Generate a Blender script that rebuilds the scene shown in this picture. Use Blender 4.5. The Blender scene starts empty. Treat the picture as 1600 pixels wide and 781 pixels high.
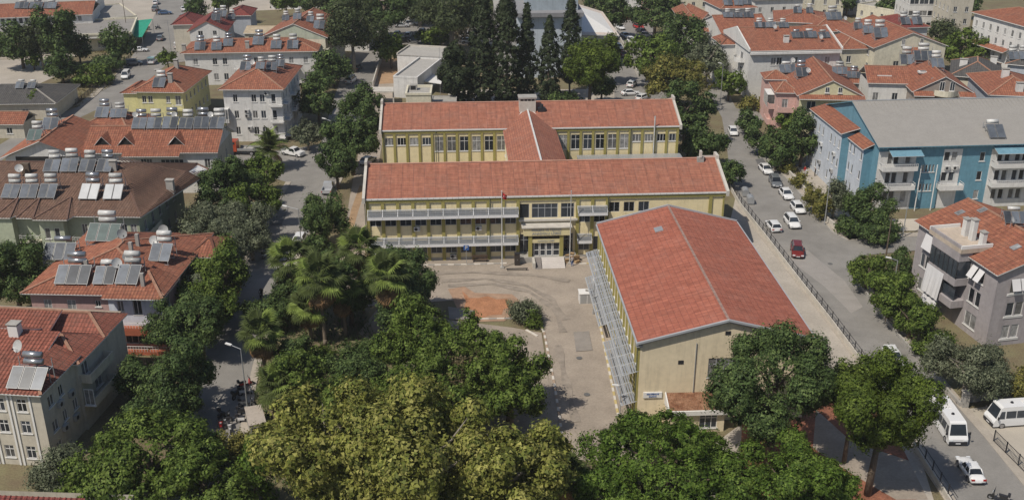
import bpy, math, random
import numpy as np
from mathutils import Vector, Matrix, geometry
random.seed(7)
C = bpy.context.scene.collection
# ------------------------------------------------------------------ camera, world, sun, exposure
F = 1650.0; PITCH = math.radians(23.2); CZ = 65.0
cam_d = bpy.data.cameras.new('camera'); cam = bpy.data.objects.new('camera', cam_d); C.objects.link(cam)
cam_d.sensor_width = 36.0; cam_d.lens = 36.0 * F / 1600.0; cam_d.clip_start = 0.5; cam_d.clip_end = 6000
cam.location = (0, 0, CZ); cam.rotation_euler = (math.pi / 2 - PITCH, 0, 0)
bpy.context.scene.camera = cam
SUN_EL = 54.0
TRAVEL = Vector((0.92, 0.83, 0)).normalized()            # the way sunlight travels over the ground
world = bpy.data.worlds.new('World'); bpy.context.scene.world = world; world.use_nodes = True
wn = world.node_tree; bgn = wn.nodes['Background']; sky = wn.nodes.new('ShaderNodeTexSky')
sky.sky_type = 'NISHITA'; sky.sun_disc = False; sky.sun_elevation = math.radians(SUN_EL)
sky.sun_rotation = math.atan2(-TRAVEL.x, -TRAVEL.y)
wn.links.new(sky.outputs[0], bgn.inputs[0]); bgn.inputs[1].default_value = 0.072
sun_d = bpy.data.lights.new('sun', 'SUN'); sun_d.energy = 3.7; sun_d.angle = math.radians(0.5); sun_d.color = (1.0, 0.925, 0.81)
sun = bpy.data.objects.new('sun', sun_d); C.objects.link(sun)
el = math.radians(SUN_EL)
sun.rotation_euler = Vector((TRAVEL.x * math.cos(el), TRAVEL.y * math.cos(el), -math.sin(el))).to_track_quat('-Z', 'Y').to_euler()
vs = bpy.context.scene.view_settings
vs.view_transform = 'Standard'; vs.look = 'None'; vs.exposure = 0.06; vs.gamma = 1.0
cy = bpy.context.scene.cycles
cy.max_bounces = 5; cy.diffuse_bounces = 2; cy.glossy_bounces = 2; cy.transmission_bounces = 2; cy.transparent_max_bounces = 4

# ------------------------------------------------------------------ where a sight line meets a height
def ray(px, py):
    x = (px - 800) / F; y = (390.5 - py) / F
    return Vector((x, math.cos(PITCH) + y * math.sin(PITCH), -math.sin(PITCH) + y * math.cos(PITCH)))
def P(px, py, z=0.0):
    d = ray(px, py); t = (z - CZ) / d.z
    return Vector((d.x * t, d.y * t, z))
def scale_at(p):                                         # photograph pixels per metre at a point
    return F / (p[1] * math.cos(PITCH) - (p[2] - CZ) * math.sin(PITCH))

# ------------------------------------------------------------------ materials
MATS = {}
def mat(name, col, rough=0.8, var=0.12, scale=0.6, fine=0.0, fscale=14.0, bump=0.0, metal=0.0, spec=0.3, col2=None, coat=0.0, streak=0.0):
    if name in MATS: return MATS[name]
    m = bpy.data.materials.new(name); m.use_nodes = True; nt = m.node_tree; b = nt.nodes['Principled BSDF']
    b.inputs['Roughness'].default_value = rough; b.inputs['Metallic'].default_value = metal
    b.inputs['Specular IOR Level'].default_value = spec
    if coat: b.inputs['Coat Weight'].default_value = coat; b.inputs['Coat Roughness'].default_value = 0.08
    if var or fine or col2:
        tc = nt.nodes.new('ShaderNodeNewGeometry')
        n1 = nt.nodes.new('ShaderNodeTexNoise'); n1.inputs['Scale'].default_value = scale; n1.inputs['Detail'].default_value = 6; n1.inputs['Roughness'].default_value = 0.65
        nt.links.new(tc.outputs['Position'], n1.inputs['Vector'])
        cr = nt.nodes.new('ShaderNodeValToRGB'); cr.color_ramp.elements[0].position = 0.3; cr.color_ramp.elements[1].position = 0.72
        a = [max(0, c * (1 - var)) for c in col[:3]] + [1]; z = [min(1, c * (1 + var)) for c in (col2 or col)[:3]] + [1]
        cr.color_ramp.elements[0].color = a; cr.color_ramp.elements[1].color = z
        nt.links.new(n1.outputs['Fac'], cr.inputs[0]); out = cr.outputs[0]
        if fine:
            n2 = nt.nodes.new('ShaderNodeTexNoise'); n2.inputs['Scale'].default_value = fscale; n2.inputs['Detail'].default_value = 3
            nt.links.new(tc.outputs['Position'], n2.inputs['Vector'])
            mr = nt.nodes.new('ShaderNodeMapRange'); mr.inputs[1].default_value = 0.3; mr.inputs[2].default_value = 0.7
            mr.inputs[3].default_value = 1 - fine; mr.inputs[4].default_value = 1 + fine
            nt.links.new(n2.outputs['Fac'], mr.inputs[0])
            mx = nt.nodes.new('ShaderNodeMix'); mx.data_type = 'RGBA'; mx.blend_type = 'MULTIPLY'; mx.inputs[0].default_value = 1
            cb = nt.nodes.new('ShaderNodeCombineColor')
            for i in range(3): nt.links.new(mr.outputs[0], cb.inputs[i])
            nt.links.new(out, mx.inputs[6]); nt.links.new(cb.outputs[0], mx.inputs[7]); out = mx.outputs[2]
            if bump:
                bp = nt.nodes.new('ShaderNodeBump'); bp.inputs['Strength'].default_value = bump; bp.inputs['Distance'].default_value = 0.05
                nt.links.new(n2.outputs['Fac'], bp.inputs['Height']); nt.links.new(bp.outputs[0], b.inputs['Normal'])
        if streak:                                       # rain streaks running down the wall
            mp = nt.nodes.new('ShaderNodeMapping'); mp.inputs['Scale'].default_value = (1.1, 1.1, 0.09); nt.links.new(tc.outputs['Position'], mp.inputs[0])
            n3 = nt.nodes.new('ShaderNodeTexNoise'); n3.inputs['Scale'].default_value = 1.6; n3.inputs['Detail'].default_value = 6; n3.inputs['Roughness'].default_value = 0.7; nt.links.new(mp.outputs[0], n3.inputs['Vector'])
            m3 = nt.nodes.new('ShaderNodeMapRange'); m3.inputs[1].default_value = 0.5; m3.inputs[2].default_value = 0.75; m3.inputs[3].default_value = 1.0; m3.inputs[4].default_value = 1 - streak; nt.links.new(n3.outputs['Fac'], m3.inputs[0])
            v3 = nt.nodes.new('ShaderNodeVectorMath'); v3.operation = 'SCALE'; nt.links.new(out, v3.inputs[0]); nt.links.new(m3.outputs[0], v3.inputs['Scale']); out = v3.outputs[0]
        nt.links.new(out, b.inputs['Base Color'])
    else:
        b.inputs['Base Color'].default_value = (*col[:3], 1)
    MATS[name] = m; return m

def tile_mat(name, c1, c2, cm, tw=0.5, th=0.8, patch=0.35, stain=(0.16, 0.13, 0.11), rough=0.75):
    """roof tiles laid by the UV map (metres along the eave, metres up the slope)"""
    if name in MATS: return MATS[name]
    m = bpy.data.materials.new(name); m.use_nodes = True; nt = m.node_tree; b = nt.nodes['Principled BSDF']
    b.inputs['Roughness'].default_value = rough; b.inputs['Specular IOR Level'].default_value = 0.25
    uv = nt.nodes.new('ShaderNodeUVMap')
    br = nt.nodes.new('ShaderNodeTexBrick'); br.offset = 0.0; br.inputs['Scale'].default_value = 1.0
    br.inputs['Brick Width'].default_value = tw; br.inputs['Row Height'].default_value = th
    br.inputs['Mortar Size'].default_value = 0.05; br.inputs['Mortar Smooth'].default_value = 0.6; br.inputs['Bias'].default_value = 0.0
    br.inputs['Color1'].default_value = (*c1, 1); br.inputs['Color2'].default_value = (*c2, 1); br.inputs['Mortar'].default_value = (*cm, 1)
    nt.links.new(uv.outputs[0], br.inputs['Vector'])
    g = nt.nodes.new('ShaderNodeNewGeometry')
    n = nt.nodes.new('ShaderNodeTexNoise'); n.inputs['Scale'].default_value = 0.33; n.inputs['Detail'].default_value = 8; n.inputs['Roughness'].default_value = 0.7
    nt.links.new(g.outputs['Position'], n.inputs['Vector'])
    cr = nt.nodes.new('ShaderNodeValToRGB'); cr.color_ramp.elements[0].position = 0.48; cr.color_ramp.elements[1].position = 0.78
    cr.color_ramp.elements[0].color = (0, 0, 0, 1); cr.color_ramp.elements[1].color = (patch, patch, patch, 1)
    nt.links.new(n.outputs['Fac'], cr.inputs[0])
    mx = nt.nodes.new('ShaderNodeMix'); mx.data_type = 'RGBA'; mx.inputs[7].default_value = (*stain, 1)
    nt.links.new(cr.outputs[0], mx.inputs[0]); nt.links.new(br.outputs['Color'], mx.inputs[6])
    n2 = nt.nodes.new('ShaderNodeTexNoise'); n2.inputs['Scale'].default_value = 1.7; n2.inputs['Detail'].default_value = 4
    nt.links.new(g.outputs['Position'], n2.inputs['Vector'])
    mr = nt.nodes.new('ShaderNodeMapRange'); mr.inputs[1].default_value = 0.25; mr.inputs[2].default_value = 0.75; mr.inputs[3].default_value = 0.84; mr.inputs[4].default_value = 1.17
    nt.links.new(n2.outputs['Fac'], mr.inputs[0])
    vm = nt.nodes.new('ShaderNodeVectorMath'); vm.operation = 'SCALE'
    nt.links.new(mx.outputs[2], vm.inputs[0]); nt.links.new(mr.outputs[0], vm.inputs['Scale'])
    mp = nt.nodes.new('ShaderNodeMapping'); mp.inputs['Scale'].default_value = (1.3, 0.12, 1); nt.links.new(uv.outputs[0], mp.inputs[0])
    n3 = nt.nodes.new('ShaderNodeTexNoise'); n3.inputs['Scale'].default_value = 1.5; n3.inputs['Detail'].default_value = 7; n3.inputs['Roughness'].default_value = 0.75; nt.links.new(mp.outputs[0], n3.inputs['Vector'])
    m3 = nt.nodes.new('ShaderNodeMapRange'); m3.inputs[1].default_value = 0.35; m3.inputs[2].default_value = 0.7; m3.inputs[3].default_value = 1.16; m3.inputs[4].default_value = 0.7; nt.links.new(n3.outputs['Fac'], m3.inputs[0])
    v3 = nt.nodes.new('ShaderNodeVectorMath'); v3.operation = 'SCALE'; nt.links.new(vm.outputs[0], v3.inputs[0]); nt.links.new(m3.outputs[0], v3.inputs['Scale'])
    nt.links.new(v3.outputs[0], b.inputs['Base Color'])
    bp = nt.nodes.new('ShaderNodeBump'); bp.inputs['Strength'].default_value = 0.5; bp.inputs['Distance'].default_value = 0.06
    inv = nt.nodes.new('ShaderNodeMath'); inv.operation = 'SUBTRACT'; inv.inputs[0].default_value = 1
    nt.links.new(br.outputs['Fac'], inv.inputs[1]); nt.links.new(inv.outputs[0], bp.inputs['Height']); nt.links.new(bp.outputs[0], b.inputs['Normal'])
    MATS[name] = m; return m

def leaf_mat(name, col, trans=0.25, rough=0.55, var=0.35):
    if name in MATS: return MATS[name]
    m = bpy.data.materials.new(name); m.use_nodes = True; nt = m.node_tree; b = nt.nodes['Principled BSDF']
    b.inputs['Roughness'].default_value = rough; b.inputs['Specular IOR Level'].default_value = 0.12
    g = nt.nodes.new('ShaderNodeNewGeometry')
    n = nt.nodes.new('ShaderNodeTexNoise'); n.inputs['Scale'].default_value = 0.9; n.inputs['Detail'].default_value = 4
    nt.links.new(g.outputs['Position'], n.inputs['Vector'])
    cr = nt.nodes.new('ShaderNodeValToRGB'); cr.color_ramp.elements[0].position = 0.3; cr.color_ramp.elements[1].position = 0.7
    cr.color_ramp.elements[0].color = [c * (1 - var) for c in col] + [1]; cr.color_ramp.elements[1].color = [c * (1 + var) for c in col] + [1]
    ad = nt.nodes.new('ShaderNodeMath'); ad.operation = 'MULTIPLY_ADD'; ad.inputs[1].default_value = 0.35; 
    nt.links.new(g.outputs['Random Per Island'], ad.inputs[0]); 
    sb = nt.nodes.new('ShaderNodeMath'); sb.operation = 'SUBTRACT'; sb.inputs[1].default_value = 0.17
    nt.links.new(n.outputs['Fac'], sb.inputs[0]); nt.links.new(sb.outputs[0], ad.inputs[2])
    nt.links.new(ad.outputs[0], cr.inputs[0]); nt.links.new(cr.outputs[0], b.inputs['Base Color'])
    if trans:
        t = nt.nodes.new('ShaderNodeBsdfTranslucent'); mxs = nt.nodes.new('ShaderNodeMixShader'); mxs.inputs[0].default_value = trans
        nt.links.new(cr.outputs[0], t.inputs['Color']); nt.links.new(b.outputs[0], mxs.inputs[1]); nt.links.new(t.outputs[0], mxs.inputs[2])
        nt.links.new(mxs.outputs[0], nt.nodes['Material Output'].inputs[0])
    MATS[name] = m; return m

M_WHITE = mat('white_render', (0.66, 0.65, 0.63), var=0.08, streak=.25, fine=0.05, fscale=2.0)
M_TRIM = mat('white_trim', (0.72, 0.71, 0.69), rough=0.5, var=0.05)
M_CREAM = mat('cream_render', (0.78, 0.67, 0.42), var=0.07, streak=.2, fine=0.05, fscale=1.5)
M_OLIVE = mat('olive_paint', (0.33, 0.29, 0.095), var=0.12)
M_GLASS = mat('dark_glass', (0.018, 0.022, 0.028), rough=0.12, var=0.3, scale=0.7, spec=0.5)
M_CURT = mat('curtained_glass', (0.16, 0.16, 0.16), rough=0.2, var=0.5, scale=1.6, spec=0.5)
M_CONC = mat('concrete', (0.36, 0.345, 0.32), var=0.18, scale=0.8, fine=0.1)
M_DARK = mat('dark_metal', (0.03, 0.03, 0.035), rough=0.45, var=0.1)
M_GALV = mat('galvanised', (0.42, 0.43, 0.44), rough=0.4, var=0.1, metal=0.4)
M_TANK = mat('tank_white', (0.5, 0.5, 0.49), rough=0.35, var=0.2, scale=1.5, spec=0.4)
M_TANKG = mat('tank_steel', (0.42, 0.43, 0.45), rough=0.3, var=0.1, metal=0.7)
M_PANEL = mat('collector_glass', (0.075, 0.085, 0.10), rough=0.22, var=0.3, scale=0.9, spec=0.6)
def vary(m, lo, hi):
    nt = m.node_tree; b = nt.nodes['Principled BSDF']; l = b.inputs['Base Color'].links[0]; src = l.from_socket
    oi = nt.nodes.new('ShaderNodeObjectInfo'); mr = nt.nodes.new('ShaderNodeMapRange'); mr.inputs[3].default_value = lo; mr.inputs[4].default_value = hi
    v = nt.nodes.new('ShaderNodeVectorMath'); v.operation = 'SCALE'; nt.links.new(oi.outputs['Random'], mr.inputs[0]); nt.links.new(src, v.inputs[0]); nt.links.new(mr.outputs[0], v.inputs['Scale']); nt.links.new(v.outputs[0], b.inputs['Base Color'])
vary(M_PANEL, .6, 1.9); vary(M_TANK, .72, 1.22); vary(M_GLASS, .5, 2.6); vary(M_CURT, .5, 2.0)
M_PANELG = mat('collector_green', (0.07, 0.105, 0.10), rough=0.25, var=0.25, scale=0.9, spec=0.6)
M_PANELL = mat('collector_pale', (0.50, 0.51, 0.52), rough=0.3, var=0.12, spec=0.5)
M_RUST = mat('rusty_sheet', (0.20, 0.075, 0.035), var=0.3, scale=1.2, fine=0.3, fscale=5, col2=(0.27, 0.16, 0.10))
M_BARK = mat('bark', (0.13, 0.10, 0.075), var=0.3, scale=3, fine=0.2)
M_BARKG = mat('grey_bark', (0.24, 0.215, 0.18), var=0.25, scale=3, fine=0.2)
M_SHADE = mat('opening_shade', (0.02, 0.02, 0.02), var=0)  # near-black colour standing in for the shade inside openings
T_SCHOOL = tile_mat('school_tile', (0.375, 0.155, 0.098), (0.31, 0.12, 0.078), (0.23, 0.10, 0.075), 1.7, 0.42, 0.5, (0.25, 0.15, 0.12))
T_HALL = tile_mat('hall_tile', (0.385, 0.135, 0.088), (0.33, 0.11, 0.072), (0.28, 0.095, 0.068), 0.6, 0.7, 0.6, (0.36, 0.17, 0.13))
T_ORANGE = tile_mat('orange_tile', (0.36, 0.145, 0.085), (0.26, 0.095, 0.06), (0.15, 0.065, 0.045), 0.42, 0.6, 0.5, (0.19, 0.12, 0.09))
T_RED = tile_mat('red_tile', (0.33, 0.115, 0.08), (0.24, 0.085, 0.06), (0.13, 0.055, 0.04), 0.42, 0.6, 0.6, (0.15, 0.1, 0.08))
T_BROWN = tile_mat('brown_tile', (0.215, 0.128, 0.09), (0.16, 0.095, 0.068), (0.085, 0.05, 0.04), 0.42, 0.6, 0.4, (0.12, 0.1, 0.08))
T_MAROON = tile_mat('maroon_tile', (0.24, 0.06, 0.05), (0.19, 0.05, 0.04), (0.1, 0.03, 0.03), 0.42, 0.6, 0.4, (0.12, 0.08, 0.07))
T_GREY = tile_mat('grey_tile', (0.11, 0.105, 0.1), (0.09, 0.085, 0.085), (0.05, 0.05, 0.05), 0.42, 0.6, 0.4, (0.14, 0.13, 0.11))
T_SHEET = mat('grey_sheet_roof', (0.30, 0.285, 0.265), rough=0.6, var=0.06, fine=0.05, fscale=3)

# ------------------------------------------------------------------ mesh helpers
class MB:
    def __init__(s): s.V = []; s.F = []; s.M = []; s.UV = []; s.mats = []
    def mi(s, m):
        if m not in s.mats: s.mats.append(m)
        return s.mats.index(m)
    def face(s, pts, m, uv=None):
        k = len(s.V); s.V += [tuple(p) for p in pts]; s.F.append(tuple(range(k, k + len(pts)))); s.M.append(s.mi(m))
        s.UV.append(uv)
    def box(s, x0, x1, y0, y1, z0, z1, m, T=None):
        c = [Vector(p) for p in ((x0,y0,z0),(x1,y0,z0),(x1,y1,z0),(x0,y1,z0),(x0,y0,z1),(x1,y0,z1),(x1,y1,z1),(x0,y1,z1))]
        if T is not None: c = [T @ p for p in c]
        k = len(s.V); s.V += [tuple(p) for p in c]; i = s.mi(m)
        for f in ((3,2,1,0),(4,5,6,7),(0,1,5,4),(1,2,6,5),(2,3,7,6),(3,0,4,7)):
            s.F.append(tuple(k + j for j in f)); s.M.append(i); s.UV.append(None)
    def bar(s, p, q, w, h, m):                           # a square bar between two points
        p = Vector(p); q = Vector(q); d = q - p; L = d.length
        if L < 1e-6: return
        T = Matrix.Translation(p) @ d.to_track_quat('X', 'Z').to_matrix().to_4x4()
        s.box(0, L, -w / 2, w / 2, -h / 2, h / 2, m, T)
    def tube(s, p, q, r0, r1, m, n=8, caps=True):
        p = Vector(p); q = Vector(q); d = q - p
        if d.length < 1e-6: return
        R = d.to_track_quat('Z', 'Y').to_matrix(); k = len(s.V); i = s.mi(m)
        for c, r in ((p, r0), (q, r1)):
            for a in range(n):
                t = 2 * math.pi * a / n; s.V.append(tuple(c + R @ Vector((math.cos(t) * r, math.sin(t) * r, 0))))
        for a in range(n):
            b = (a + 1) % n; s.F.append((k + a, k + b, k + n + b, k + n + a)); s.M.append(i); s.UV.append(None)
        if caps:
            s.F.append(tuple(k + a for a in reversed(range(n)))); s.M.append(i); s.UV.append(None)
            s.F.append(tuple(k + n + a for a in range(n))); s.M.append(i); s.UV.append(None)
    def prism(s, poly, axis_from, axis_to, m):           # poly: 3D ring, swept by a vector
        d = Vector(axis_to) - Vector(axis_from); a = [Vector(p) for p in poly]; b = [p + d for p in a]
        s.face(a[::-1], m); s.face(b, m)
        n = len(a)
        for i in range(n): j = (i + 1) % n; s.face((a[i], a[j], b[j], b[i]), m)
    def mesh(s, name, smooth=False):
        me = bpy.data.meshes.new(name); me.from_pydata(s.V, [], s.F)
        for m in s.mats: me.materials.append(m)
        me.polygons.foreach_set('material_index', s.M)
        if smooth: me.polygons.foreach_set('use_smooth', [True] * len(s.F))
        if any(u is not None for u in s.UV):
            uvl = me.uv_layers.new(name='UVMap'); data = []
            for f, u in zip(s.F, s.UV):
                for i in range(len(f)): data += list(u[i]) if u is not None else [0, 0]
            uvl.data.foreach_set('uv', data)
        me.update(); return me

def link(name, data, parent=None, loc=(0, 0, 0), rz=0.0, sc=None):
    o = bpy.data.objects.new(name, data); C.objects.link(o); o.location = loc; o.rotation_euler = (0, 0, rz)
    if sc: o.scale = sc
    if parent is not None: o.parent = parent
    return o
def tag(o, label, cat, group=None):
    o['label'] = label; o['category'] = cat
    if group: o['group'] = group
    return o
def thing(name, label, cat, loc=(0, 0, 0), rz=0.0, group=None):
    return tag(link(name, None, None, loc, rz), label, cat, group)
def struct(name, data):
    o = link(name, data); o['kind'] = 'structure'; return o
def copy_tree(o, loc, rz, label, scale=None):
    r = o.copy(); C.objects.link(r); r.location = loc; r.rotation_euler = (0, 0, rz); r['label'] = label
    if scale: r.scale = (scale,) * 3
    for ch in KIDS(o):
        c = ch.copy(); C.objects.link(c); c.parent = r
        for g in KIDS(ch):
            e = g.copy(); C.objects.link(e); e.parent = c
    return r
_kc = {}
def KIDS(o):                                             # children, read once per source
    if o.name not in _kc: _kc[o.name] = list(o.children)
    return _kc[o.name]

# every roof plane is remembered so that tanks, dishes and chimneys can be stood on it
ROOFS = []
def hit(px, py, zmin=0.5):
    d = ray(px, py); o = Vector((0, 0, CZ)); best = None
    for tri in ROOFS:
        h = geometry.intersect_ray_tri(tri[0], tri[1], tri[2], d, o, True)
        if h and h.z > zmin and (best is None or h.y < best.y): best = h
    return best
# ------------------------------------------------------------------ roofs
def slope_frame(poly):
    n = Vector((0, 0, 0)); a = [Vector(p) for p in poly]
    for i in range(len(a)):
        p, q = a[i], a[(i + 1) % len(a)]
        n += Vector(((p.y - q.y) * (p.z + q.z), (p.z - q.z) * (p.x + q.x), (p.x - q.x) * (p.y + q.y)))
    n.normalize()
    if n.z < 0: n = -n
    dn = Vector((n.x, n.y, 0))
    if dn.length < 1e-3: dn = Vector((0, -1, 0))
    dn.normalize(); u = Vector((-dn.y, dn.x, 0)); up = n.cross(u); 
    if up.z < 0: up = -up
    return n, u, up
def roof_face(mb, poly, m, th=0.14, side=None, ribs=0.0, ribm=None, root=None, ribh=0.05):
    poly = [Vector(p) for p in poly]; n, u, up = slope_frame(poly); o = poly[0]
    x = sum(((poly[i].x * poly[(i + 1) % len(poly)].y) - (poly[(i + 1) % len(poly)].x * poly[i].y)) for i in range(len(poly)))
    if x < 0: poly = poly[::-1]
    uv = [((p - o).dot(u) + 100.0, (p - o).dot(up) + 100.0) for p in poly]
    mb.face(poly, m, uv)
    low = [p - Vector((0, 0, th)) for p in poly]; side = side or M_TRIM
    mb.face(low[::-1], side)
    for i in range(len(poly)):
        j = (i + 1) % len(poly); mb.face((low[i], low[j], poly[j], poly[i]), side)
    if root is not None:
        W = Matrix.Translation(root.location) @ Matrix.Rotation(root.rotation_euler.z, 4, 'Z'); w = [W @ p for p in poly]
        for i in range(1, len(w) - 1): ROOFS.append((w[0], w[i], w[i + 1]))
    if ribs:
        q = [((p - o).dot(u), (p - o).dot(up)) for p in poly]
        lo = min(a for a, b in q); hi = max(a for a, b in q); s = math.ceil(lo / ribs) * ribs + 0.01; k = mb.mi(ribm or m)
        while s < hi - 0.05:
            c = []
            for i in range(len(q)):
                (a0, b0), (a1, b1) = q[i], q[(i + 1) % len(q)]
                if (a0 - s) * (a1 - s) < 0: c.append(b0 + (b1 - b0) * (s - a0) / (a1 - a0))
            c.sort()
            for i in range(0, len(c) - 1, 2):
                if c[i + 1] - c[i] < 0.3: continue
                v0 = len(mb.V); rw = ribs * 0.24
                for b in (c[i] - 0.03, c[i + 1]):
                    for off, hh in ((-rw, 0.0), (0, ribh), (rw, 0.0)):
                        mb.V.append(tuple(o + u * (s + off) + up * b + n * hh))
                for f in ((v0, v0 + 1, v0 + 4, v0 + 3), (v0 + 1, v0 + 2, v0 + 5, v0 + 4), (v0, v0 + 2, v0 + 1)):
                    mb.F.append(f); mb.M.append(k)
                    mb.UV.append([((Vector(mb.V[t]) - o).dot(u) + 100, (Vector(mb.V[t]) - o).dot(up) + 100) for t in f])
            s += ribs
def ridge(mb, p, q, m, w=0.32, h=0.14):
    p = Vector(p); q = Vector(q); mb.bar(p + Vector((0, 0, 0.03)), q + Vector((0, 0, 0.03)), w, h, m)

# ------------------------------------------------------------------ walls with real openings
def wall(mb, p0, p1, z0, z1, m, holes=(), dep=0.16, top=None):
    """top: optional list of (s, z) points, a gable above z1"""
    p0 = Vector((*p0[:2], 0)); p1 = Vector((*p1[:2], 0)); d = p1 - p0; L = d.length; d.normalize(); inn = Vector((-d.y, d.x, 0))
    pt = lambda s, z, e=0.0: p0 + d * s + inn * e + Vector((0, 0, z))
    holes = [h for h in holes if h[0] > 0.02 and h[2] < L - 0.02 and h[1] >= z0 and h[3] <= z1]
    S = sorted({0.0, L} | {round(h[0], 3) for h in holes} | {round(h[2], 3) for h in holes})
    Z = sorted({z0, z1} | {round(h[1], 3) for h in holes} | {round(h[3], 3) for h in holes})
    for a in range(len(Z) - 1):
        run = None
        for i in range(len(S) - 1):
            cs, cz = (S[i] + S[i + 1]) / 2, (Z[a] + Z[a + 1]) / 2
            open_ = any(h[0] < cs < h[2] and h[1] < cz < h[3] for h in holes)
            if not open_ and run is None: run = S[i]
            if (open_ or i == len(S) - 2) and run is not None:
                e = S[i] if open_ else S[i + 1]
                mb.face((pt(run, Z[a]), pt(e, Z[a]), pt(e, Z[a + 1]), pt(run, Z[a + 1])), m); run = None
    for s0, h0, s1, h1 in [h[:4] for h in holes]:
        mb.face((pt(s0, h0), pt(s1, h0), pt(s1, h0, dep), pt(s0, h0, dep)), m)
        mb.face((pt(s0, h1, dep), pt(s1, h1, dep), pt(s1, h1), pt(s0, h1)), m)
        mb.face((pt(s0, h0, dep), pt(s0, h1, dep), pt(s0, h1), pt(s0, h0)), m)
        mb.face((pt(s1, h0), pt(s1, h1), pt(s1, h1, dep), pt(s1, h0, dep)), m)
    if top: mb.face([pt(s, z) for s, z in top], m)

_wm = {}
def win_mesh(w, h, cols, rows, fm, sill):
    k = (round(w, 2), round(h, 2), cols, rows, fm.name, sill)
    if k not in _wm:
        mb = MB(); t = 0.07 if w > 0.7 else 0.05; y0, y1 = 0.05, 0.12
        mb.box(0, w, y0, y1, 0, t, fm); mb.box(0, w, y0, y1, h - t, h, fm)
        mb.box(0, t, y0, y1, t, h - t, fm); mb.box(w - t, w, y0, y1, t, h - t, fm)
        for i in range(1, cols): x = w * i / cols; mb.box(x - t / 2, x + t / 2, y0 + .003, y1 - .003, t, h - t, fm)
        for i in range(1, rows): z = h * (i / rows if rows != 2 else 0.68); mb.box(t, w - t, y0 + .006, y1 - .006, z - t / 2, z + t / 2, fm)
        if sill: mb.box(-0.12, w + 0.12, -0.1, 0.05, -0.1, 0.0, M_TRIM)
        _wm[k] = mb.mesh('window')
    return _wm[k]
_pm = {}
def pane_mesh(w, h, m):
    k = (round(w, 2), round(h, 2), m.name)
    if k not in _pm:
        mb = MB(); mb.box(0.02, w - 0.02, 0.085, 0.10, 0.02, h - 0.02, m); _pm[k] = mb.mesh('pane')
    return _pm[k]
def window(root, p0, p1, s0, z0, s1, z1, cols=2, rows=1, fm=None, sill=True, glass=None, name='window'):
    fm = fm or M_TRIM
    a = Vector((*p0[:2], 0)); d = (Vector((*p1[:2], 0)) - a).normalized()
    loc = a + d * s0 + Vector((0, 0, z0)); rz = math.atan2(d.y, d.x)
    o = link(name, win_mesh(s1 - s0, z1 - z0, cols, rows, fm, sill), root, loc, rz)
    g = glass or (M_CURT if random.random() < 0.35 else M_GLASS)
    link('pane', pane_mesh(s1 - s0, z1 - z0, g), o); return o

def grid(L, floors, fracs, w=1.0, h=1.3, sill=1.0, z0=0.0, fh=3.0):
    out = []
    for f in floors:
        for fr in fracs:
            c = L * fr; out.append((round(c - w / 2, 3), round(z0 + f * fh + sill, 3), round(c + w / 2, 3), round(z0 + f * fh + sill + h, 3)))
    return out

def balcony(root, p0, p1, s0, s1, z, dep=1.3, m=None, rail='solid', h=0.95, rm=None):
    """a slab on a wall with a parapet or railing in front of it"""
    m = m or M_WHITE; a = Vector((*p0[:2], 0)); d = (Vector((*p1[:2], 0)) - a).normalized(); rz = math.atan2(d.y, d.x)
    loc = a + d * s0 + Vector((0, 0, z)); w = s1 - s0; mb = MB()
    mb.box(0, w, -dep, -0.004, -0.18, 0, m)
    if rail == 'solid':
        mb.box(0, w, -dep, -dep + 0.12, 0.002, h, m); mb.box(0, 0.12, -dep + 0.122, -0.01, 0.002, h, m); mb.box(w - 0.12, w, -dep + 0.122, -0.01, 0.002, h, m)
    else: mb.box(0, w, -dep, -dep + 0.08, 0.002, 0.22, m)
    b = link('balcony', mb.mesh('balcony'), root, loc, rz)
    if rail != 'solid' or h < 0.8:
        r = MB(); rm = rm or M_TRIM; z0 = 0.22 if rail != 'solid' else h; n = max(3, int(w / 0.35))
        for y0, y1 in ((-dep, -dep),):
            r.bar((0, -dep + .04, 1.0), (w, -dep + .04, 1.0), 0.06, 0.05, rm); r.bar((0, -dep + .04, 0.65), (w, -dep + .04, 0.65), 0.03, 0.03, rm)
        for i in range(n + 1): r.bar((w * i / n, -dep + .04, z0), (w * i / n, -dep + .04, 1.0), 0.035, 0.035, rm)
        for x in (0.02, w - 0.02):
            r.bar((x, -dep, 1.0), (x, 0, 1.0), 0.05, 0.05, rm); r.bar((x, -dep, 0.6), (x, 0, 0.6), 0.03, 0.03, rm)
        link('railing', r.mesh('railing'), b)
    return b
_ac = []
def aircon(root, p0, p1, s, z):
    if not _ac:
        mb = MB(); mb.box(0, 0.95, -0.38, -0.02, 0, 0.65, M_TANK)
        mb.tube((0.34, -0.385, 0.32), (0.34, -0.40, 0.32), 0.25, 0.25, M_DARK, 12); mb.box(0.75, 0.9, -0.395, -0.381, 0.1, 0.55, M_GALV)
        mb.bar((0.1, -0.3, -0.05), (0.1, 0, -0.05), 0.04, 0.04, M_GALV); mb.bar((0.8, -0.3, -0.05), (0.8, 0, -0.05), 0.04, 0.04, M_GALV)
        _ac.append(mb.mesh('air_conditioner'))
    a = Vector((*p0[:2], 0)); d = (Vector((*p1[:2], 0)) - a).normalized()
    return link('air_conditioner', _ac[0], root, a + d * s + Vector((0, 0, z)), math.atan2(d.y, d.x))

def frame_px(A, B, C_, z):
    """corner, width, angle and depth of a rectangle from three eave corners seen in the photograph"""
    a, b, c = P(*A, z), P(*B, z), P(*C_, z)
    u = (b - a); w = u.length; u.normalize(); v = Vector((-u.y, u.x, 0))
    return a, w, math.atan2(u.y, u.x), (c - a).dot(v)

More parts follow.
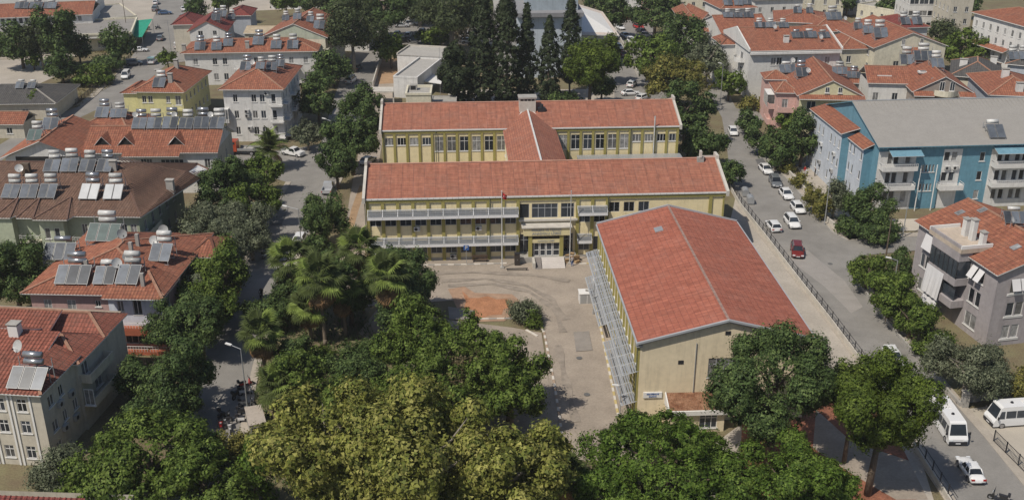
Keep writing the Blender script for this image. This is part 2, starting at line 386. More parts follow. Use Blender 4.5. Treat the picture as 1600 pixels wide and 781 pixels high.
class House:
    """an upright block in its own frame: x along the front, y into depth"""
    def __init__(s, name, label, A, w, ang, d, h, wallm, cat='house', group=None):
        s.root = thing(name, label, cat, (A.x, A.y, 0), ang, group); s.w, s.d, s.h, s.m = w, d, h, wallm; s.mb = MB()
        s.c = [(0, 0), (w, 0), (w, d), (0, d)]
    def side(s, i): return s.c[i], s.c[(i + 1) % 4]
    def L(s, i): return s.w if i % 2 == 0 else s.d
    def walls(s, holes=None, tops=None, mats=None, z0=0.0, cols=2, rows=1, fm=None, sill=True, glass=None, inset=0.0):
        holes = holes or {}; tops = tops or {}; mats = mats or {}
        for i in range(4):
            p0, p1 = s.side(i); hs = holes.get(i, [])
            if i in (0, 2): hs = [h for h in hs if 0.02 < h[0] and h[2] < s.L(i) - 0.02 and h[3] <= s.h]
            hs = [h for h in hs if h[0] > 0.02 and h[2] < s.L(i) - 0.02 and h[3] <= s.h]
            wall(s.mb, p0, p1, z0, s.h, mats.get(i, s.m), hs, top=tops.get(i))
            for h in hs:
                window(s.root, p0, p1, *h[:4], cols=h[4] if len(h) > 4 else cols, rows=h[5] if len(h) > 5 else rows, fm=fm, sill=sill, glass=glass)
    def done(s, fl=None):
        return link('wall', s.mb.mesh('wall'), s.root)
    def hip(s, rise, m, oh=0.6, ribs=0.0, ridm=None, side=None, along=None, soff=True):
        w, d, h = s.w, s.d, s.h + 0.15; mb = MB(); e = [(-oh, -oh, h), (w + oh, -oh, h), (w + oh, d + oh, h), (-oh, d + oh, h)]
        W, D = w + 2 * oh, d + 2 * oh; z = h + rise; ridm = ridm or m
        if (along or ('x' if W > D else 'y')) == 'x':
            r = min(D / 2, W / 2 - 0.3); a, b = (-oh + r, d / 2, z), (w + oh - r, d / 2, z)
            fs = [(e[0], e[1], b, a), (e[1], e[2], b), (e[2], e[3], a, b), (e[3], e[0], a)]
            es = [(e[0], a), (e[3], a), (e[1], b), (e[2], b), (a, b)]
        else:
            r = min(W / 2, D / 2 - 0.3); a, b = (w / 2, -oh + r, z), (w / 2, d + oh - r, z)
            fs = [(e[0], e[1], a), (e[1], e[2], b, a), (e[2], e[3], b), (e[3], e[0], a, b)]
            es = [(e[0], a), (e[1], a), (e[2], b), (e[3], b), (a, b)]
        for f in fs: roof_face(mb, f, m, ribs=ribs, root=s.root, side=side)
        for p, q in es: ridge(mb, p, q, ridm)
        return link('roof', mb.mesh('roof'), s.root)
    def gable(s, rise, m, oh=0.5, ribs=0.0, ridm=None, side=None, along='x', peak=0.5, rake=0.3):
        w, d, h = s.w, s.d, s.h + 0.15; mb = MB(); ridm = ridm or m
        if along == 'x':
            y = d * peak; z = h + rise; k = rise / y; k2 = rise / (d - y)
            f = [((-rake, -oh, h - k * oh), (w + rake, -oh, h - k * oh), (w + rake, y, z), (-rake, y, z)),
                 ((w + rake, d + oh, h - k2 * oh), (-rake, d + oh, h - k2 * oh), (-rake, y, z), (w + rake, y, z))]
            e = ((-rake, y, z), (w + rake, y, z)); tz = [(0, s.h), (d, s.h), (d - y if False else y, s.h + rise)]
            wall(s.mb, (w, 0), (w, d), s.h, s.h, s.m, top=[(0, s.h), (d, s.h), (y, s.h + rise)])
            wall(s.mb, (0, d), (0, 0), s.h, s.h, s.m, top=[(0, s.h), (d, s.h), (d - y, s.h + rise)])
        else:
            x = w * peak; z = h + rise; k = rise / x; k2 = rise / (w - x)
            f = [((-oh, d + rake, h - k * oh), (-oh, -rake, h - k * oh), (x, -rake, z), (x, d + rake, z)),
                 ((w + oh, -rake, h - k2 * oh), (w + oh, d + rake, h - k2 * oh), (x, d + rake, z), (x, -rake, z))]
            e = ((x, -rake, z), (x, d + rake, z))
            wall(s.mb, (0, 0), (w, 0), s.h, s.h, s.m, top=[(0, s.h), (w, s.h), (x, s.h + rise)])
            wall(s.mb, (w, d), (0, d), s.h, s.h, s.m, top=[(0, s.h), (w, s.h), (w - x, s.h + rise)])
        for q in f: roof_face(mb, q, m, ribs=ribs, root=s.root, side=side)
        ridge(mb, *e, ridm)
        return link('roof', mb.mesh('roof'), s.root)
    def flat(s, m, para=0.5, t=0.25, oh=0.0):
        w, d, h = s.w, s.d, s.h; mb = MB(); mb.box(0.02, w - 0.02, 0.02, d - 0.02, h - 0.3, h + 0.02, m)
        if para:
            mb.box(-oh, w + oh, -oh, t, h + 0.03, h + para, M_CONC if para < 0 else s.m); mb.box(-oh, w + oh, d - t, d + oh, h + 0.03, h + para, s.m)
            mb.box(-oh, t, t + .003, d - t - .003, h + 0.03, h + para, s.m); mb.box(w - t, w + oh, t + .003, d - t - .003, h + 0.03, h + para, s.m)
        W = Matrix.Translation(s.root.location) @ Matrix.Rotation(s.root.rotation_euler.z, 4, 'Z')
        q = [W @ Vector((x, y, h + 0.02)) for x, y in s.c]; ROOFS.append((q[0], q[1], q[2])); ROOFS.append((q[0], q[2], q[3]))
        return link('roof', mb.mesh('roof'), s.root)

def local(root, p):
    W = Matrix.Translation(root.location) @ Matrix.Rotation(root.rotation_euler.z, 4, 'Z'); return W.inverted() @ Vector(p)
def chimney(root, px, py, w=0.8, d=0.6, h=1.5, m=None, cap=True, name='chimney'):
    """stands where the sight line through its foot meets the roof"""
    p = hit(px, py)
    if p is None: return None
    q = local(root, p); mb = MB(); m = m or M_CONC
    mb.box(-w / 2, w / 2, -d / 2, d / 2, -0.6, h, m)
    if cap:
        mb.box(-w / 2 - .1, w / 2 + .1, -d / 2 - .1, d / 2 + .1, h + 0.16, h + 0.26, M_CONC); mb.box(-w / 2 + .08, w / 2 - .08, -d / 2 + .08, d / 2 - .08, h + .002, h + 0.16, M_SHADE)
    return link(name, mb.mesh(name), root, q, 0)

# ------------------------------------------------------------------ things that stand on roofs
HEAT = {}; M_FRAME = mat('collector_frame', (0.22, 0.225, 0.23), rough=.4, var=0, metal=.3)
def heater_proto(n, style, pm, tm):
    """collectors on a rack with a tank or two behind their upper edge"""
    key = (n, style, pm.name, tm.name)
    if key in HEAT: return HEAT[key]
    parts = []; pw, pl, gap = 1.0, 2.0, 0.06; tilt = math.radians(38); W = n * pw + (n - 1) * gap
    T = Matrix.Rotation(tilt, 4, 'X')
    for i in range(n):
        mb = MB(); x0 = -W / 2 + i * (pw + gap); t = T.copy()
        mb.box(x0, x0 + pw, 0, pl, 0, 0.08, M_FRAME, t); mb.box(x0 + .05, x0 + pw - .05, .05, pl - .05, .081, .095, pm, t); parts.append(('collector_panel', mb.mesh('collector_panel')))
    y1, z1 = pl * math.cos(tilt), pl * math.sin(tilt); mb = MB(); x = -W / 2 + .1
    for xx in (x, -x):
        mb.bar((xx, y1, z1 - 0.05), (xx, y1 + .1, -0.8), .06, .06, M_GALV); mb.bar((xx, y1 + .75, z1 + (0.5 if style == 2 else .1)), (xx, y1 + .75, -0.8), .06, .06, M_GALV)
        mb.bar((xx, 0, -0.05), (xx, 0, -0.6), .06, .06, M_GALV); mb.bar((xx, 0.0, -.05), (xx, y1, z1 - .05), .05, .05, M_GALV)
        mb.bar((xx, y1, z1 - 0.3), (xx, y1 + .75, z1 - .3), .05, .05, M_GALV)
    for zz, yy in ((-.3, y1 + .05), (-.35, 0), (z1 - .3, y1 + .75)): mb.bar((x, yy, zz), (-x, yy, zz), .05, .05, M_GALV)
    mb.bar((x, 0, -.35), (x, y1 + .05, -.3), .05, .05, M_GALV)
    parts.append(('rack', mb.mesh('rack')))
    tl = min(W * 0.66, 1.6); 
    mb = MB(); mb.tube((-tl / 2, y1 + .5, z1 + .25), (tl / 2, y1 + .5, z1 + .25), .27, .27, tm, 12); parts.append(('tank', mb.mesh('tank', True)))
    if style == 2:
        mb = MB(); mb.tube((-tl / 2, y1 + .55, z1 + .88), (tl / 2, y1 + .55, z1 + .88), .28, .28, tm, 12); parts.append(('tank', mb.mesh('tank', True)))
    HEAT[key] = parts; return parts
HLIST = []; HR = random.Random(11)
def heater(px, py, wpx, n, place, ang=0.0, style=2, pm=None, tm=None, p=None, look=''):
    """px, py: middle of the lower edge of the collectors; wpx: their width together"""
    p = p or hit(px, py)
    if p is None: print('NO ROOF FOR HEATER', px, py, place); p = P(px, py, 9)
    pm = pm or M_PANEL; tm = tm or M_TANK
    sc = wpx / scale_at(p) / (n * 1.06); sc = max(0.8, min(1.5, sc))
    r = link('solar_water_heater', None, None, p + Vector((0, 0, 0.25)), ang + HR.uniform(-.05, .05), (sc * HR.uniform(.93, 1.05),) * 3)
    if wpx < 30 and HR.random() < .25: tm = M_TANKG
    r['category'] = 'solar water heater'; HLIST.append((r, place, px, n, look, py))
    for nm, me in heater_proto(n, style, pm, tm): link(nm, me, r)
    return r
_dm = []
DLIST = []
def dish(px, py, place, ang=0.5, size=1.0, p=None, zup=0.0, pm=None, look='white'):
    p = p or hit(px, py)
    if p is None: print('NO ROOF FOR DISH', px, py, place); p = P(px, py, 9)
    if not _dm:
        mb = MB(); N = 16; rings = [(0.0, 0.12), (0.2, .10), (.38, .05), (.5, 0)]; k = 0
        for i in range(len(rings) - 1):
            for a in range(N):
                t0, t1 = 2 * math.pi * a / N, 2 * math.pi * (a + 1) / N; (r0, y0), (r1, y1) = rings[i], rings[i + 1]
                q = [(r0 * math.cos(t0), y0, r0 * math.sin(t0)), (r1 * math.cos(t0), y1, r1 * math.sin(t0)), (r1 * math.cos(t1), y1, r1 * math.sin(t1)), (r0 * math.cos(t1), y0, r0 * math.sin(t1))]
                T = Matrix.Translation((0, 0, 1.1)) @ Matrix.Rotation(-0.5, 4, 'X')
                q = [T @ Vector(x) for x in q]
                mb.face(q[1:] if i == 0 else q, M_TANK)
        _dm.append(mb.mesh('reflector', True)); mb = MB()
        mb.tube((0, .14, -.3), (0, .14, 1.05), .035, .035, M_GALV, 6); mb.bar((0, .1, .75), (0, -.42, 1.0), .03, .03, M_GALV); mb.box(-.04, .04, -.48, -.38, .98, 1.08, M_DARK)
        _dm.append(mb.mesh('mast'))
    sc = size * 1.15
    r = link('satellite_dish', None, None, p + Vector((0, 0, zup)), ang, (sc,) * 3); r['category'] = 'satellite dish'
    link('reflector', _dm[0], r); link('mast', _dm[1], r); DLIST.append((r, place, px, 0, look, py)); return r
ORD = ['leftmost', 'second from the left', 'third from the left', 'fourth from the left', 'fifth from the left', 'sixth from the left', 'seventh from the left', 'eighth from the left', 'ninth from the left', 'tenth from the left', 'eleventh from the left']
NUM = {1: 'one', 2: 'two', 3: 'three', 4: 'four', 5: 'five', 6: 'six'}
def name_rooftop(lst, what, plural):
    by = {}
    for t in lst: by.setdefault(t[1], []).append(t)
    for place, ts in by.items():
        ts.sort(key=lambda t: t[2])
        for i, (o, pl, px, n, look, py) in enumerate(ts):
            head = (look + ' ' if look else '') + what + (' with %s panels' % NUM[n] if n else '')
            if len(ts) == 1: o['label'] = '%s on %s' % (head, place)
            elif i == len(ts) - 1: o['label'] = '%s, rightmost on %s' % (head, place)
            else: o['label'] = '%s, %s on %s' % (head, ORD[i], place)
            if len(ts) > 1: o['group'] = '%s on %s' % (plural, place)
# ------------------------------------------------------------------ trees
L_PLANE = [leaf_mat('plane_leaf', (0.225, 0.235, 0.055), 0.25), leaf_mat('plane_leaf_pale', (0.31, 0.30, 0.09), 0.25), leaf_mat('plane_leaf_dark', (0.115, 0.135, 0.03), 0.2)]
L_MUL = [leaf_mat('mulberry_leaf', (0.107, 0.158, 0.031)), leaf_mat('mulberry_leaf_pale', (0.150, 0.202, 0.046)), leaf_mat('mulberry_leaf_dark', (0.053, 0.085, 0.017))]
L_BRIGHT = [leaf_mat('laurel_leaf', (0.088, 0.147, 0.023)), leaf_mat('laurel_leaf_pale', (0.139, 0.204, 0.039)), leaf_mat('laurel_leaf_dark', (0.052, 0.091, 0.016))]
L_DARK = [leaf_mat('oak_leaf', (0.067, 0.105, 0.034), 0.15), leaf_mat('oak_leaf_pale', (0.105, 0.148, 0.047), 0.15), leaf_mat('oak_leaf_dark', (0.036, 0.060, 0.019), 0.15)]
L_OLIVE = [leaf_mat('olive_leaf', (0.114, 0.132, 0.078), 0.12), leaf_mat('olive_leaf_pale', (0.180, 0.198, 0.126), 0.12), leaf_mat('olive_leaf_dark', (0.060, 0.074, 0.042), 0.12)]
L_PINE = [leaf_mat('pine_needles', (0.080, 0.117, 0.019), 0.15), leaf_mat('pine_needles_pale', (0.114, 0.155, 0.027), 0.15), leaf_mat('pine_needles_dark', (0.047, 0.071, 0.013), 0.15)]
L_CYP = [leaf_mat('cypress_leaf', (0.032, 0.045, 0.02), 0.08), leaf_mat('cypress_leaf_pale', (0.048, 0.064, 0.029), 0.08), leaf_mat('cypress_leaf_dark', (0.018, 0.028, 0.013), 0.08)]
L_YEL = [leaf_mat('yellow_leaf', (0.18, 0.17, 0.045)), leaf_mat('yellow_leaf_pale', (0.23, 0.21, 0.06)), leaf_mat('yellow_leaf_dark', (0.10, 0.11, 0.03))]
L_BROWN = [leaf_mat('dry_leaf', (0.14, 0.11, 0.06)), leaf_mat('dry_leaf_pale', (0.18, 0.15, 0.085)), leaf_mat('dry_leaf_dark', (0.09, 0.08, 0.045))]
L_EUC = [leaf_mat('eucalyptus_leaf', (0.065, 0.085, 0.035), 0.15), leaf_mat('eucalyptus_leaf_pale', (0.09, 0.11, 0.05), 0.15), leaf_mat('eucalyptus_leaf_dark', (0.04, 0.055, 0.025), 0.15)]
KINDS = {  # leaves, leaf size m, cover, sigma of a clump, bark, narrowness
    'plane': (L_PLANE, .30, 1.6, .33, M_BARKG, .8), 'mulberry': (L_MUL, .26, 1.6, .26, M_BARK, .75), 'bright': (L_BRIGHT, .24, 1.8, .22, M_BARK, .45),
    'dark': (L_DARK, .22, 1.9, .28, M_BARK, .6), 'olive': (L_OLIVE, .22, 1.7, .34, M_BARKG, .3), 'pine': (L_PINE, .24, 1.9, .26, M_BARK, .25),
    'cypress': (L_CYP, .30, 3.2, .24, M_BARK, .35), 'yellow': (L_YEL, .22, 1.6, .3, M_BARK, .6), 'bare': (L_BROWN, .2, .55, .5, M_BARKG, .5), 'euc': (L_EUC, .3, 1.5, .5, M_BARKG, .3)}
def crown_mesh(kind, rx, rz, leaf, seed, shape='lobes'):
    """leaf-sized faces gathered in clumps over the surfaces of uneven lobes"""
    rng = np.random.default_rng(seed); mats, ls, cover, sig, bark, nar = KINDS[kind]
    A = 4 * math.pi * ((rx * rx + 2 * rx * rz) / 3.0)
    if shape == 'column':
        H = 2 * rz; A = math.pi * rx * H * 1.5; nc = max(40, int(A / 0.35)); t = rng.random(nc) ** 1.15
        prof = np.minimum(1.0, (1 - t) * 2.1) ** 0.75 * np.minimum(1, 0.45 + t * 4.5)
        th = rng.random(nc) * 2 * math.pi; lump = 1 + 0.18 * np.sin(th * 3 + t * 17 + seed) + 0.10 * np.sin(t * 43 + th * 2)
        rr = rx * prof * lump * (0.72 + 0.36 * rng.random(nc))
        cc = np.stack([rr * np.cos(th), rr * np.sin(th), -rz + t * H], 1); out = np.stack([np.cos(th), np.sin(th), 0.35 + 0 * th], 1); sg = sig * 0.8
    else:
        nl = int(min(40, max(15, 16 + rx * 2.4))); ctr = []; rad = []
        for i in range(nl):
            d = rng.normal(size=3); d /= np.linalg.norm(d); f = (0.48 + 0.42 * rng.random()) if i else 0
            if shape == 'round': f *= 0.9
            if d[2] < -0.35: d[2] *= 0.5
            ctr.append(d * np.array([rx, rx, rz]) * f * 1.05); rad.append((0.15 + 0.2 * rng.random()) if i else 0.62)
        ctr = np.array(ctr); rad = np.array(rad); sx = np.array([rx, rx, rz])
        nc = max(60, int(A / ((.85 if kind == 'plane' else 0.5) if leaf < .3 else .75)))
        li = rng.integers(0, nl, nc * 3); d = rng.normal(size=(nc * 3, 3)); d /= np.linalg.norm(d, axis=1)[:, None]
        cc = ctr[li] + d * rad[li][:, None] * sx * (0.78 + 0.30 * rng.random((nc * 3, 1)))
        keep = np.ones(len(cc), bool)
        for j in range(nl):
            q = (cc - ctr[j]) / (rad[j] * sx); keep &= (np.linalg.norm(q, axis=1) > 0.74) | (rng.random(len(cc)) < 0.05)
        keep &= cc[:, 2] > -rz * (0.75 + 0.25 * rng.random(len(cc)))
        cc = cc[keep][:int(nc * 1.25)]; out = d[keep][:int(nc * 1.25)]; sg = sig
    near = leaf < .3
    n = int(A * cover * 1.38 / (leaf * leaf * .64 * (0.35 + 0.4 * nar))) if near else int(A * cover * 1.3 / (leaf * leaf * (0.35 + 0.4 * nar)))
    if near: leaf *= .86
    per = max(3, n // max(1, len(cc)))
    size_c = 0.55 + 0.9 * rng.random(len(cc)); ci = np.repeat(np.arange(len(cc)), per); N = len(ci)
    off = rng.normal(size=(N, 3)) * sg * size_c[ci][:, None] * max(1.0, leaf / ls * 0.8); pos = cc[ci] + off
    nrm = out[ci] + rng.normal(size=(N, 3)) * 0.42 + off / sg * 0.3 + np.array([0, 0, 0.35]); nrm /= np.linalg.norm(nrm, axis=1)[:, None]
    ref = rng.normal(size=(N, 3)); a = np.cross(nrm, ref); a /= np.linalg.norm(a, axis=1)[:, None]; b = np.cross(nrm, a)
    s = leaf * (0.35 + 1.35 * rng.random((N, 1)) ** 1.4) * 0.7; w = s * (0.42 + nar * 0.55)
    V = np.empty((N, 3, 3)); V[:, 0] = pos - a * s * .8 - b * w; V[:, 1] = pos + a * s * 1.1; V[:, 2] = pos - a * s * .5 + b * w
    me = bpy.data.meshes.new('crown'); me.vertices.add(N * 3); me.vertices.foreach_set('co', V.reshape(-1).astype(np.float32))
    me.loops.add(N * 3); me.loops.foreach_set('vertex_index', np.arange(N * 3, dtype=np.int32)); me.polygons.add(N)
    me.polygons.foreach_set('loop_start', np.arange(0, N * 3, 3, dtype=np.int32))
    for m in mats: me.materials.append(m)
    cm = rng.choice(3, len(cc), p=[.5, .28, .22]); fm = np.where(rng.random(N) < .6, cm[ci], rng.integers(0, 3, N))
    me.polygons.foreach_set('material_index', fm.astype(np.int32)); me.update(calc_edges=True)
    global NLEAF; NLEAF += N
    return me
NLEAF = 0
def trunk_mesh(bark, h, r, rx, rz, seed, limbs=5):
    rn = random.Random(seed); mb = MB(); lean = (rn.uniform(-.05, .05) * h, rn.uniform(-.05, .05) * h)
    mb.tube((0, 0, -.1), (lean[0] * .5, lean[1] * .5, h * .55), r * 1.25, r * .9, bark, 9); mb.tube((lean[0] * .5, lean[1] * .5, h * .55), (lean[0], lean[1], h), r * .9, r * .6, bark, 9)
    for i in range(limbs):
        a = 2 * math.pi * i / limbs + rn.random(); f = rn.uniform(.45, .75); z0 = h * rn.uniform(.6, .95)
        p = Vector((lean[0] * .8, lean[1] * .8, z0)); q = p + Vector((math.cos(a) * rx * f * .5, math.sin(a) * rx * f * .4, rz * .3)); e = q + Vector((math.cos(a + .3) * rx * f * .4, math.sin(a + .3) * rx * f * .4, rz * .3))
        mb.tube(p, q, r * .5, r * .32, bark, 6, False); mb.tube(q, e, r * .32, r * .1, bark, 6, False)
    return mb.mesh('trunk', True)
NT = 0
SHORT = []
def tree(kind, cx, cy, wpx, hpx, label, th=1.6, shape='lobes', cat='tree', name=None, base=0.0, group=None, lf=1.0):
    """cx, cy: middle of the crown in the photograph, wpx/hpx its breadth and height there, th: clear trunk under it"""
    global NT; NT += 1
    zc = 4.0
    for _ in range(12):
        p = P(cx, cy, zc + base); s = scale_at(p); phi = math.atan2(CZ - zc, math.hypot(p.x, p.y)); rx = wpx / 2 / s
        r2 = (hpx / 2 / s) ** 2 - (rx * math.sin(phi)) ** 2; rz = math.sqrt(max(r2, (0.35 * rx) ** 2)) / math.cos(phi) if r2 > 0 else rx * .4
        zc = th + rz
    leaf = max(KINDS[kind][1] * .9, 2.5 / s) * lf; rx *= 1.03; rz *= 1.03 if shape != 'column' else 1
    t = thing(name or {'cypress': 'cypress_tree', 'pine': 'pine_tree', 'olive': 'olive_tree', 'plane': 'plane_tree'}.get(kind, 'broadleaf_tree'), label, cat, (p.x, p.y, base), 0, group)
    link('crown', crown_mesh(kind, rx, rz, leaf, 100 + NT, shape), t, (0, 0, zc))
    hh = zc + (rz * .1 if shape != 'column' else rz * .5)
    link('trunk', trunk_mesh(KINDS[kind][4], hh, max(.09, .045 * rx + .09), rx if shape != 'column' else .2, rz if shape != 'column' else .4, NT, 6 if kind != 'bare' else 9), t)
    return t
def bush(kind, cx, cy, wpx, hpx, label, **k): return tree(kind, cx, cy, wpx, hpx, label, th=0.1, cat='bush', name='bush', **k)

# fan palms
PALM_G = leaf_mat('palm_leaf', (0.085, 0.11, 0.035), 0.2); PALM_Y = leaf_mat('palm_leaf_pale', (0.19, 0.25, 0.06), 0.25); PALM_D = leaf_mat('palm_leaf_dry', (0.26, 0.16, 0.08), 0.1)
PALM_T = mat('palm_trunk', (0.18, 0.145, 0.11), var=.25, scale=4, fine=.25)
_pf = {}
def frond_mesh(m, feather=False):
    k = (m.name, feather)
    if k in _pf: return _pf[k]
    mb = MB()
    if feather:
        pts = [Vector((0, 0, 0))]
        for i in range(9): t = (i + 1) / 9; pts.append(Vector((2.4 * t, 0, .75 * math.sin(t * 2.6) - .35 * t * t)))
        for a, b in zip(pts, pts[1:]): mb.bar(a, b, .04, .03, m)
        for i in range(1, 26):
            t = i / 26; j = min(8, int(t * 9)); p = pts[j].lerp(pts[j + 1], t * 9 - j); L = .75 * math.sin(min(1, t * 1.15 + .1) * math.pi) + .12
            for sgn in (-1, 1):
                q = p + Vector((L * .45, sgn * L, -.18 * L)); mb.face((p, p + Vector((.09, 0, 0)), q, q - Vector((.04, 0, 0))), m)
    else:
        mb.bar((0, 0, 0), (1.15, 0, .12), .05, .035, m); c = Vector((1.05, 0, .11)); N = 22
        for i in range(N):
            a0 = -2.15 + 4.3 * i / N; a1 = a0 + 4.3 / N; am = (a0 + a1) / 2; R = .95 * (1 - .12 * abs(am) / 2.1)
            dr = lambda a, r, z: c + Vector((math.cos(a) * r, math.sin(a) * r, z - .16 * r * r))
            z = .05; mb.face((c, dr(a0, R * .72, 0), dr(am, R * .72, z)), m); mb.face((c, dr(am, R * .72, z), dr(a1, R * .72, 0)), m)
            mb.face((dr(a0, R * .72, 0), dr(am, R * 1.12, -.14 - .1 * (i % 3)), dr(am, R * .72, z)), m); mb.face((dr(am, R * .72, z), dr(am, R * 1.12, -.14 - .1 * (i % 3)), dr(a1, R * .72, 0)), m)
    _pf[k] = mb.mesh('frond'); return _pf[k]
def palm(cx, cy, rpx, th, label, feather=False, skirt=16, green=21):
    """cx, cy: heart of the crown; th: height of the heart above ground"""
    global NT; NT += 1; rn = random.Random(500 + NT); p = P(cx, cy, th); s = scale_at(p); sc = rpx / s / 2.1
    t = thing('palm_tree', label, 'palm tree', (p.x, p.y, 0))
    mb = MB(); r = .2
    for i in range(10):
        z0, z1 = th * i / 10, th * (i + 1) / 10; w = .05 * math.sin(i)
        mb.tube((.03 * math.sin(i), 0, z0), (.03 * math.sin(i + 1), 0, z1), r * (1.35 - .04 * i), r * (1.3 - .04 * i), PALM_T, 10, i in (0, 9))
    link('trunk', mb.mesh('trunk', True), t)
    for i in range(green):
        az = i * 2.39996; e = math.radians(80 - 105 * (i / green) ** .8); m = PALM_Y if rn.random() < .3 else PALM_G
        o = link('frond', frond_mesh(m, feather), t, (.1 * math.cos(az), .1 * math.sin(az), th + .25 - .5 * i / green)); o.rotation_euler = (rn.uniform(-.3, .3), -e, az); o.scale = (sc * rn.uniform(.85, 1.1),) * 3
    for i in range(skirt):
        az = i * 2.39996 + 1; e = -math.radians(rn.uniform(55, 84))
        o = link('dry_frond', frond_mesh(PALM_D, feather), t, (.15 * math.cos(az), .15 * math.sin(az), th - .35 - .5 * rn.random())); o.rotation_euler = (rn.uniform(-.6, .6), -e, az); o.scale = (sc * rn.uniform(.75, 1.05),) * 3
    return t

# ------------------------------------------------------------------ vehicles: x forward, y left, wheels on z = 0
M_TYRE = mat('tyre', (0.02, 0.02, 0.02), var=0); M_RIM = mat('rim', (0.4, 0.4, 0.42), rough=.35, var=0, metal=.7)
M_LAMP = mat('headlamp', (0.7, 0.72, 0.74), rough=.12, var=0, spec=.6); M_TAIL = mat('tail_lamp', (0.35, 0.02, 0.015), rough=.2, var=0, spec=.6); M_PLATE = mat('number_plate', (0.7, 0.7, 0.7), var=0)
PAINT = {}
def paint(c):
    if c not in PAINT:
        col = {'white': (.74, .74, .74), 'grey': (.13, .14, .15), 'silver': (.42, .43, .45), 'red': (.42, .02, .02), 'dark red': (.16, .018, .012), 'black': (.02, .02, .022), 'blue': (.05, .10, .2), 'orange red': (.42, .07, .03), 'green': (.2, .34, .3)}[c]
        PAINT[c] = mat('paint_' + c.replace(' ', '_'), col, rough=.3, var=0.03, spec=.5, coat=.6)
    return PAINT[c]
CARS = {  # length, width, height, belt z, bonnet z, bonnet end x, screen top x, rear top x, rear glass foot x, boot z
    'sedan': (4.5, 1.78, 1.45, .95, .92, .95, .28, -1.15, -1.72, .98), 'hatch': (4.1, 1.76, 1.48, .97, .94, 1.0, .4, -1.5, -1.92, 1.0),
    'suv': (4.45, 1.86, 1.68, 1.08, 1.04, 1.15, .6, -1.75, -2.05, 1.1), 'van': (4.5, 1.8, 1.85, 1.12, 1.05, 1.45, .95, -2.1, -2.2, 1.12),
    'old': (4.4, 1.65, 1.38, .88, .86, .72, .3, -.95, -1.35, .9)}
_vm = {}
def wheel_parts(root, xs, y, r=.32, w=.2):
    k = ('wheel', r, w)
    if k not in _vm:
        a = MB(); a.tube((0, -w / 2, 0), (0, w / 2, 0), r, r, M_TYRE, 16); b = MB(); b.tube((0, -w / 2 - .012, 0), (0, w / 2 + .012, 0), r * .62, r * .62, M_RIM, 12); _vm[k] = (a.mesh('tyre'), b.mesh('rim'))
    for x in xs:
        for sy in (-1, 1):
            wv = link('wheel', _vm[k][0], root, (x, sy * y, r)); link('rim', _vm[k][1], wv)
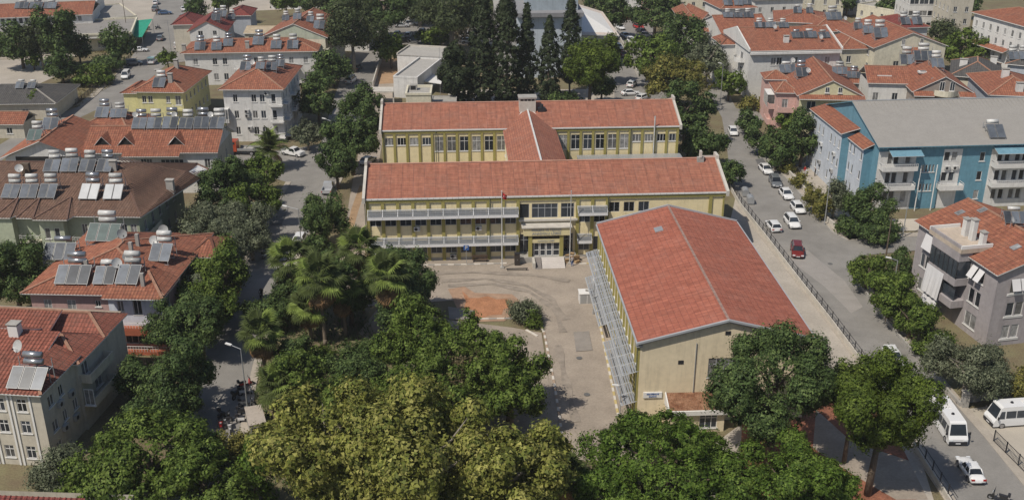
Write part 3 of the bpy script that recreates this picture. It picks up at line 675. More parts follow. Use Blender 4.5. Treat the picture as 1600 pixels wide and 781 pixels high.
def car_parts(kind, col, root):
    k = (kind, col)
    L, W, H, zb, zh, xb, xs, xr, xg, zt = CARS[kind]; hl = L / 2; hw = W / 2
    if k not in _vm:
        pm = paint(col); ps = []; mb = MB()
        st = [(hl, .62, .84, .42), (hl - .12, .74, .93, .3), (hl - .5, zh - .1, .98, .2), (xb, zh, 1, .2), (xs - .2, zb, 1, .2), (xr, zb, 1, .2), (xg, zt, .98, .2), (-hl + .12, zt - .04, .93, .3), (-hl, zt - .28, .86, .42)]
        rings = []
        for x, z, f, zb0 in st:
            y = hw * f; rings.append([(x, -y * .94, zb0), (x, -y, .5), (x, -y, z - .16), (x, -y * .93, z - .03), (x, -y * .6, z), (x, 0, z + .015), (x, y * .6, z), (x, y * .93, z - .03), (x, y, z - .16), (x, y, .5), (x, y * .94, zb0)])
        n = len(rings[0]); k0 = 0; i = mb.mi(pm)
        for r in rings: mb.V += r
        for a in range(len(rings) - 1):
            for b in range(n - 1): mb.F.append((a * n + b, (a + 1) * n + b, (a + 1) * n + b + 1, a * n + b + 1)); mb.M.append(i); mb.UV.append(None)
            mb.F.append((a * n, a * n + n - 1, (a + 1) * n + n - 1, (a + 1) * n)); mb.M.append(i); mb.UV.append(None)
        mb.F.append(tuple(range(n))); mb.M.append(i); mb.UV.append(None); mb.F.append(tuple((len(rings) - 1) * n + q for q in reversed(range(n)))); mb.M.append(i); mb.UV.append(None)
        mb.box(hl - .04, hl + .03, -hw * .7, hw * .7, .3, .46, M_DARK); mb.box(-hl - .03, -hl + .04, -hw * .7, hw * .7, .3, .42, M_DARK)
        for x in (hl - .82, -hl + .82):                  # dark wheel arches
            for sy in (-1, 1): mb.tube((x, sy * (hw - .25), .36), (x, sy * (hw + .006), .36), .41, .41, M_DARK, 16)
        yb, yt = hw * .90, hw * .70; gz = zb - .03
        A, B, Cc, D = (xb, yb, zh - .02), (xs, yt, H - .03), (xr, yt, H - .03), (xg, yb, zt - .02)
        for sy in (-1, 1):
            q = [(p[0], p[1] * sy, p[2]) for p in (A, B, Cc, D)]
            mb.bar(q[0], q[1], .09, .07, pm); mb.bar(q[2], q[3], .12, .08, pm); xm = (xs + xr) / 2
            mb.bar((xm, yb * sy, gz), (xm, yt * sy, H - .04), .09, .05, M_DARK if kind != 'old' else pm)
            mb.box(xb - .25, xb - .05, sy * (hw + .02) - .09, sy * (hw + .02) + .09, zb - .02, zb + .12, pm)
        rx = MB(); N = 5
        for a in range(N):
            for b in range(4):
                def q(u, v):
                    x = xs + .06 + (xr - .06 - xs - .06) * u; y = (v - .5) * 2 * (yt + .03); return (x, y, H - .04 + .05 * (1 - (2 * v - 1) ** 2) * (1 - .5 * (2 * u - 1) ** 2) + .0)
                rx.face((q(a / N, b / 4), q((a + 1) / N, b / 4), q((a + 1) / N, (b + 1) / 4), q(a / N, (b + 1) / 4)), pm)
        if kind == 'suv': 
            for sy in (-1, 1): rx.bar((xs, sy * (yt - .02), H + .04), (xr, sy * (yt - .02), H + .04), .05, .04, M_GALV)
        ps.append(('body', mb.mesh('body', True))); ps.append(('roof', rx.mesh('roof', True)))
        g = MB(); g.face((( xb, -yb, zh - .01), (xb, yb, zh - .01), (xs, yt, H - .045), (xs, -yt, H - .045)), M_GLASS); ps.append(('windscreen', g.mesh('windscreen')))
        g = MB(); g.face(((xg, yb, zt - .01), (xg, -yb, zt - .01), (xr, -yt, H - .045), (xr, yt, H - .045)), M_GLASS); ps.append(('rear_window', g.mesh('rear_window')))
        for sy in (-1, 1):
            g = MB(); g.face([(p[0], p[1] * sy, p[2]) for p in (A, B, Cc, D)][::sy], M_GLASS); ps.append(('side_window', g.mesh('side_window')))
            g = MB(); g.box(hl - .16, hl + .008, sy * hw * .68 - .2, sy * hw * .68 + .2, .6, .74, M_LAMP); ps.append(('headlight', g.mesh('headlight')))
            g = MB(); g.box(-hl - .008, -hl + .15, sy * hw * .72 - .17, sy * hw * .72 + .17, .64, .82, M_TAIL); ps.append(('tail_light', g.mesh('tail_light')))
        g = MB(); g.box(-hl - .035, -hl + .01, -.26, .26, .46, .57, M_PLATE); g.box(hl - .01, hl + .035, -.26, .26, .47, .57, M_PLATE); ps.append(('number_plate', g.mesh('number_plate')))
        _vm[k] = ps
    for nm, me in _vm[k]: link(nm, me, root)
    wheel_parts(root, (hl - .82, -hl + .82), hw - .1)
NCAR = 0
def heading_px(px, py, qx, qy): a, b = P(px, py), P(qx, qy); return math.atan2(b.y - a.y, b.x - a.x)
def car(px, py, kind, col, head, label, cat='car', scale=1.0, group=None):
    """px, py: middle of the car on the ground in the photograph; head: heading in radians"""
    p = P(px, py + 3); r = thing('parked_car' if cat == 'car' else cat.replace(' ', '_'), label, cat, p, head, group); r.scale = (scale,) * 3
    car_parts(kind, col, r); return r
def minibus(px, py, head, label, L=6.6, W=2.1, H=2.7):
    r = thing('minibus', label, 'minibus', P(px, py + 4), head); pm = paint('white'); hl, hw = L / 2, W / 2; mb = MB()
    prof = [(-hl, .35), (-hl, 1.3), (-hl + .12, H - .12), (-hl + .3, H), (hl - 1.0, H), (hl - .75, H - .12), (hl - .25, 1.25), (hl - .02, .95), (hl, .35)]
    for sy in (-1, 1): pass
    def y_at(z): return hw if z < 1.2 else hw - .16 * (z - 1.2) / (H - 1.2)
    n = len(prof); Lf = [(x, -y_at(z), z) for x, z in prof]; Rt = [(x, y_at(z), z) for x, z in prof]
    mb.face(Lf, pm); mb.face(Rt[::-1], pm)
    for i in range(n): j = (i + 1) % n; mb.face((Lf[i], Rt[i], Rt[j], Lf[j]), pm)
    mb.box(hl - .05, hl + .06, -hw + .05, hw - .05, .35, .68, M_DARK); mb.box(-hl - .05, -hl + .02, -hw + .05, hw - .05, .35, .6, M_DARK)
    link('body', mb.mesh('body'), r)
    g = MB(); a, b = prof[6], prof[5]
    f = lambda t, y: (a[0] + (b[0] - a[0]) * t + .012, y, a[1] + (b[1] - a[1]) * t + .01)
    g.face((f(.04, -hw + .12), f(.04, hw - .12), f(.9, hw - .26), f(.9, -hw + .26)), M_GLASS); link('windscreen', g.mesh('windscreen'), r)
    for sy in (-1, 1):
        xs = np.linspace(-hl + .25, hl - 1.3, 5)
        for i in range(4):
            g = MB(); z0, z1 = 1.35, 2.2; y0, y1 = (y_at(z0) + .012) * sy, (y_at(z1) + .012) * sy
            g.face(((xs[i] + .05, y0, z0), (xs[i + 1] - .05, y0, z0), (xs[i + 1] - .05, y1, z1), (xs[i] + .05, y1, z1)), M_GLASS); link('side_window', g.mesh('side_window'), r)
        g = MB(); z0, z1 = 1.3, 2.2; g.face(((hl - 1.2, (y_at(z0) + .012) * sy, z0), (hl - .45, (y_at(z0) + .012) * sy, z0), (hl - .75, (y_at(z1) + .012) * sy, z1), (hl - 1.2, (y_at(z1) + .012) * sy, z1)), M_GLASS); link('side_window', g.mesh('side_window'), r)
        g = MB(); g.box(hl - .03, hl + .03, sy * hw * .74 - .18, sy * hw * .74 + .18, .72, .9, M_LAMP); link('headlight', g.mesh('headlight'), r)
        g = MB(); g.box(-hl - .02, -hl + .03, sy * hw * .85 - .08, sy * hw * .85 + .08, .7, 1.1, M_TAIL); link('tail_light', g.mesh('tail_light'), r)
        g = MB(); g.bar((hl - .5, sy * hw, 1.5), (hl - .3, sy * (hw + .22), 1.6), .05, .05, M_DARK); g.box(hl - .36, hl - .26, sy * (hw + .22) - .09, sy * (hw + .22) + .09, 1.35, 1.7, M_DARK); link('mirror', g.mesh('mirror'), r)
    g = MB(); g.box(-1.2, -.4, -.35, .35, H + .003, H + .09, M_TRIM); g.tube((.9, 0, H), (.9, 0, H + .14), .2, .14, M_DARK, 10); link('roof_hatch', g.mesh('roof_hatch'), r)
    g = MB(); g.box(hl + .061, hl + .075, -.27, .27, .42, .54, M_PLATE); link('number_plate', g.mesh('number_plate'), r)
    wheel_parts(r, (hl - 1.05, -hl + 1.3), hw - .12, .38, .24); return r
def pickup(px, py, head, label, col='white', canopy=None):
    r = thing('pickup_truck', label, 'pickup truck', P(px, py + 3), head); pm = paint(col); mb = MB()
    mb.box(-2.5, -.45, -.87, .87, .5, .62, pm); mb.box(-2.5, -2.42, -.87, .87, .62, 1.1, pm)
    for sy in (-1, 1): mb.box(-2.42, -.45, sy * .84 - .04, sy * .84 + .04, .62, 1.1, pm)
    link('load_bed', mb.mesh('load_bed'), r); mb = MB()
    prof = [(-.44, .4), (-.44, 1.05), (-.3, 1.72), (.75, 1.72), (1.3, 1.12), (2.3, 1.02), (2.42, .4)]
    A = [(x, -.86 + (.12 if z > 1.2 else 0), z) for x, z in prof]; B = [(x, .86 - (.12 if z > 1.2 else 0), z) for x, z in prof]; mb.face(A, pm); mb.face(B[::-1], pm)
    for i in range(len(prof)): j = (i + 1) % len(prof); mb.face((A[i], B[i], B[j], A[j]), pm)
    link('cab', mb.mesh('cab'), r)
    g = MB(); g.face(((1.27, -.78, 1.17), (1.27, .78, 1.17), (.81, .68, 1.67), (.81, -.68, 1.67)), M_GLASS); link('windscreen', g.mesh('windscreen'), r)
    for sy in (-1, 1):
        g = MB(); g.face(((-.3, .87 * sy, 1.12), (1.15, .87 * sy, 1.12), (.7, .76 * sy, 1.64), (-.25, .76 * sy, 1.64)), M_GLASS); link('side_window', g.mesh('side_window'), r)
        g = MB(); g.box(2.3, 2.43, sy * .62 - .16, sy * .62 + .16, .72, .9, M_LAMP); link('headlight', g.mesh('headlight'), r)
        g = MB(); g.box(-2.53, -2.4, sy * .78 - .07, sy * .78 + .07, .65, .95, M_TAIL); link('tail_light', g.mesh('tail_light'), r)
    if canopy:
        g = MB(); g.box(-2.45, -.5, -.85, .85, 1.75, 1.85, paint(canopy))
        for x in (-2.4, -.55):
            for y in (-.8, .8): g.bar((x, y, 1.1), (x, y, 1.75), .05, .05, M_GALV)
        link('canopy', g.mesh('canopy'), r)
    wheel_parts(r, (1.55, -1.6), .78, .36, .22); return r
def lorry(px, py, head, label, col='orange red'):
    r = thing('lorry', label, 'lorry', P(px, py + 3), head); pm = paint(col); mb = MB()
    mb.box(1.3, 3.2, -1.05, 1.05, .8, 2.2, pm); mb.box(1.3, 2.8, -1.0, 1.0, 2.2, 2.9, pm); mb.box(3.2, 3.3, -1.0, 1.0, .6, 1.0, M_DARK); link('cab', mb.mesh('cab'), r)
    g = MB(); g.face(((3.0, -.85, 2.12), (3.0, .85, 2.12), (2.82, .8, 2.8), (2.82, -.8, 2.8)), M_GLASS); link('windscreen', g.mesh('windscreen'), r)
    for sy in (-1, 1): g = MB(); g.box(1.6, 2.6, sy * 1.01 - .01, sy * 1.01 + .01, 2.22, 2.7, M_GLASS); link('side_window', g.mesh('side_window'), r)
    g = MB(); g.box(-3.6, 1.15, -1.1, 1.1, 1.0, 1.12, M_CONC); g.box(-3.6, 1.15, -1.12, -1.05, 1.125, 1.5, M_GALV); g.box(-3.6, 1.15, 1.05, 1.12, 1.125, 1.5, M_GALV); g.bar((-3.5, 0, .8), (1.3, 0, .8), .5, .25, M_DARK); link('flat_bed', g.mesh('flat_bed'), r)
    wheel_parts(r, (2.3, -1.6, -2.7), .95, .48, .3); return r
_sc = {}
def scooter(px, py, head, label, col='black', rider=False, group=None, lean=True):
    r = thing('motor_scooter', label, 'scooter', P(px, py), head, group); r.scale = (1.18,) * 3 if not rider else (1,) * 3; pm = paint(col)
    if col not in _sc:
        a = MB(); a.box(-.65, .0, -.14, .14, .38, .68, pm); a.box(.0, .35, -.13, .13, .26, .36, M_DARK)
        a.bar((.38, 0, .3), (.5, 0, .95), .32, .08, pm); a.bar((.52, 0, .6), (.66, 0, .3), .14, .14, pm); a.bar((.5, 0, .6), (.44, 0, 1.02), .05, .05, M_DARK)
        b = MB(); b.box(-.62, .08, -.13, .13, .685, .78, M_DARK); c = MB(); c.bar((.43, -.33, 1.03), (.43, .33, 1.03), .05, .05, M_DARK); c.bar((.44, -.3, 1.05), (.42, -.32, 1.22), .02, .02, M_DARK); c.bar((.44, .3, 1.05), (.42, .32, 1.22), .02, .02, M_DARK)
        d = MB(); d.tube((0, -.055, 0), (0, .055, 0), .26, .26, M_TYRE, 14); e = MB(); e.tube((0, -.06, 0), (0, .06, 0), .14, .14, M_RIM, 10); f = MB(); f.box(.53, .57, -.08, .08, .82, .94, M_LAMP)
        g = MB(); g.box(-.82, -.6, -.16, .16, .78, 1.05, M_DARK)
        _sc[col] = [('body', a.mesh('body')), ('seat', b.mesh('seat')), ('handlebar', c.mesh('handlebar')), ('headlight', f.mesh('headlight')), ('wheel', d.mesh('wheel')), ('rim', e.mesh('rim')), ('top_box', g.mesh('top_box'))]
    for nm, me in _sc[col]:
        if nm == 'wheel':
            for x in (.68, -.58): w = link('wheel', me, r, (x, 0, .26)); link('rim', _sc[col][5][1], w)
        elif nm != 'rim': link(nm, me, r)
    return r

# ------------------------------------------------------------------ people: one skinned surface each
SKIN = mat('skin', (0.32, 0.18, 0.12), var=0.05); HAIR = mat('hair', (0.02, 0.015, 0.012), var=0)
def person(loc, rz, label, top, legs, pose='stand'):
    r = thing('person', label, 'person', loc, rz); J = {}; E_ = []
    def chain(pts, m): 
        return pts
    if pose == 'stand':
        J = dict(pel=(0, 0, .95, .14), wa=(0, 0, 1.12, .12), ch=(.01, 0, 1.32, .155), nk=(.01, 0, 1.50, .06), hd=(.03, 0, 1.60, .09), tp=(.02, 0, 1.70, .085),
                 hl=(0, .1, .9, .09), kl=(.05, .11, .5, .065), al=(-.02, .12, .09, .045), fl=(.13, .13, .04, .04), hr=(0, -.1, .9, .09), kr=(.02, -.11, .5, .065), ar=(-.06, -.12, .09, .045), fr=(.09, -.13, .04, .04),
                 sl=(0, .19, 1.42, .065), el=(-.02, .25, 1.14, .045), wl=(.1, .25, .9, .032), pl=(.14, .25, .82, .035), sr=(0, -.19, 1.42, .065), er=(-.02, -.25, 1.14, .045), wr=(.1, -.25, .9, .032), pr=(.14, -.25, .82, .035))
    else:
        J = dict(pel=(-.2, 0, .86, .15), wa=(-.18, 0, 1.02, .12), ch=(-.08, 0, 1.24, .155), nk=(-.02, 0, 1.42, .06), hd=(.02, 0, 1.52, .095), tp=(.02, 0, 1.62, .09),
                 hl=(-.15, .1, .84, .09), kl=(.25, .17, .8, .07), al=(.2, .17, .42, .045), fl=(.34, .17, .38, .04), hr=(-.15, -.1, .84, .09), kr=(.25, -.17, .8, .07), ar=(.2, -.17, .42, .045), fr=(.34, -.17, .38, .04),
                 sl=(-.06, .19, 1.36, .065), el=(.12, .27, 1.14, .045), wl=(.36, .27, 1.08, .032), pl=(.43, .27, 1.07, .035), sr=(-.06, -.19, 1.36, .065), er=(.12, -.27, 1.14, .045), wr=(.36, -.27, 1.08, .032), pr=(.43, -.27, 1.07, .035))
    E_ = [('pel', 'wa'), ('wa', 'ch'), ('ch', 'nk'), ('nk', 'hd'), ('hd', 'tp'), ('pel', 'hl'), ('hl', 'kl'), ('kl', 'al'), ('al', 'fl'), ('pel', 'hr'), ('hr', 'kr'), ('kr', 'ar'), ('ar', 'fr'), ('ch', 'sl'), ('sl', 'el'), ('el', 'wl'), ('wl', 'pl'), ('ch', 'sr'), ('sr', 'er'), ('er', 'wr'), ('wr', 'pr')]
    names = list(J); me = bpy.data.meshes.new('body'); me.from_pydata([J[n][:3] for n in names], [(names.index(a), names.index(b)) for a, b in E_], [])
    o = link('body', me, r); o.modifiers.new('Skin', 'SKIN')
    for i, n in enumerate(names): me.skin_vertices[0].data[i].radius = (J[n][3],) * 2
    me.skin_vertices[0].data[0].use_root = True
    s = o.modifiers.new('Sub', 'SUBSURF'); s.levels = 1; s.render_levels = 1
    dg = bpy.context.evaluated_depsgraph_get(); dg.update(); ev = o.evaluated_get(dg); nm = bpy.data.meshes.new_from_object(ev); o.modifiers.clear(); o.data = nm; nm.materials.clear()
    for m in (SKIN, mat('cloth_' + '_'.join('%d' % (c * 100) for c in top), top, var=.1), mat('cloth_' + '_'.join('%d' % (c * 100) for c in legs), legs, var=.1), HAIR, M_DARK): nm.materials.append(m)
    hz = J['nk'][2]
    for p in nm.polygons:
        c = p.center; hand = min((Vector(J[k][:3]) - c).length for k in ('pl', 'pr'))
        if c.z > J['tp'][2] - .02 or (c.z > hz + .08 and c.x < J['hd'][0] - .05): p.material_index = 3
        elif c.z > hz - .01: p.material_index = 0
        elif hand < .09: p.material_index = 0
        elif c.z < min(J['al'][2], J['ar'][2]) - .0 and min((Vector(J[k][:3]) - c).length for k in ('fl', 'fr', 'al', 'ar')) < .17: p.material_index = 4
        elif c.z < J['pel'][2] + .02 and min((Vector(J[k][:3]) - c).length for k in ('pl', 'pr', 'wl', 'wr', 'el', 'er')) > .15: p.material_index = 2
        else: p.material_index = 1
        p.use_smooth = True
    return r

def street_lamp(px, py, h, label, arm=1.2, az=math.pi):
    r = thing('street_lamp', label, 'street lamp', P(px, py)); mb = MB()
    mb.tube((0, 0, 0), (0, 0, h), .09, .055, M_GALV, 8); mb.tube((0, 0, 0), (0, 0, .5), .14, .13, M_GALV, 8); mb.tube((0, 0, h - .05), (math.cos(az) * arm, math.sin(az) * arm, h + .25), .04, .04, M_GALV, 6); link('pole', mb.mesh('pole'), r)
    mb = MB(); mb.box(-.12, .65, -.14, .14, -.05, .07, M_TRIM); o = link('lamp_head', mb.mesh('lamp_head'), r, (math.cos(az) * arm, math.sin(az) * arm, h + .27)); o.rotation_euler = (0, -.12, az); return r
def pole(px, py, h, label, r0=.1, cat='pole', name='utility_pole', m=None):
    mb = MB(); mb.tube((0, 0, 0), (0, 0, h), r0, r0 * .6, m or M_GALV, 8); mb.box(-r0 * 1.6, r0 * 1.6, -r0 * 1.6, r0 * 1.6, 0, .12, M_CONC)
    return tag(link(name, mb.mesh(name), None, P(px, py)), label, cat)
def fence(name, label, pts, h=1.2, step=2.0, m=None, base=0.0, infill='rails', cat='fence', wall_h=0.0, wm=None, wt=.25):
    """a metal fence along ground points, on a low wall where wall_h > 0"""
    m = m or M_DARK; o = pts[0].copy(); r = thing(name, label, cat, o); pts = [p - o for p in pts]
    rail = MB(); wl = MB(); up = Vector((0, 0, 1)); pm = None
    for a, b in zip(pts, pts[1:]):
        d = (b - a); L = d.length; n = max(1, round(L / step)); za = wall_h
        if wall_h:
            dd = d.normalized(); s = Vector((-dd.y, dd.x, 0)) * wt / 2; q = [a - s, b - s, b + s, a + s]
            wl.face([p + up * wall_h for p in q], wm or M_CONC)
            for i in range(4): p, t = q[i], q[(i + 1) % 4]; wl.face((p, t, t + up * wall_h, p + up * wall_h), wm or M_CONC)
        if h:
            for z in ((h - .05, h * .12) if infill != 'two' else (h - .05, h * .5)): rail.bar(a + up * (za + z), b + up * (za + z), .05, .05, m)
            if infill == 'bars':
                k = int(L / .22)
                for i in range(k): rail.bar(a + d * (i / k) + up * (za + h * .12), a + d * (i / k) + up * (za + h), .025, .025, m)
            for i in range(n):
                if pm is None: mm = MB(); mm.box(-.05, .05, -.05, .05, 0, h + .05, m); pm = mm.mesh('post')
                link('post', pm, r, a + d * (i / n) + up * za)
    if h: link('rail', rail.mesh('rail'), r)
    if wall_h: link('base_wall', wl.mesh('base_wall'), r)
    return r
# ------------------------------------------------------------------ the ground
G_SOIL = mat('dry_soil', (0.21, 0.155, 0.10), var=.3, scale=.25, fine=.25, fscale=5, col2=(0.15, 0.14, 0.075), bump=.4)
G_ASPH = mat('asphalt', (0.24, 0.228, 0.212), var=.2, scale=.18, fine=.07, fscale=7, bump=.2)
G_YARD = mat('yard_concrete', (0.335, 0.285, 0.235), var=.22, scale=.16, fine=.1, fscale=4, bump=.2)
G_PAVE = mat('pavement', (0.38, 0.34, 0.29), var=.14, scale=.4, fine=.1, fscale=6)
G_PATCH = mat('asphalt_patch', (0.13, 0.13, 0.13), var=.12, scale=.5, fine=.1, fscale=8)
G_RED = mat('red_earth', (0.38, 0.18, 0.095), var=.22, scale=.6, fine=.2, fscale=6, bump=.4)
G_PALE = mat('pale_ground', (0.40, 0.36, 0.31), var=.15, scale=.12, fine=.08, fscale=3)
G_GRASS = mat('dry_grass', (0.17, 0.15, 0.06), var=.3, scale=.5, fine=.3, fscale=8, bump=.5)
LIFT = [0.0]
def sheet(name, pts, m, lift=None, world=False):
    LIFT[0] += 0.004; z = LIFT[0] if lift is None else lift
    mb = MB(); q = [(p if world else P(*p)) for p in pts]; q = [Vector((p.x, p.y, z)) for p in q]
    a = sum(q[i].x * q[(i + 1) % len(q)].y - q[(i + 1) % len(q)].x * q[i].y for i in range(len(q)))
    mb.face(q if a > 0 else q[::-1], m); return struct(name, mb.mesh(name))
mb = MB(); mb.face([(-3000, -200, 0), (3000, -200, 0), (3000, 5000, 0), (-3000, 5000, 0)], G_SOIL); struct('ground', mb.mesh('ground'))
Vv = lambda x, y: Vector((x, y, 0))
# far pale lots and streets
sheet('pale_lot', [(-300, 95), (60, 92), (150, 62), (330, 20), (520, 12), (640, 12), (640, -60), (-300, -60)], G_PALE)
sheet('grey_lot', [(-60, 140), (-60, 95), (60, 92), (110, 70), (120, 88), (70, 108), (90, 118), (60, 132)], G_PALE)
sheet('street', [(330, -60), (265, -60), (243, 20), (226, 60), (205, 90), (175, 115), (140, 150), (120, 165), (205, 175), (215, 140), (262, 100), (300, 95), (292, 60), (312, 20)], G_ASPH)
sheet('street', [(-60, 262), (60, 190), (140, 160), (165, 165), (60, 215), (-60, 290)], G_ASPH)
sheet('parking_lot', [(520, 62), (560, 30), (720, 18), (830, 22), (830, 70), (600, 70), (560, 72)], G_ASPH)
sheet('parking_lot', [(905, 165), (955, 50), (962, -30), (1030, -30), (1018, 30), (1050, 165)], G_ASPH)
sheet('courtyard', [(700, 165), (700, 140), (960, 140), (960, 170)], G_PALE)
# the street left of the school
sheet('street', [(557, 72), (600, 72), (583, 137), (566, 205), (545, 240), (522, 290), (490, 350), (462, 400), (440, 440), (408, 520), (388, 600), (372, 690), (360, 781), (352, 850), (240, 850), (262, 781), (288, 660), (322, 550), (354, 470), (392, 400), (428, 330), (455, 285), (500, 230), (520, 160), (540, 100)], G_ASPH)
sheet('street', [(360, 262), (360, 238), (430, 236), (505, 226), (520, 244), (458, 288), (415, 275)], G_ASPH)
sheet('yard_path', [(585, 120), (625, 118), (615, 160), (600, 205), (590, 270), (575, 330), (568, 420), (520, 480), (535, 380), (548, 300), (560, 240)], G_YARD)
sheet('soil_strip', [(562, 290), (548, 330), (540, 372), (548, 372), (560, 330), (572, 292)], mat('strip_soil', (0.33, 0.22, 0.13), var=.25, scale=.7, fine=.15))
sheet('soil_strip', [(594, 92), (628, 92), (628, 130), (590, 132)], mat('orange_soil', (0.38, 0.25, 0.15), var=.2, scale=.5))
# the school yard
sheet('school_yard', [(560, 412), (1000, 396), (1010, 560), (1020, 720), (860, 720), (858, 600), (850, 520), (802, 468), (700, 470), (560, 480)], G_YARD)
sheet('yard_track', [(600, 470), (560, 520), (820, 720), (866, 720), (858, 600), (846, 520), (800, 512), (700, 500)], G_YARD)
sheet('red_dust', [(700, 452), (726, 448), (742, 458), (800, 460), (812, 470), (806, 488), (788, 502), (742, 503), (724, 496), (712, 478), (706, 464)], mat('red_dust', (0.36, 0.235, 0.16), var=.25, scale=.9, fine=.15))
sheet('red_earth_bed', [(722, 455), (729, 461), (733, 466), (748, 466), (762, 463), (776, 468), (792, 467), (799, 473), (796, 480), (787, 484), (784, 492), (766, 493), (752, 498), (738, 494), (733, 486), (725, 482), (728, 472)], G_RED)
sheet('yard_ground', [(1150, 305), (1165, 330), (1250, 440), (1305, 510), (1345, 565), (1440, 720), (1480, 850), (1130, 850), (1080, 720), (1243, 600), (1230, 480), (1140, 350)], G_PALE)
sheet('red_soil_bed', [(1160, 650), (1250, 640), (1330, 600), (1380, 640), (1420, 720), (1445, 850), (1150, 850)], mat('red_soil', (0.24, 0.10, 0.06), var=.3, scale=.6, fine=.25, fscale=5))
sheet('yard_apron', [(1275, 640), (1330, 690), (1420, 720), (1450, 781), (1400, 781), (1330, 740), (1270, 700)], G_YARD)
# the street right of the school, with its side street and pavement
RL = [(985, -60), (1020, 20), (1060, 75), (1105, 140), (1128, 185), (1136, 230), (1140, 280), (1160, 322), (1200, 372), (1250, 434), (1305, 504), (1350, 562), (1400, 640), (1440, 700), (1500, 790), (1560, 880)]
RR = [(1700, 880), (1600, 760), (1540, 686), (1500, 640), (1450, 580), (1400, 520), (1362, 470), (1338, 436), (1334, 415), (1345, 400), (1430, 392), (1700, 380), (1700, 362), (1430, 370), (1325, 376), (1300, 362), (1275, 332), (1240, 290), (1205, 255), (1175, 222), (1160, 196), (1172, 188), (1215, 190), (1215, 180), (1150, 170), (1135, 140), (1090, 75), (1060, 20), (1030, -60)]
sheet('street', RL + RR, G_ASPH)
sheet('road_patch', [(1230, 395), (1262, 392), (1320, 440), (1348, 480), (1330, 490), (1290, 450), (1240, 412)], mat('worn_asphalt', (0.30, 0.28, 0.26), var=.12, scale=.5, fine=.1))
def kerb_strip(name, pts, w, h, m):
    """a raised strip to the right of a line of ground points"""
    mb = MB(); q = [P(*p) if not isinstance(p, Vector) else p for p in pts]; lo = []; 
    for i, p in enumerate(q):
        d = (q[min(i + 1, len(q) - 1)] - q[max(i - 1, 0)]).normalized(); lo.append(p + Vector((d.y, -d.x, 0)) * w)
    up = Vector((0, 0, h))
    for i in range(len(q) - 1):
        mb.face((q[i] + up, lo[i] + up, lo[i + 1] + up, q[i + 1] + up)[::-1] if True else None, m)
        mb.face((q[i], q[i + 1], q[i + 1] + up, q[i] + up), m); mb.face((lo[i + 1], lo[i], lo[i] + up, lo[i + 1] + up), m)
    mb.face((q[0], q[0] + up, lo[0] + up, lo[0]), m); mb.face((q[-1], lo[-1], lo[-1] + up, q[-1] + up), m)
    return struct(name, mb.mesh(name))
kerb_strip('pavement', [(1325, 376), (1300, 362), (1275, 332), (1240, 290), (1205, 255), (1175, 222), (1160, 196)], 2.3, .13, G_PAVE)
kerb_strip('kerb', [Vector((p.x - .18, p.y - .1, 0)) for p in [P(*q) for q in [(1325, 376), (1300, 362), (1275, 332), (1240, 290), (1205, 255), (1175, 222), (1160, 196)]]], .17, .15, M_CONC)
kerb_strip('pavement', [(1700, 362), (1430, 370), (1327, 376)], 1.6, .13, G_PAVE)
kerb_strip('pavement', [(1600, 760), (1540, 686), (1500, 640), (1450, 580), (1400, 520), (1362, 470), (1340, 436)], 1.1, .13, G_PAVE)
kerb_strip('pavement', [(1160, 322), (1200, 372), (1250, 434), (1305, 504), (1350, 562), (1400, 640), (1440, 700), (1500, 790)][::1], 1.2, .10, G_PAVE)
kerb_strip('pavement', [(455, 285), (428, 330), (392, 400), (354, 470), (322, 550), (288, 660), (262, 781)], 1.0, .12, G_PAVE)
kerb_strip('pavement', [(372, 690), (388, 600), (408, 520), (440, 440), (462, 400), (490, 350), (522, 290), (545, 240)], 1.0, .12, G_PAVE)
kerb_strip('pavement', [(205, 90), (175, 115), (140, 150), (120, 165)][::-1], 1.6, .12, G_PAVE)
sheet('forecourt', [(1505, 640), (1540, 636), (1700, 640), (1700, 820), (1600, 745), (1550, 690)], mat('forecourt_concrete', (0.42, 0.38, 0.32), var=.1, scale=.3, fine=.08))
sheet('forecourt', [(1243, 258), (1280, 250), (1300, 300), (1340, 330), (1330, 362), (1280, 318)], G_PAVE)
sheet('forecourt', [(1330, 345), (1600, 338), (1600, 360), (1350, 362)], mat('cream_paving', (0.5, 0.45, 0.38), var=.1, scale=.4))
# painted kerbs of the drive: white and bare blocks in turn
def block_kerb(pts, m1, m2, label_m=None, w=.28, h=.16, step=.9):
    mb = MB(); q = [P(*p) for p in pts]; acc = 0; k = 0
    for a, b in zip(q, q[1:]):
        d = b - a; L = d.length; d.normalize(); n = max(1, int(L / step)); rz = math.atan2(d.y, d.x); T0 = Matrix.Rotation(rz, 4, 'Z')
        for i in range(n):
            T = Matrix.Translation(a + d * (L * i / n)) @ T0; mb.box(.01, L / n - .02, -w / 2, w / 2, 0, h, m1 if k % 2 else m2, T); k += 1
    o = struct('painted_kerb', mb.mesh('painted_kerb')); return o
M_KW = mat('kerb_white', (0.62, 0.58, 0.52), var=.12); M_KY = mat('kerb_yellow', (0.52, 0.42, 0.2), var=.15)
block_kerb([(838, 500), (850, 520), (858, 560), (866, 600), (874, 650), (880, 700)], M_KW, mat('kerb_brick', (0.36, 0.27, 0.2), var=.2), step=.8)
block_kerb([(925, 452), (932, 480), (944, 540), (956, 600), (968, 660), (975, 700)], M_KW, M_KY)
block_kerb([(648, 415), (720, 414), (792, 412)], M_KW, M_CONC)
block_kerb([(905, 413), (928, 412), (930, 430)], M_KY, M_KW)
block_kerb([(822, 516), (840, 526)], M_KW, M_KW); block_kerb([(716, 505), (752, 499), (800, 498)], M_KW, M_CONC)
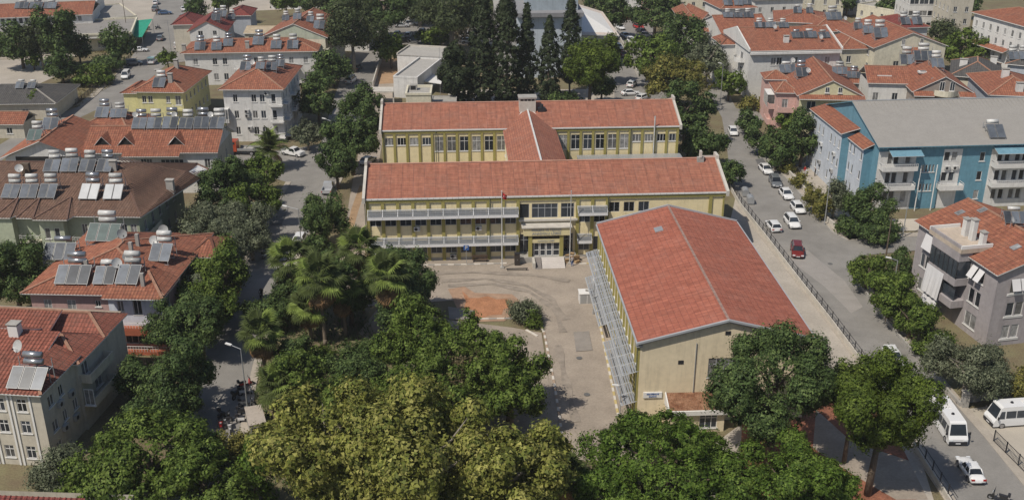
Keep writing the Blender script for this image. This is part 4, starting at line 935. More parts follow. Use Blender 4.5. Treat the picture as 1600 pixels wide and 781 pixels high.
# manholes and patches
for x, y in ((1297, 413), (917, 617), (905, 560), (1245, 432)):
    p = P(x, y); mb = MB(); mb.tube((0, 0, .0), (0, 0, .02), .38, .38, G_PATCH, 16); o = link('manhole_cover', mb.mesh('manhole_cover'), None, (p.x, p.y, LIFT[0] + .004)); o['kind'] = 'structure'

# tyre marks curving over the yard, darker worn bands a hand's breadth wide
TM = mat('tyre_mark', (0.285, 0.245, 0.205), var=.25, scale=.8, fine=.1)
for k_, pts in enumerate(([(690, 440), (760, 436), (820, 446), (862, 468), (884, 500)], [(700, 447), (770, 444), (826, 456), (866, 482), (880, 520)], [(660, 428), (740, 426), (830, 430), (890, 440)], [(872, 540), (880, 580), (890, 620), (900, 660)])):
    q = [P(*p) for p in pts]; f = []
    for i in range(len(q) - 1):
        for j in range(5): f.append(q[i].lerp(q[i + 1], j / 5))
    f.append(q[-1]); L_, R_ = [], []
    for i, p in enumerate(f):
        d = (f[min(i + 1, len(f) - 1)] - f[max(i - 1, 0)]).normalized(); n = Vector((-d.y, d.x, 0)) * (.42 + .16 * math.sin(i)); L_.append(p + n); R_.append(p - n)
    sheet('tyre_mark', L_ + R_[::-1], TM, world=True)
for pts in ([(1180, 250), (1192, 248), (1204, 268), (1190, 270)], [(700, 480), (742, 486), (740, 500), (702, 500)], [(896, 520), (920, 518), (926, 548), (900, 550)], [(430, 330), (450, 328), (440, 352), (422, 352)]):
    sheet('repair_patch', pts, G_PATCH if pts[0][0] > 1000 or pts[0][0] < 500 else mat('yard_patch', (.27, .245, .22), var=.15))
# ------------------------------------------------------------------ the school
SA = math.radians(3.4)
FW = House('school_building', 'long two storey yellow school wing with red tiled roof facing the yard', P(570.5, 311, 10.2), 54.2, SA, 15.8, 10.2, M_CREAM, 'school')
BAY = 54.2 / 24.1
r = FW.root
M_GUT = mat('gutter_white', (0.62, 0.61, 0.60), var=.12); M_BASE = mat('plinth_cream', (0.62, 0.53, 0.33), var=.15, scale=.5)
ENT0, ENT1 = 10, 14                                       # bays taken by the entrance
holes0 = []
for i in range(16):
    if ENT0 <= i < ENT1: continue
    x0 = i * BAY + .52
    holes0 += [(x0, 5.75, x0 + BAY - .56, 8.1, 2, 1), (x0, 1.2, x0 + BAY - .56, 3.4, 2, 1)]
for i in (16, 17, 18): x0 = i * BAY + .52; holes0.append((x0, 7.3, x0 + BAY - .62, 8.9, 2, 1))
e0, e1 = ENT0 * BAY + .35, ENT1 * BAY + .25
xs = lambda px: (px - 570.5) / 566.5 * 54.2
holes0 += [(xs(830), 6.6, xs(871), 8.9, 4, 2), (xs(876), 6.6, xs(897), 8.9, 2, 2), (xs(809.5), 6.6, xs(826), 8.9, 1, 1),
           (xs(809.5), .95, xs(825.5), 4.0, 2, 2), (xs(881), .95, xs(896), 4.0, 2, 2)]
side_h = {1: [(2 + 3 * i, z, 3.6 + 3 * i, z + 1.8, 2, 1) for i in range(4) for z in (1.6, 6.2)], 3: [(2 + 3 * i, z, 3.6 + 3 * i, z + 1.8, 2, 1) for i in range(4) for z in (1.6, 6.2)]}
side_h[0] = holes0
FW.walls(side_h, glass=M_GLASS, sill=False, fm=mat('window_grey', (0.4, 0.41, 0.43), var=0)); FW.done()
# pilasters, one object each
pm = MB(); pm.box(-.24, .24, -.2, .0, .02, 9.55, M_OLIVE); pil = pm.mesh('pilaster')
for i in list(range(0, ENT0 + 1)) + list(range(ENT1, 17)) + [23]: link('pilaster', pil, r, (i * BAY + .26, -.003, 0))
pm = MB(); pm.box(-.12, .12, -.12, 0, .02, 9.55, M_OLIVE); link('pilaster', pm.mesh('pilaster'), r, (54.0, -.003, 0))
b = MB(); b.box(0, 54.2, -.24, -.004, 9.56, 10.05, M_OLIVE); link('beam', b.mesh('beam'), r)
b = MB(); b.box(-.1, 54.3, -.06, -.005, 0, .45, M_CONC); link('plinth', b.mesh('plinth'), r)
rf = MB(); k = 2.6 / 7.9
for f in ([(.0, -.2, 10.35 - .2 * k), (54.2, -.2, 10.35 - .2 * k), (54.2, 7.9, 12.95), (0, 7.9, 12.95)], [(54.2, 16.35, 10.35 - .55 * k), (0, 16.35, 10.35 - .55 * k), (0, 7.9, 12.95), (54.2, 7.9, 12.95)]):
    roof_face(rf, f, T_SCHOOL, root=r, side=M_GUT)
ridge(rf, (0, 7.9, 12.97), (54.2, 7.9, 12.97), mat('ridge_cap', (0.48, 0.26, 0.19), var=.2), .34, .12); link('roof', rf.mesh('roof'), r)
g = MB(); g.box(-.1, 54.3, -.40, -.25, 10.06, 10.24, M_GUT); 
for i in range(60): g.box(i * .92, i * .92 + .06, -.415, -.401, 10.04, 10.26, M_CONC)
link('gutter', g.mesh('gutter'), r)
def gable_parapet(root, x0, x1, d, zE, zR, steps=True):
    mb = MB(); m = M_CONCW; a = [(x0, -.7, zE - .5), (x0, -.7, zE + .35), (x0, d / 2 - 1.0, zR + .15), (x0, d / 2 - 1.0, zR + .75), (x0, d / 2 + 1.0, zR + .75), (x0, d / 2 + 1.0, zR + .15), (x0, d + .7, zE + .35), (x0, d + .7, zE - .5)]
    mb.prism([Vector(p) for p in a], (x0, 0, 0), (x1, 0, 0), m); link('gable_parapet', mb.mesh('gable_parapet'), root)
M_CONCW = mat('parapet_white', (0.52, 0.49, 0.44), var=.15, scale=.7)
gable_parapet(r, -.42, -.004, 15.8, 10.2, 12.9); gable_parapet(r, 54.204, 54.62, 15.8, 10.2, 12.9)
for (a, z0) in (('g', 0),):
    for i in (1, 3):
        p0, p1 = FW.side(i); s = MB(); s.face([(p0[0], 0, 10.2), (p0[0], 15.8, 10.2), (p0[0], 7.9, 12.8)] if i == 1 else [(0, 15.8, 10.2), (0, 0, 10.2), (0, 7.9, 12.8)], M_CREAM); link('gable_wall', s.mesh('gable_wall'), r)
# sunshades of louvre blades
M_BLADE = mat('blade_grey', (0.34, 0.36, 0.39), rough=.4, var=.06, metal=.2); M_EDGE = mat('blade_white', (0.72, 0.72, 0.73), rough=.4, var=.06)
def sunshade_mesh(w, dep=1.15, drop=.75):
    a = MB(); n = 6
    for i in range(n):
        t = (i + .5) / n; a.bar((0.03, -.15 - (dep - .2) * t, -drop * t + .02 * (i % 2)), (w - .03, -.15 - (dep - .2) * t, -drop * t + .02 * (i % 2)), .3, .03, M_BLADE)
    e = MB(); e.box(0.01, w - .01, -dep - .04, -dep, -drop - .42, -drop + .02, M_EDGE)
    f = MB()
    for x in (0.02, w - .02): f.bar((x, -.02, .05), (x, -dep, -drop + .05), .05, .05, M_EDGE)
    f.bar((0, -.1, .04), (w, -.1, .04), .05, .05, M_EDGE); return a.mesh('blades'), e.mesh('fascia'), f.mesh('bracket')
SS = sunshade_mesh(BAY)
for z in (8.45, 3.95):
    for i in range(16):
        if ENT0 <= i < ENT1: continue
        if z < 5 and i == 15: continue
        s = link('sunshade', SS[0], r, (i * BAY + .26 if i < ENT0 else i * BAY + .2, -.2, z)); link('fascia', SS[1], s); link('bracket', SS[2], s)
# entrance: upper ledge, sign band, portal, doors, steps
b = MB(); b.box(e0, e1, -.45, -.004, 6.2, 6.5, M_CONCW); link('ledge', b.mesh('ledge'), r)
M_SIGN = mat('sign_band', (0.66, 0.58, 0.34), var=.06); M_LET = mat('sign_letters', (0.33, 0.33, 0.34), var=0); 
b = MB(); b.box(xs(816), xs(889), -1.9, -.004, 4.45, 5.7, M_SIGN); b.box(xs(816) - .3, xs(889) + .3, -2.1, -.004, 5.703, 5.85, M_CONCW); link('porch_canopy', b.mesh('porch_canopy'), r)
def letters(root, text, x, y, z, size, m, rz=0.0, bold=.006, ext=.02):
    cu = bpy.data.curves.new('lettering', 'FONT'); cu.body = text; cu.size = size; cu.extrude = ext; cu.offset = bold; cu.align_x = 'CENTER'; cu.align_y = 'CENTER'; cu.resolution_u = 2
    t = bpy.data.objects.new('lettering', cu); dg = bpy.context.evaluated_depsgraph_get(); C.objects.link(t); dg.update()
    me = bpy.data.meshes.new_from_object(t.evaluated_get(dg)); bpy.data.objects.remove(t); me.materials.clear(); me.materials.append(m)
    o = link('lettering', me, root, (x, y, z)); o.rotation_euler = (math.pi / 2, 0, rz); return o
letters(r, 'MESLEK\u0130 VE TEKN\u0130K', xs(852), -1.93, 5.37, .5, M_LET)
letters(r, 'ANADOLU L\u0130SES\u0130', xs(852), -1.93, 4.8, .55, M_LET)
b = MB()
for x in (xs(826.6), xs(876)): b.box(x - .28, x + .28, -1.7, -1.2, .02, 4.44, M_OLIVE)
b.box(xs(829.5), xs(873), -1.65, -1.25, 3.2, 3.75, M_SIGN); link('portal', b.mesh('portal'), r)
letters(r, 'ANADOLU L\u0130SES\u0130', xs(851.5), -1.67, 3.5, .32, M_LET)
b = MB(); b.box(xs(828.5), xs(874), -1.2, -1.14, .92, 4.4, M_GLASS); link('porch_glass', b.mesh('porch_glass'), r)
for i, (a, c) in enumerate(((832, 841.5), (841.7, 851.5), (851.7, 862), (862.2, 874))):
    d = MB(); X0, X1 = xs(a) + .03, xs(c) - .03; z0, z1 = .95, 3.1
    for q in ((X0, X0 + .1), (X1 - .1, X1)): d.box(q[0], q[1], -1.36, -1.28, z0, z1, M_TRIM)
    for q in ((z0, z0 + .1), (1.85, 1.95), (z1 - .1, z1)): d.box(X0 + .1, X1 - .1, -1.355, -1.285, q[0], q[1], M_TRIM)
    o = link('door' if i in (1, 2) else 'side_panel', d.mesh('door'), r); g = MB(); g.box(X0 + .1, X1 - .1, -1.33, -1.31, z0 + .1, z1 - .1, M_GLASS); link('pane', g.mesh('pane'), o)
b = MB(); b.box(xs(806), xs(900), -1.9, -.004, 0.01, .93, M_CONC); link('porch_floor', b.mesh('porch_floor'), r)
M_MARB = mat('pale_marble', (0.60, 0.56, 0.53), var=.08, fine=.04)
for i in range(6):
    s = MB(); s.box(xs(844), xs(880), -1.92 - .38 * (i + 1), -1.92 - .38 * i - .004, 0.01, .93 - .155 * i, M_MARB); link('step', s.mesh('step'), r)
s = MB(); s.prism([(xs(833.5), -1.92, .02), (xs(833.5), -1.92, .93), (xs(833.5), -4.4, .02)], (0, 0, 0), (xs(843) - xs(833.5), 0, 0), mat('ramp_grey', (0.2, 0.18, 0.17), var=.15)); link('ramp', s.mesh('ramp'), r)
s = MB(); s.box(xs(829), xs(833), -4.2, -1.93, .01, 1.0, M_CONCW); link('cheek_wall', s.mesh('cheek_wall'), r)
aircon(r, (0, 0), (1, 0), xs(644), 5.0)
for px, z in ((700, .4), (741, 4.9), (962, 5.6)): aircon(r, (0, 0), (1, 0), xs(px), z)
for px in (569.5, 764, 950): s = MB(); x = xs(px); s.tube((x, -.32, 0), (x, -.32, 10), .06, .06, mat('pipe_green', (0.13, 0.14, 0.09), var=.1), 8); link('downpipe', s.mesh('downpipe'), r)
s = MB(); s.box(-.5, .5, -.3, .3, -1, .7, M_CONC); s.box(-.15, .15, -.4, .4, .7, 1.7, M_CONCW); p = local(r, hit(1094, 252)); link('vent_stack', s.mesh('vent_stack'), r, p)
# back wing
BW = House('school_building', 'rear yellow school wing with red tiled roof beyond the front wing', P(596, 204, 10.2), 53.8, math.radians(3.1), 15.8, 10.2, M_CREAM, 'school')
r2 = BW.root; B2 = 53.8 / 24; h = []
for i in range(24):
    x0 = i * B2 + .5
    if 10 <= i < 14: continue
    if i < 4 or i >= 20: h.append((x0, 7.35, x0 + B2 - .56, 8.75, 3, 1))
    else: h.append((x0, 6.1, x0 + B2 - .56, 8.85, 2, 2))
    if i % 2 == 0: h.append((x0, 1.5, x0 + B2 - .56, 3.3, 2, 1))
BW.walls({0: h}, fm=M_TRIM); BW.done()
pm = MB(); pm.box(-.22, .22, -.18, 0, .02, 9.55, M_OLIVE); pil = pm.mesh('pilaster')
for i in range(25):
    if 10 < i < 14: continue
    link('pilaster', pil, r2, (min(max(i * B2, .25), 53.55), -.003, 0))
b = MB(); b.box(0, 53.8, -.22, -.004, 9.56, 10.05, M_OLIVE); link('beam', b.mesh('beam'), r2)
rf = MB()
for f in ([(.0, -.2, 10.35 - .2 * k), (53.8, -.2, 10.35 - .2 * k), (53.8, 7.9, 12.95), (0, 7.9, 12.95)], [(53.8, 16.3, 10.35 - .5 * k), (0, 16.3, 10.35 - .5 * k), (0, 7.9, 12.95), (53.8, 7.9, 12.95)]):
    roof_face(rf, f, T_SCHOOL, root=r2, side=M_GUT)
ridge(rf, (0, 7.9, 12.97), (53.8, 7.9, 12.97), MATS['ridge_cap'], .34, .12); link('roof', rf.mesh('roof'), r2)
g = MB(); g.box(-.1, 53.9, -.38, -.23, 10.06, 10.24, M_GUT); link('gutter', g.mesh('gutter'), r2)
gable_parapet(r2, -.42, -.004, 15.8, 10.2, 12.9); gable_parapet(r2, 53.804, 54.2, 15.8, 10.2, 12.9)
s = MB(); s.face([(53.8, 0, 10.2), (53.8, 15.8, 10.2), (53.8, 7.9, 12.8)], M_CREAM); s.face([(0, 15.8, 10.2), (0, 0, 10.2), (0, 7.9, 12.8)], M_CREAM); link('gable_wall', s.mesh('gable_wall'), r2)
for px in (598, 680, 986): s = MB(); x = (px - 596) / 8.68; s.tube((x, -.32, 0), (x, -.32, 10), .06, .06, MATS['pipe_green'], 8); link('downpipe', s.mesh('downpipe'), r2)
s = MB(); x = (1023 - 596) / 8.68; s.tube((x, -.5, 0), (x, -.5, 12.2), .12, .12, M_TANK, 8); link('flue_pipe', s.mesh('flue_pipe'), r2)
# link wing between them, its ridge running into the rear roof
fb = FW.root.location; v = Vector((-math.sin(SA), math.cos(SA), 0)); u = Vector((math.cos(SA), math.sin(SA), 0))
CA = fb + u * 22.6 + v * 15.8; cd = (BW.root.location + Vector((math.cos(.054), math.sin(.054), 0)) * 22.6 - CA).length
CW = House('school_link_wing', 'narrow link wing with ridged red roof joining both school wings', Vector((CA.x, CA.y, 0)), 8.9, SA, cd - .25, 9.7, M_CREAM, 'school')
CW.walls({1: [(2 + 3.2 * i, 6, 3.4 + 3.2 * i, 8) for i in range(4)], 3: [(2 + 3.2 * i, 6, 3.4 + 3.2 * i, 8) for i in range(4)]}); CW.done()
rf = MB(); D = cd; w = 8.9; zr = 12.3
for f in ([(-.35, D + .0, 9.85), (-.35, -.5, 9.85), (w / 2, -6.3, zr), (w / 2, D + 6.2, zr)], [(w + .35, -.5, 9.85), (w + .35, D, 9.85), (w / 2, D + 6.2, zr), (w / 2, -6.3, zr)]):
    roof_face(rf, f, T_SCHOOL, root=CW.root, side=M_GUT)
ridge(rf, (w / 2, -6.0, zr), (w / 2, D + 6, zr), M_GUT, .28, .12); ridge(rf, (-.3, D + .05, 10.05), (w / 2, D + 6.2, zr + .1), M_GUT, .4, .1); ridge(rf, (w + .3, D + .05, 10.05), (w / 2, D + 6.2, zr + .1), M_GUT, .4, .1); link('roof', rf.mesh('roof'), CW.root)
s = MB(); s.box(-1.5, 1.5, -1.0, 1.0, -.9, 2.1, M_CONCW)
for i in range(4): s.box(-1.25 + i * .66, -.75 + i * .66, -1.02, -1.0, 1.65, 1.95, M_SHADE)
s.box(-1.7, 1.7, -1.2, 1.2, 2.103, 2.35, M_CONC); link('chimney', s.mesh('chimney'), CW.root, (w / 2, D + 5.6, zr))
s = MB(); s.box(-.7, .7, -.5, .5, 0, 1, M_DARK); s.tube((0, 0, 1), (0, 0, 1.6), .4, .3, M_DARK, 10); q = local(CW.root, hit(850, 188)); link('ventilator', s.mesh('ventilator'), CW.root, (w / 2 + 2.6, D + 5.0, 11.6))
# flat sheet canopy in the court between the wings
q = P(984, 245, 5.2); mb = MB(); W = 19.0
mb.box(-W / 2, W / 2, -1.6, 1.6, 5.0, 5.15, M_GALV)
for i in range(38): mb.bar((-W / 2 + .25 + i * .5, -1.6, 5.17), (-W / 2 + .25 + i * .5, 1.6, 5.17), .12, .04, M_GALV)
cn = thing('court_canopy', 'long grey sheet metal canopy standing between the school wings', 'canopy', (q.x, q.y, 0), SA); link('roof_sheet', mb.mesh('roof_sheet'), cn)
mb = MB(); mb.box(-.06, .06, -.06, .06, 0, 5, M_GALV); pm_ = mb.mesh('post')
for i in range(5):
    for y in (-1.45, 1.45): link('post', pm_, cn, (-W / 2 + .2 + i * (W - .4) / 4, y, 0))
# hall
HA = P(1001, 535, 10.2); HALLA = math.radians(3.6)
far = P(937, 352, 10.2); hd = (far - HA).length
HL = House('assembly_hall', 'broad yellow hall with plain red low gabled roof beside the yard', HA, 19.0, math.atan2(far.y - HA.y, far.x - HA.x) - math.pi / 2, hd, 10.2, mat('hall_render', (0.72, 0.62, 0.44), var=.07, streak=.22, scale=.35, fine=.05, fscale=2), 'school hall')
r3 = HL.root; hw_ = HL.w
hb = hd / 16; hs3 = []
for i in range(16):
    s0 = i * hb + .45; hs3 += [(s0, 6.7, s0 + hb - .6, 8.4, 2, 1), (s0, 1.6, s0 + hb - .6, 3.6, 2, 1)]
HL.walls({0: [(7.7, 5.6, 11.3, 8.0, 4, 2)], 3: hs3, 1: hs3}, fm=mat('window_grey', (.4, .41, .43), var=0))
wall(HL.mb, (0, 0), (hw_, 0), 10.2, 10.2, HL.m, top=[(0, 10.2), (hw_, 10.2), (hw_ / 2, 12.6)]); wall(HL.mb, (hw_, hd), (0, hd), 10.2, 10.2, HL.m, top=[(0, 10.2), (hw_, 10.2), (hw_ / 2, 12.6)]); HL.done()
rf = MB(); kk = 2.4 / (hw_ / 2)
for f in ([(-.35, hd + .3, 10.35 - .35 * kk), (-.35, -.35, 10.35 - .35 * kk), (hw_ / 2, -.35, 12.75), (hw_ / 2, hd + .3, 12.75)], [(hw_ + .35, -.35, 10.35 - .35 * kk), (hw_ + .35, hd + .3, 10.35 - .35 * kk), (hw_ / 2, hd + .3, 12.75), (hw_ / 2, -.35, 12.75)]):
    roof_face(rf, f, T_HALL, root=r3, side=M_CONC, th=.22)
for a, b_ in (((hw_ / 2, -.3, 12.8), (hw_ / 2, hd + .3, 12.8)),): ridge(rf, a, b_, mat('ridge_lead', (0.3, 0.2, 0.17), var=.3, scale=2), .3, .08)
link('roof', rf.mesh('roof'), r3)
M_LEAD = mat('verge_grey', (0.36, 0.37, 0.39), var=.12)
v_ = MB()
for y in (-.42, hd + .36):
    v_.bar((-.4, y, 10.32), (hw_ / 2, y, 12.86), .22, .24, M_LEAD); v_.bar((hw_ / 2, y, 12.86), (hw_ + .4, y, 10.32), .22, .24, M_LEAD)
v_.box(-.52, -.36, -.3, hd + .3, 10.0, 10.25, M_LEAD); v_.box(hw_ + .36, hw_ + .52, -.3, hd + .3, 10.0, 10.25, M_LEAD); link('verge', v_.mesh('verge'), r3)
pm = MB(); pm.box(-.2, 0, -.2, .2, .02, 9.6, M_OLIVE); pil = pm.mesh('pilaster')
for i in range(17): link('pilaster', pil, r3, (-.003, min(max(i * hb, .2), hd - .2), 0))
b = MB(); b.box(-.24, -.004, 0, hd, 9.61, 10.0, M_OLIVE); link('beam', b.mesh('beam'), r3)
# hall sunshades: a continuous row of louvre frames along the wall, two levels
HE_ = mat('frame_grey', (0.46, 0.47, 0.48), rough=.5, var=.1); SM = MB(); dp = 1.6; n = 6; wv = hb
for i in range(n): t = (i + .5) / n; SM.bar((-.2 - dp * t, .03, -.55 * t), (-.2 - dp * t, wv - .03, -.55 * t), .2, .03, M_BLADE)
for y in (.02, wv - .02): SM.bar((-.05, y, .03), (-.2 - dp, y, -.52), .06, .06, HE_)
SM.bar((-.15, 0, .03), (-.15, wv, .03), .06, .06, HE_); SM.bar((-.2 - dp, 0, -.55), (-.2 - dp, wv, -.55), .07, .16, HE_); SM.bar((-.2 - dp * .5, 0, -.25), (-.2 - dp * .5, wv, -.25), .05, .05, HE_)
SM = SM.mesh('sunshade')
for i in range(16):
    link('sunshade', SM, r3, (0, i * hb, 6.6)); 
    if i not in (7, 8): link('sunshade', SM, r3, (0, i * hb, 2.75))
s = MB(); s.tube((-.3, .15, 0), (-.3, .15, 10), .06, .06, MATS['pipe_green'], 8); s.box(-.5, .2, -.22, .3, 9.7, 10.0, M_CONC); link('downpipe', s.mesh('downpipe'), r3)
s = MB(); s.box(-.55, .55, -.7, .7, 0, .14, M_GALV); q = local(r3, hit(1029, 359)); o = link('skylight', s.mesh('skylight'), r3, q); o.rotation_euler = (0, -.24, 0)
# nameplate and lean-to on the gable end
wx = lambda px, py, y=0: (lambda p: local(r3, p))(P(px, py, 4))
pl = MB(); pl.box(.6, 2.7, -.16, -.01, 3.25, 3.95, M_TRIM); o = link('nameplate', pl.mesh('nameplate'), r3)
letters(o, 'KONFERANS', 1.65, -.18, 3.74, .24, mat('letters_blue', (0.10, 0.16, 0.35), var=0)); letters(o, 'SALONU', 1.65, -.18, 3.44, .22, MATS['letters_blue'])
LT = MB(); X0, X1 = 3.2, 9.4; z1, z0, dpt = 3.75, 2.9, 2.6
roof_face(LT, [(X0, -dpt, z0), (X1, -dpt, z0), (X1, -.02, z1), (X0, -.02, z1)], M_RUST, th=.08, side=M_RUST)
for i in range(28): x = X0 + .1 + i * (X1 - X0 - .2) / 27; LT.bar((x, -dpt, z0 + .03), (x, -.02, z1 + .03), .1, .05, M_RUST)
lt = link('lean_to', LT.mesh('lean_to'), r3); s = MB(); s.box(X0 - .15, X1 + .15, -dpt - .2, -dpt - .01, z0 - .45, z0 + .1, M_TRIM); s.prism([(X0 - .15, -dpt - .01, z0 - .45), (X0 - .15, -.02, z0 - .45), (X0 - .15, -.02, z1 + .12), (X0 - .15, -dpt - .01, z0 + .1)], (0, 0, 0), (.12, 0, 0), M_TRIM); link('fascia', s.mesh('fascia'), lt)
s = MB()
wall(s, (X0, -dpt + .3), (X1, -dpt + .3), 0, z0 - .1, HL.m, [(3.4, .5, 5.4, 2.4)]); wall(s, (X0, 0), (X0, -dpt + .3), 0, z0 - .1, HL.m); wall(s, (X1, -dpt + .3), (X1, 0), 0, z0 - .1, HL.m); link('lean_to_wall', s.mesh('lean_to_wall'), r3)
window(r3, (X0, -dpt + .3), (X1, -dpt + .3), 3.4, .5, 5.4, 2.4, 3, 2)
for x in (6.2, 14.6):
    s = MB(); s.tube((x, -.09, 0), (x, -.09, 10), .05, .05, M_GALV, 8); link('downpipe', s.mesh('downpipe'), r3)
for x, z in ((4.6, 7.4), (9.6, 10.9)): s = MB(); s.box(x - .3, x + .3, -.05, -.005, z, z + .45, M_DARK); link('vent_grille', s.mesh('vent_grille'), r3)
# yard furniture
def flagpole(px, py, h, label, flag):
    t = thing('flagpole', label, 'flagpole', P(px, py)); mb = MB(); mb.tube((0, 0, 0), (0, 0, h), .09, .05, M_TANK, 8); mb.tube((0, 0, h), (0, 0, h + .15), .09, .09, M_TANK, 8); mb.box(-.3, .3, -.3, .3, 0, .25, M_CONC); link('pole', mb.mesh('pole'), t)
    if flag:
        mb = MB(); m = mat('flag_red', (0.38, 0.015, 0.02), var=.15, scale=3); N = 6
        for i in range(N):
            x0, x1 = .08 + i * .16, .08 + (i + 1) * .16; f = lambda x: (x * .75, .1 * math.sin(x * 7), h - .1 - x * .5); g_ = lambda x: (x * .6, .1 * math.sin(x * 7 + 1), h - .85 - x * .5)
            mb.face((g_(x0), g_(x1), f(x1), f(x0)), m)
        fl = link('flag', mb.mesh('flag'), t)
        mb = MB(); m = M_TANK; mb.tube((.32, -.11, h - .68), (.32, -.12, h - .68), .13, .13, m, 14); mb.tube((.36, -.121, h - .68), (.36, -.13, h - .68), .10, .10, MATS['flag_red'], 14)
        pts = []; 
        for i in range(10): a = math.pi / 2 + i * math.pi / 5; R_ = .08 if i % 2 == 0 else .032; pts.append((.5 + math.cos(a) * R_, -.13, h - .7 + math.sin(a) * R_))
        mb.face(pts, m); link('crescent_and_star', mb.mesh('crescent_and_star'), fl)
flagpole(784.5, 419, 12.2, 'tall white flagpole with red flag left of the school entrance', True)
flagpole(890, 412, 11.6, 'tall white bare flagpole right of the school entrance steps', False)
t = thing('parking_sign', 'blue square parking sign on a thin post before the school wing', 'road sign', P(729, 414)); mb = MB(); mb.tube((0, 0, 0), (0, 0, 3.1), .04, .04, M_GALV, 8); link('post', mb.mesh('post'), t)
mb = MB(); mb.box(-.4, .4, -.06, -.03, 2.45, 3.25, mat('sign_blue', (0.03, 0.10, 0.32), var=0)); pl = link('plate', mb.mesh('plate'), t); letters(pl, 'P', 0, -.07, 2.85, .8, M_TANK, bold=.02)
def bench(px, py, label, rz=0.06, w=2.4, back=True):
    t = thing('bench', label, 'bench', P(px, py), rz); mw = mat('bench_wood', (0.10, 0.065, 0.045), var=.2)
    for i in range(3): mb = MB(); mb.box(-w / 2, w / 2, -.25 + i * .17, -.11 + i * .17, .43, .47, mw); link('seat_slat', mb.mesh('seat_slat'), t)
    if back:
        for i in range(3): mb = MB(); mb.box(-w / 2, w / 2, .28, .32, .58 + i * .16, .69 + i * .16, mw); link('back_slat', mb.mesh('back_slat'), t)
    for x in (-w / 2 + .2, w / 2 - .2):
        mb = MB(); mb.box(x - .03, x + .03, -.25, .27, 0, .42, M_DARK); mb.box(x - .03, x + .03, .32, .36, 0, 1.0, M_DARK); link('leg', mb.mesh('leg'), t)
bench(750, 409, 'dark slatted bench against the school wall right of the parking sign')
t = thing('kiosk_box', 'dark upright metal cabinet left of the school entrance', 'cabinet', P(808, 414), SA); mb = MB(); mb.box(-.4, .4, -.35, .35, .1, 1.9, mat('cabinet_brown', (0.05, 0.04, 0.035), var=.1)); link('body', mb.mesh('body'), t)
mb = MB(); mb.box(-.44, .44, -.39, .39, 1.903, 1.98, M_DARK); link('lid', mb.mesh('lid'), t); mb = MB(); mb.box(-.02, .02, -.38, -.36, .9, 1.1, M_GALV); link('handle', mb.mesh('handle'), t)
t = thing('bench', 'low dark bar bench lying across the yard before the cabinet', 'bench', P(808, 423), SA); mb = MB(); mb.box(-1.6, 1.6, -.12, .12, .32, .4, M_DARK); link('seat', mb.mesh('seat'), t)
for x in (-1.4, 1.4): mb = MB(); mb.box(x - .05, x + .05, -.1, .1, 0, .317, M_DARK); link('leg', mb.mesh('leg'), t)
t = thing('utility_cabinet', 'white square utility housing on the drive beside the hall', 'utility box', P(916, 471), SA); mb = MB(); mb.box(-1.05, 1.05, -.8, .8, 0, 1.5, M_TRIM); mb.box(-1.12, 1.12, -.87, .87, 1.503, 1.6, M_TRIM); link('housing', mb.mesh('housing'), t)
mb = MB(); mb.box(-.15, .15, -.1, .1, 1.603, 1.9, M_CONC); link('vent', mb.mesh('vent'), t)
for px in (-.5, .5): mb = MB(); mb.box(px - .45, px + .45, -.815, -.802, .1, 1.4, M_GALV); link('door', mb.mesh('door'), t)
street_lamp(927, 491, 4.6, 'short lamp post with low lamp beside the white utility housing', .5, math.pi / 2)
street_lamp(968, 655, 4.2, 'short dark lamp post at the near end of the hall sunshades', .4, math.pi)
# furniture stacked beside the steps
M_CARD = mat('cardboard', (0.42, 0.29, 0.16), var=.15, scale=3); M_CLOTHB = mat('blue_sack', (0.12, 0.2, 0.38), var=.2, scale=4)
rn = random.Random(5); base = P(889, 409)
for i in range(9):
    t = thing('carton', ['crumpled tan carton low', 'tilted tan carton', 'open tan carton high', 'small pale carton', 'long tan carton', 'torn tan carton', 'square tan carton', 'flat pale carton', 'narrow tan carton'][i] + ' in the heap right of the school steps', 'box', base + Vector(((i % 3) * .75 - .3, (i // 3) * .55 - .3, (i % 2) * .55)), rn.uniform(-.6, .6), 'cartons heaped right of the school steps')
    w_, d_, h_ = rn.uniform(.3, .45), rn.uniform(.22, .35), rn.uniform(.35, .6); mb = MB(); mb.box(-w_, w_, -d_, d_, 0, h_, M_CARD); link('body', mb.mesh('body'), t)
    mb = MB(); mb.prism([(-w_, -d_, h_), (w_, -d_, h_), (w_, -d_ - .18, h_ + .15), (-w_, -d_ - .18, h_ + .15)], (0, 0, 0), (0, .01, .02), M_CARD); link('flap', mb.mesh('flap'), t)
person(P(894, 416), 2.0, 'person in blue jeans and pale shirt standing right of the school steps', (.45, .42, .4), (.06, .12, .28))
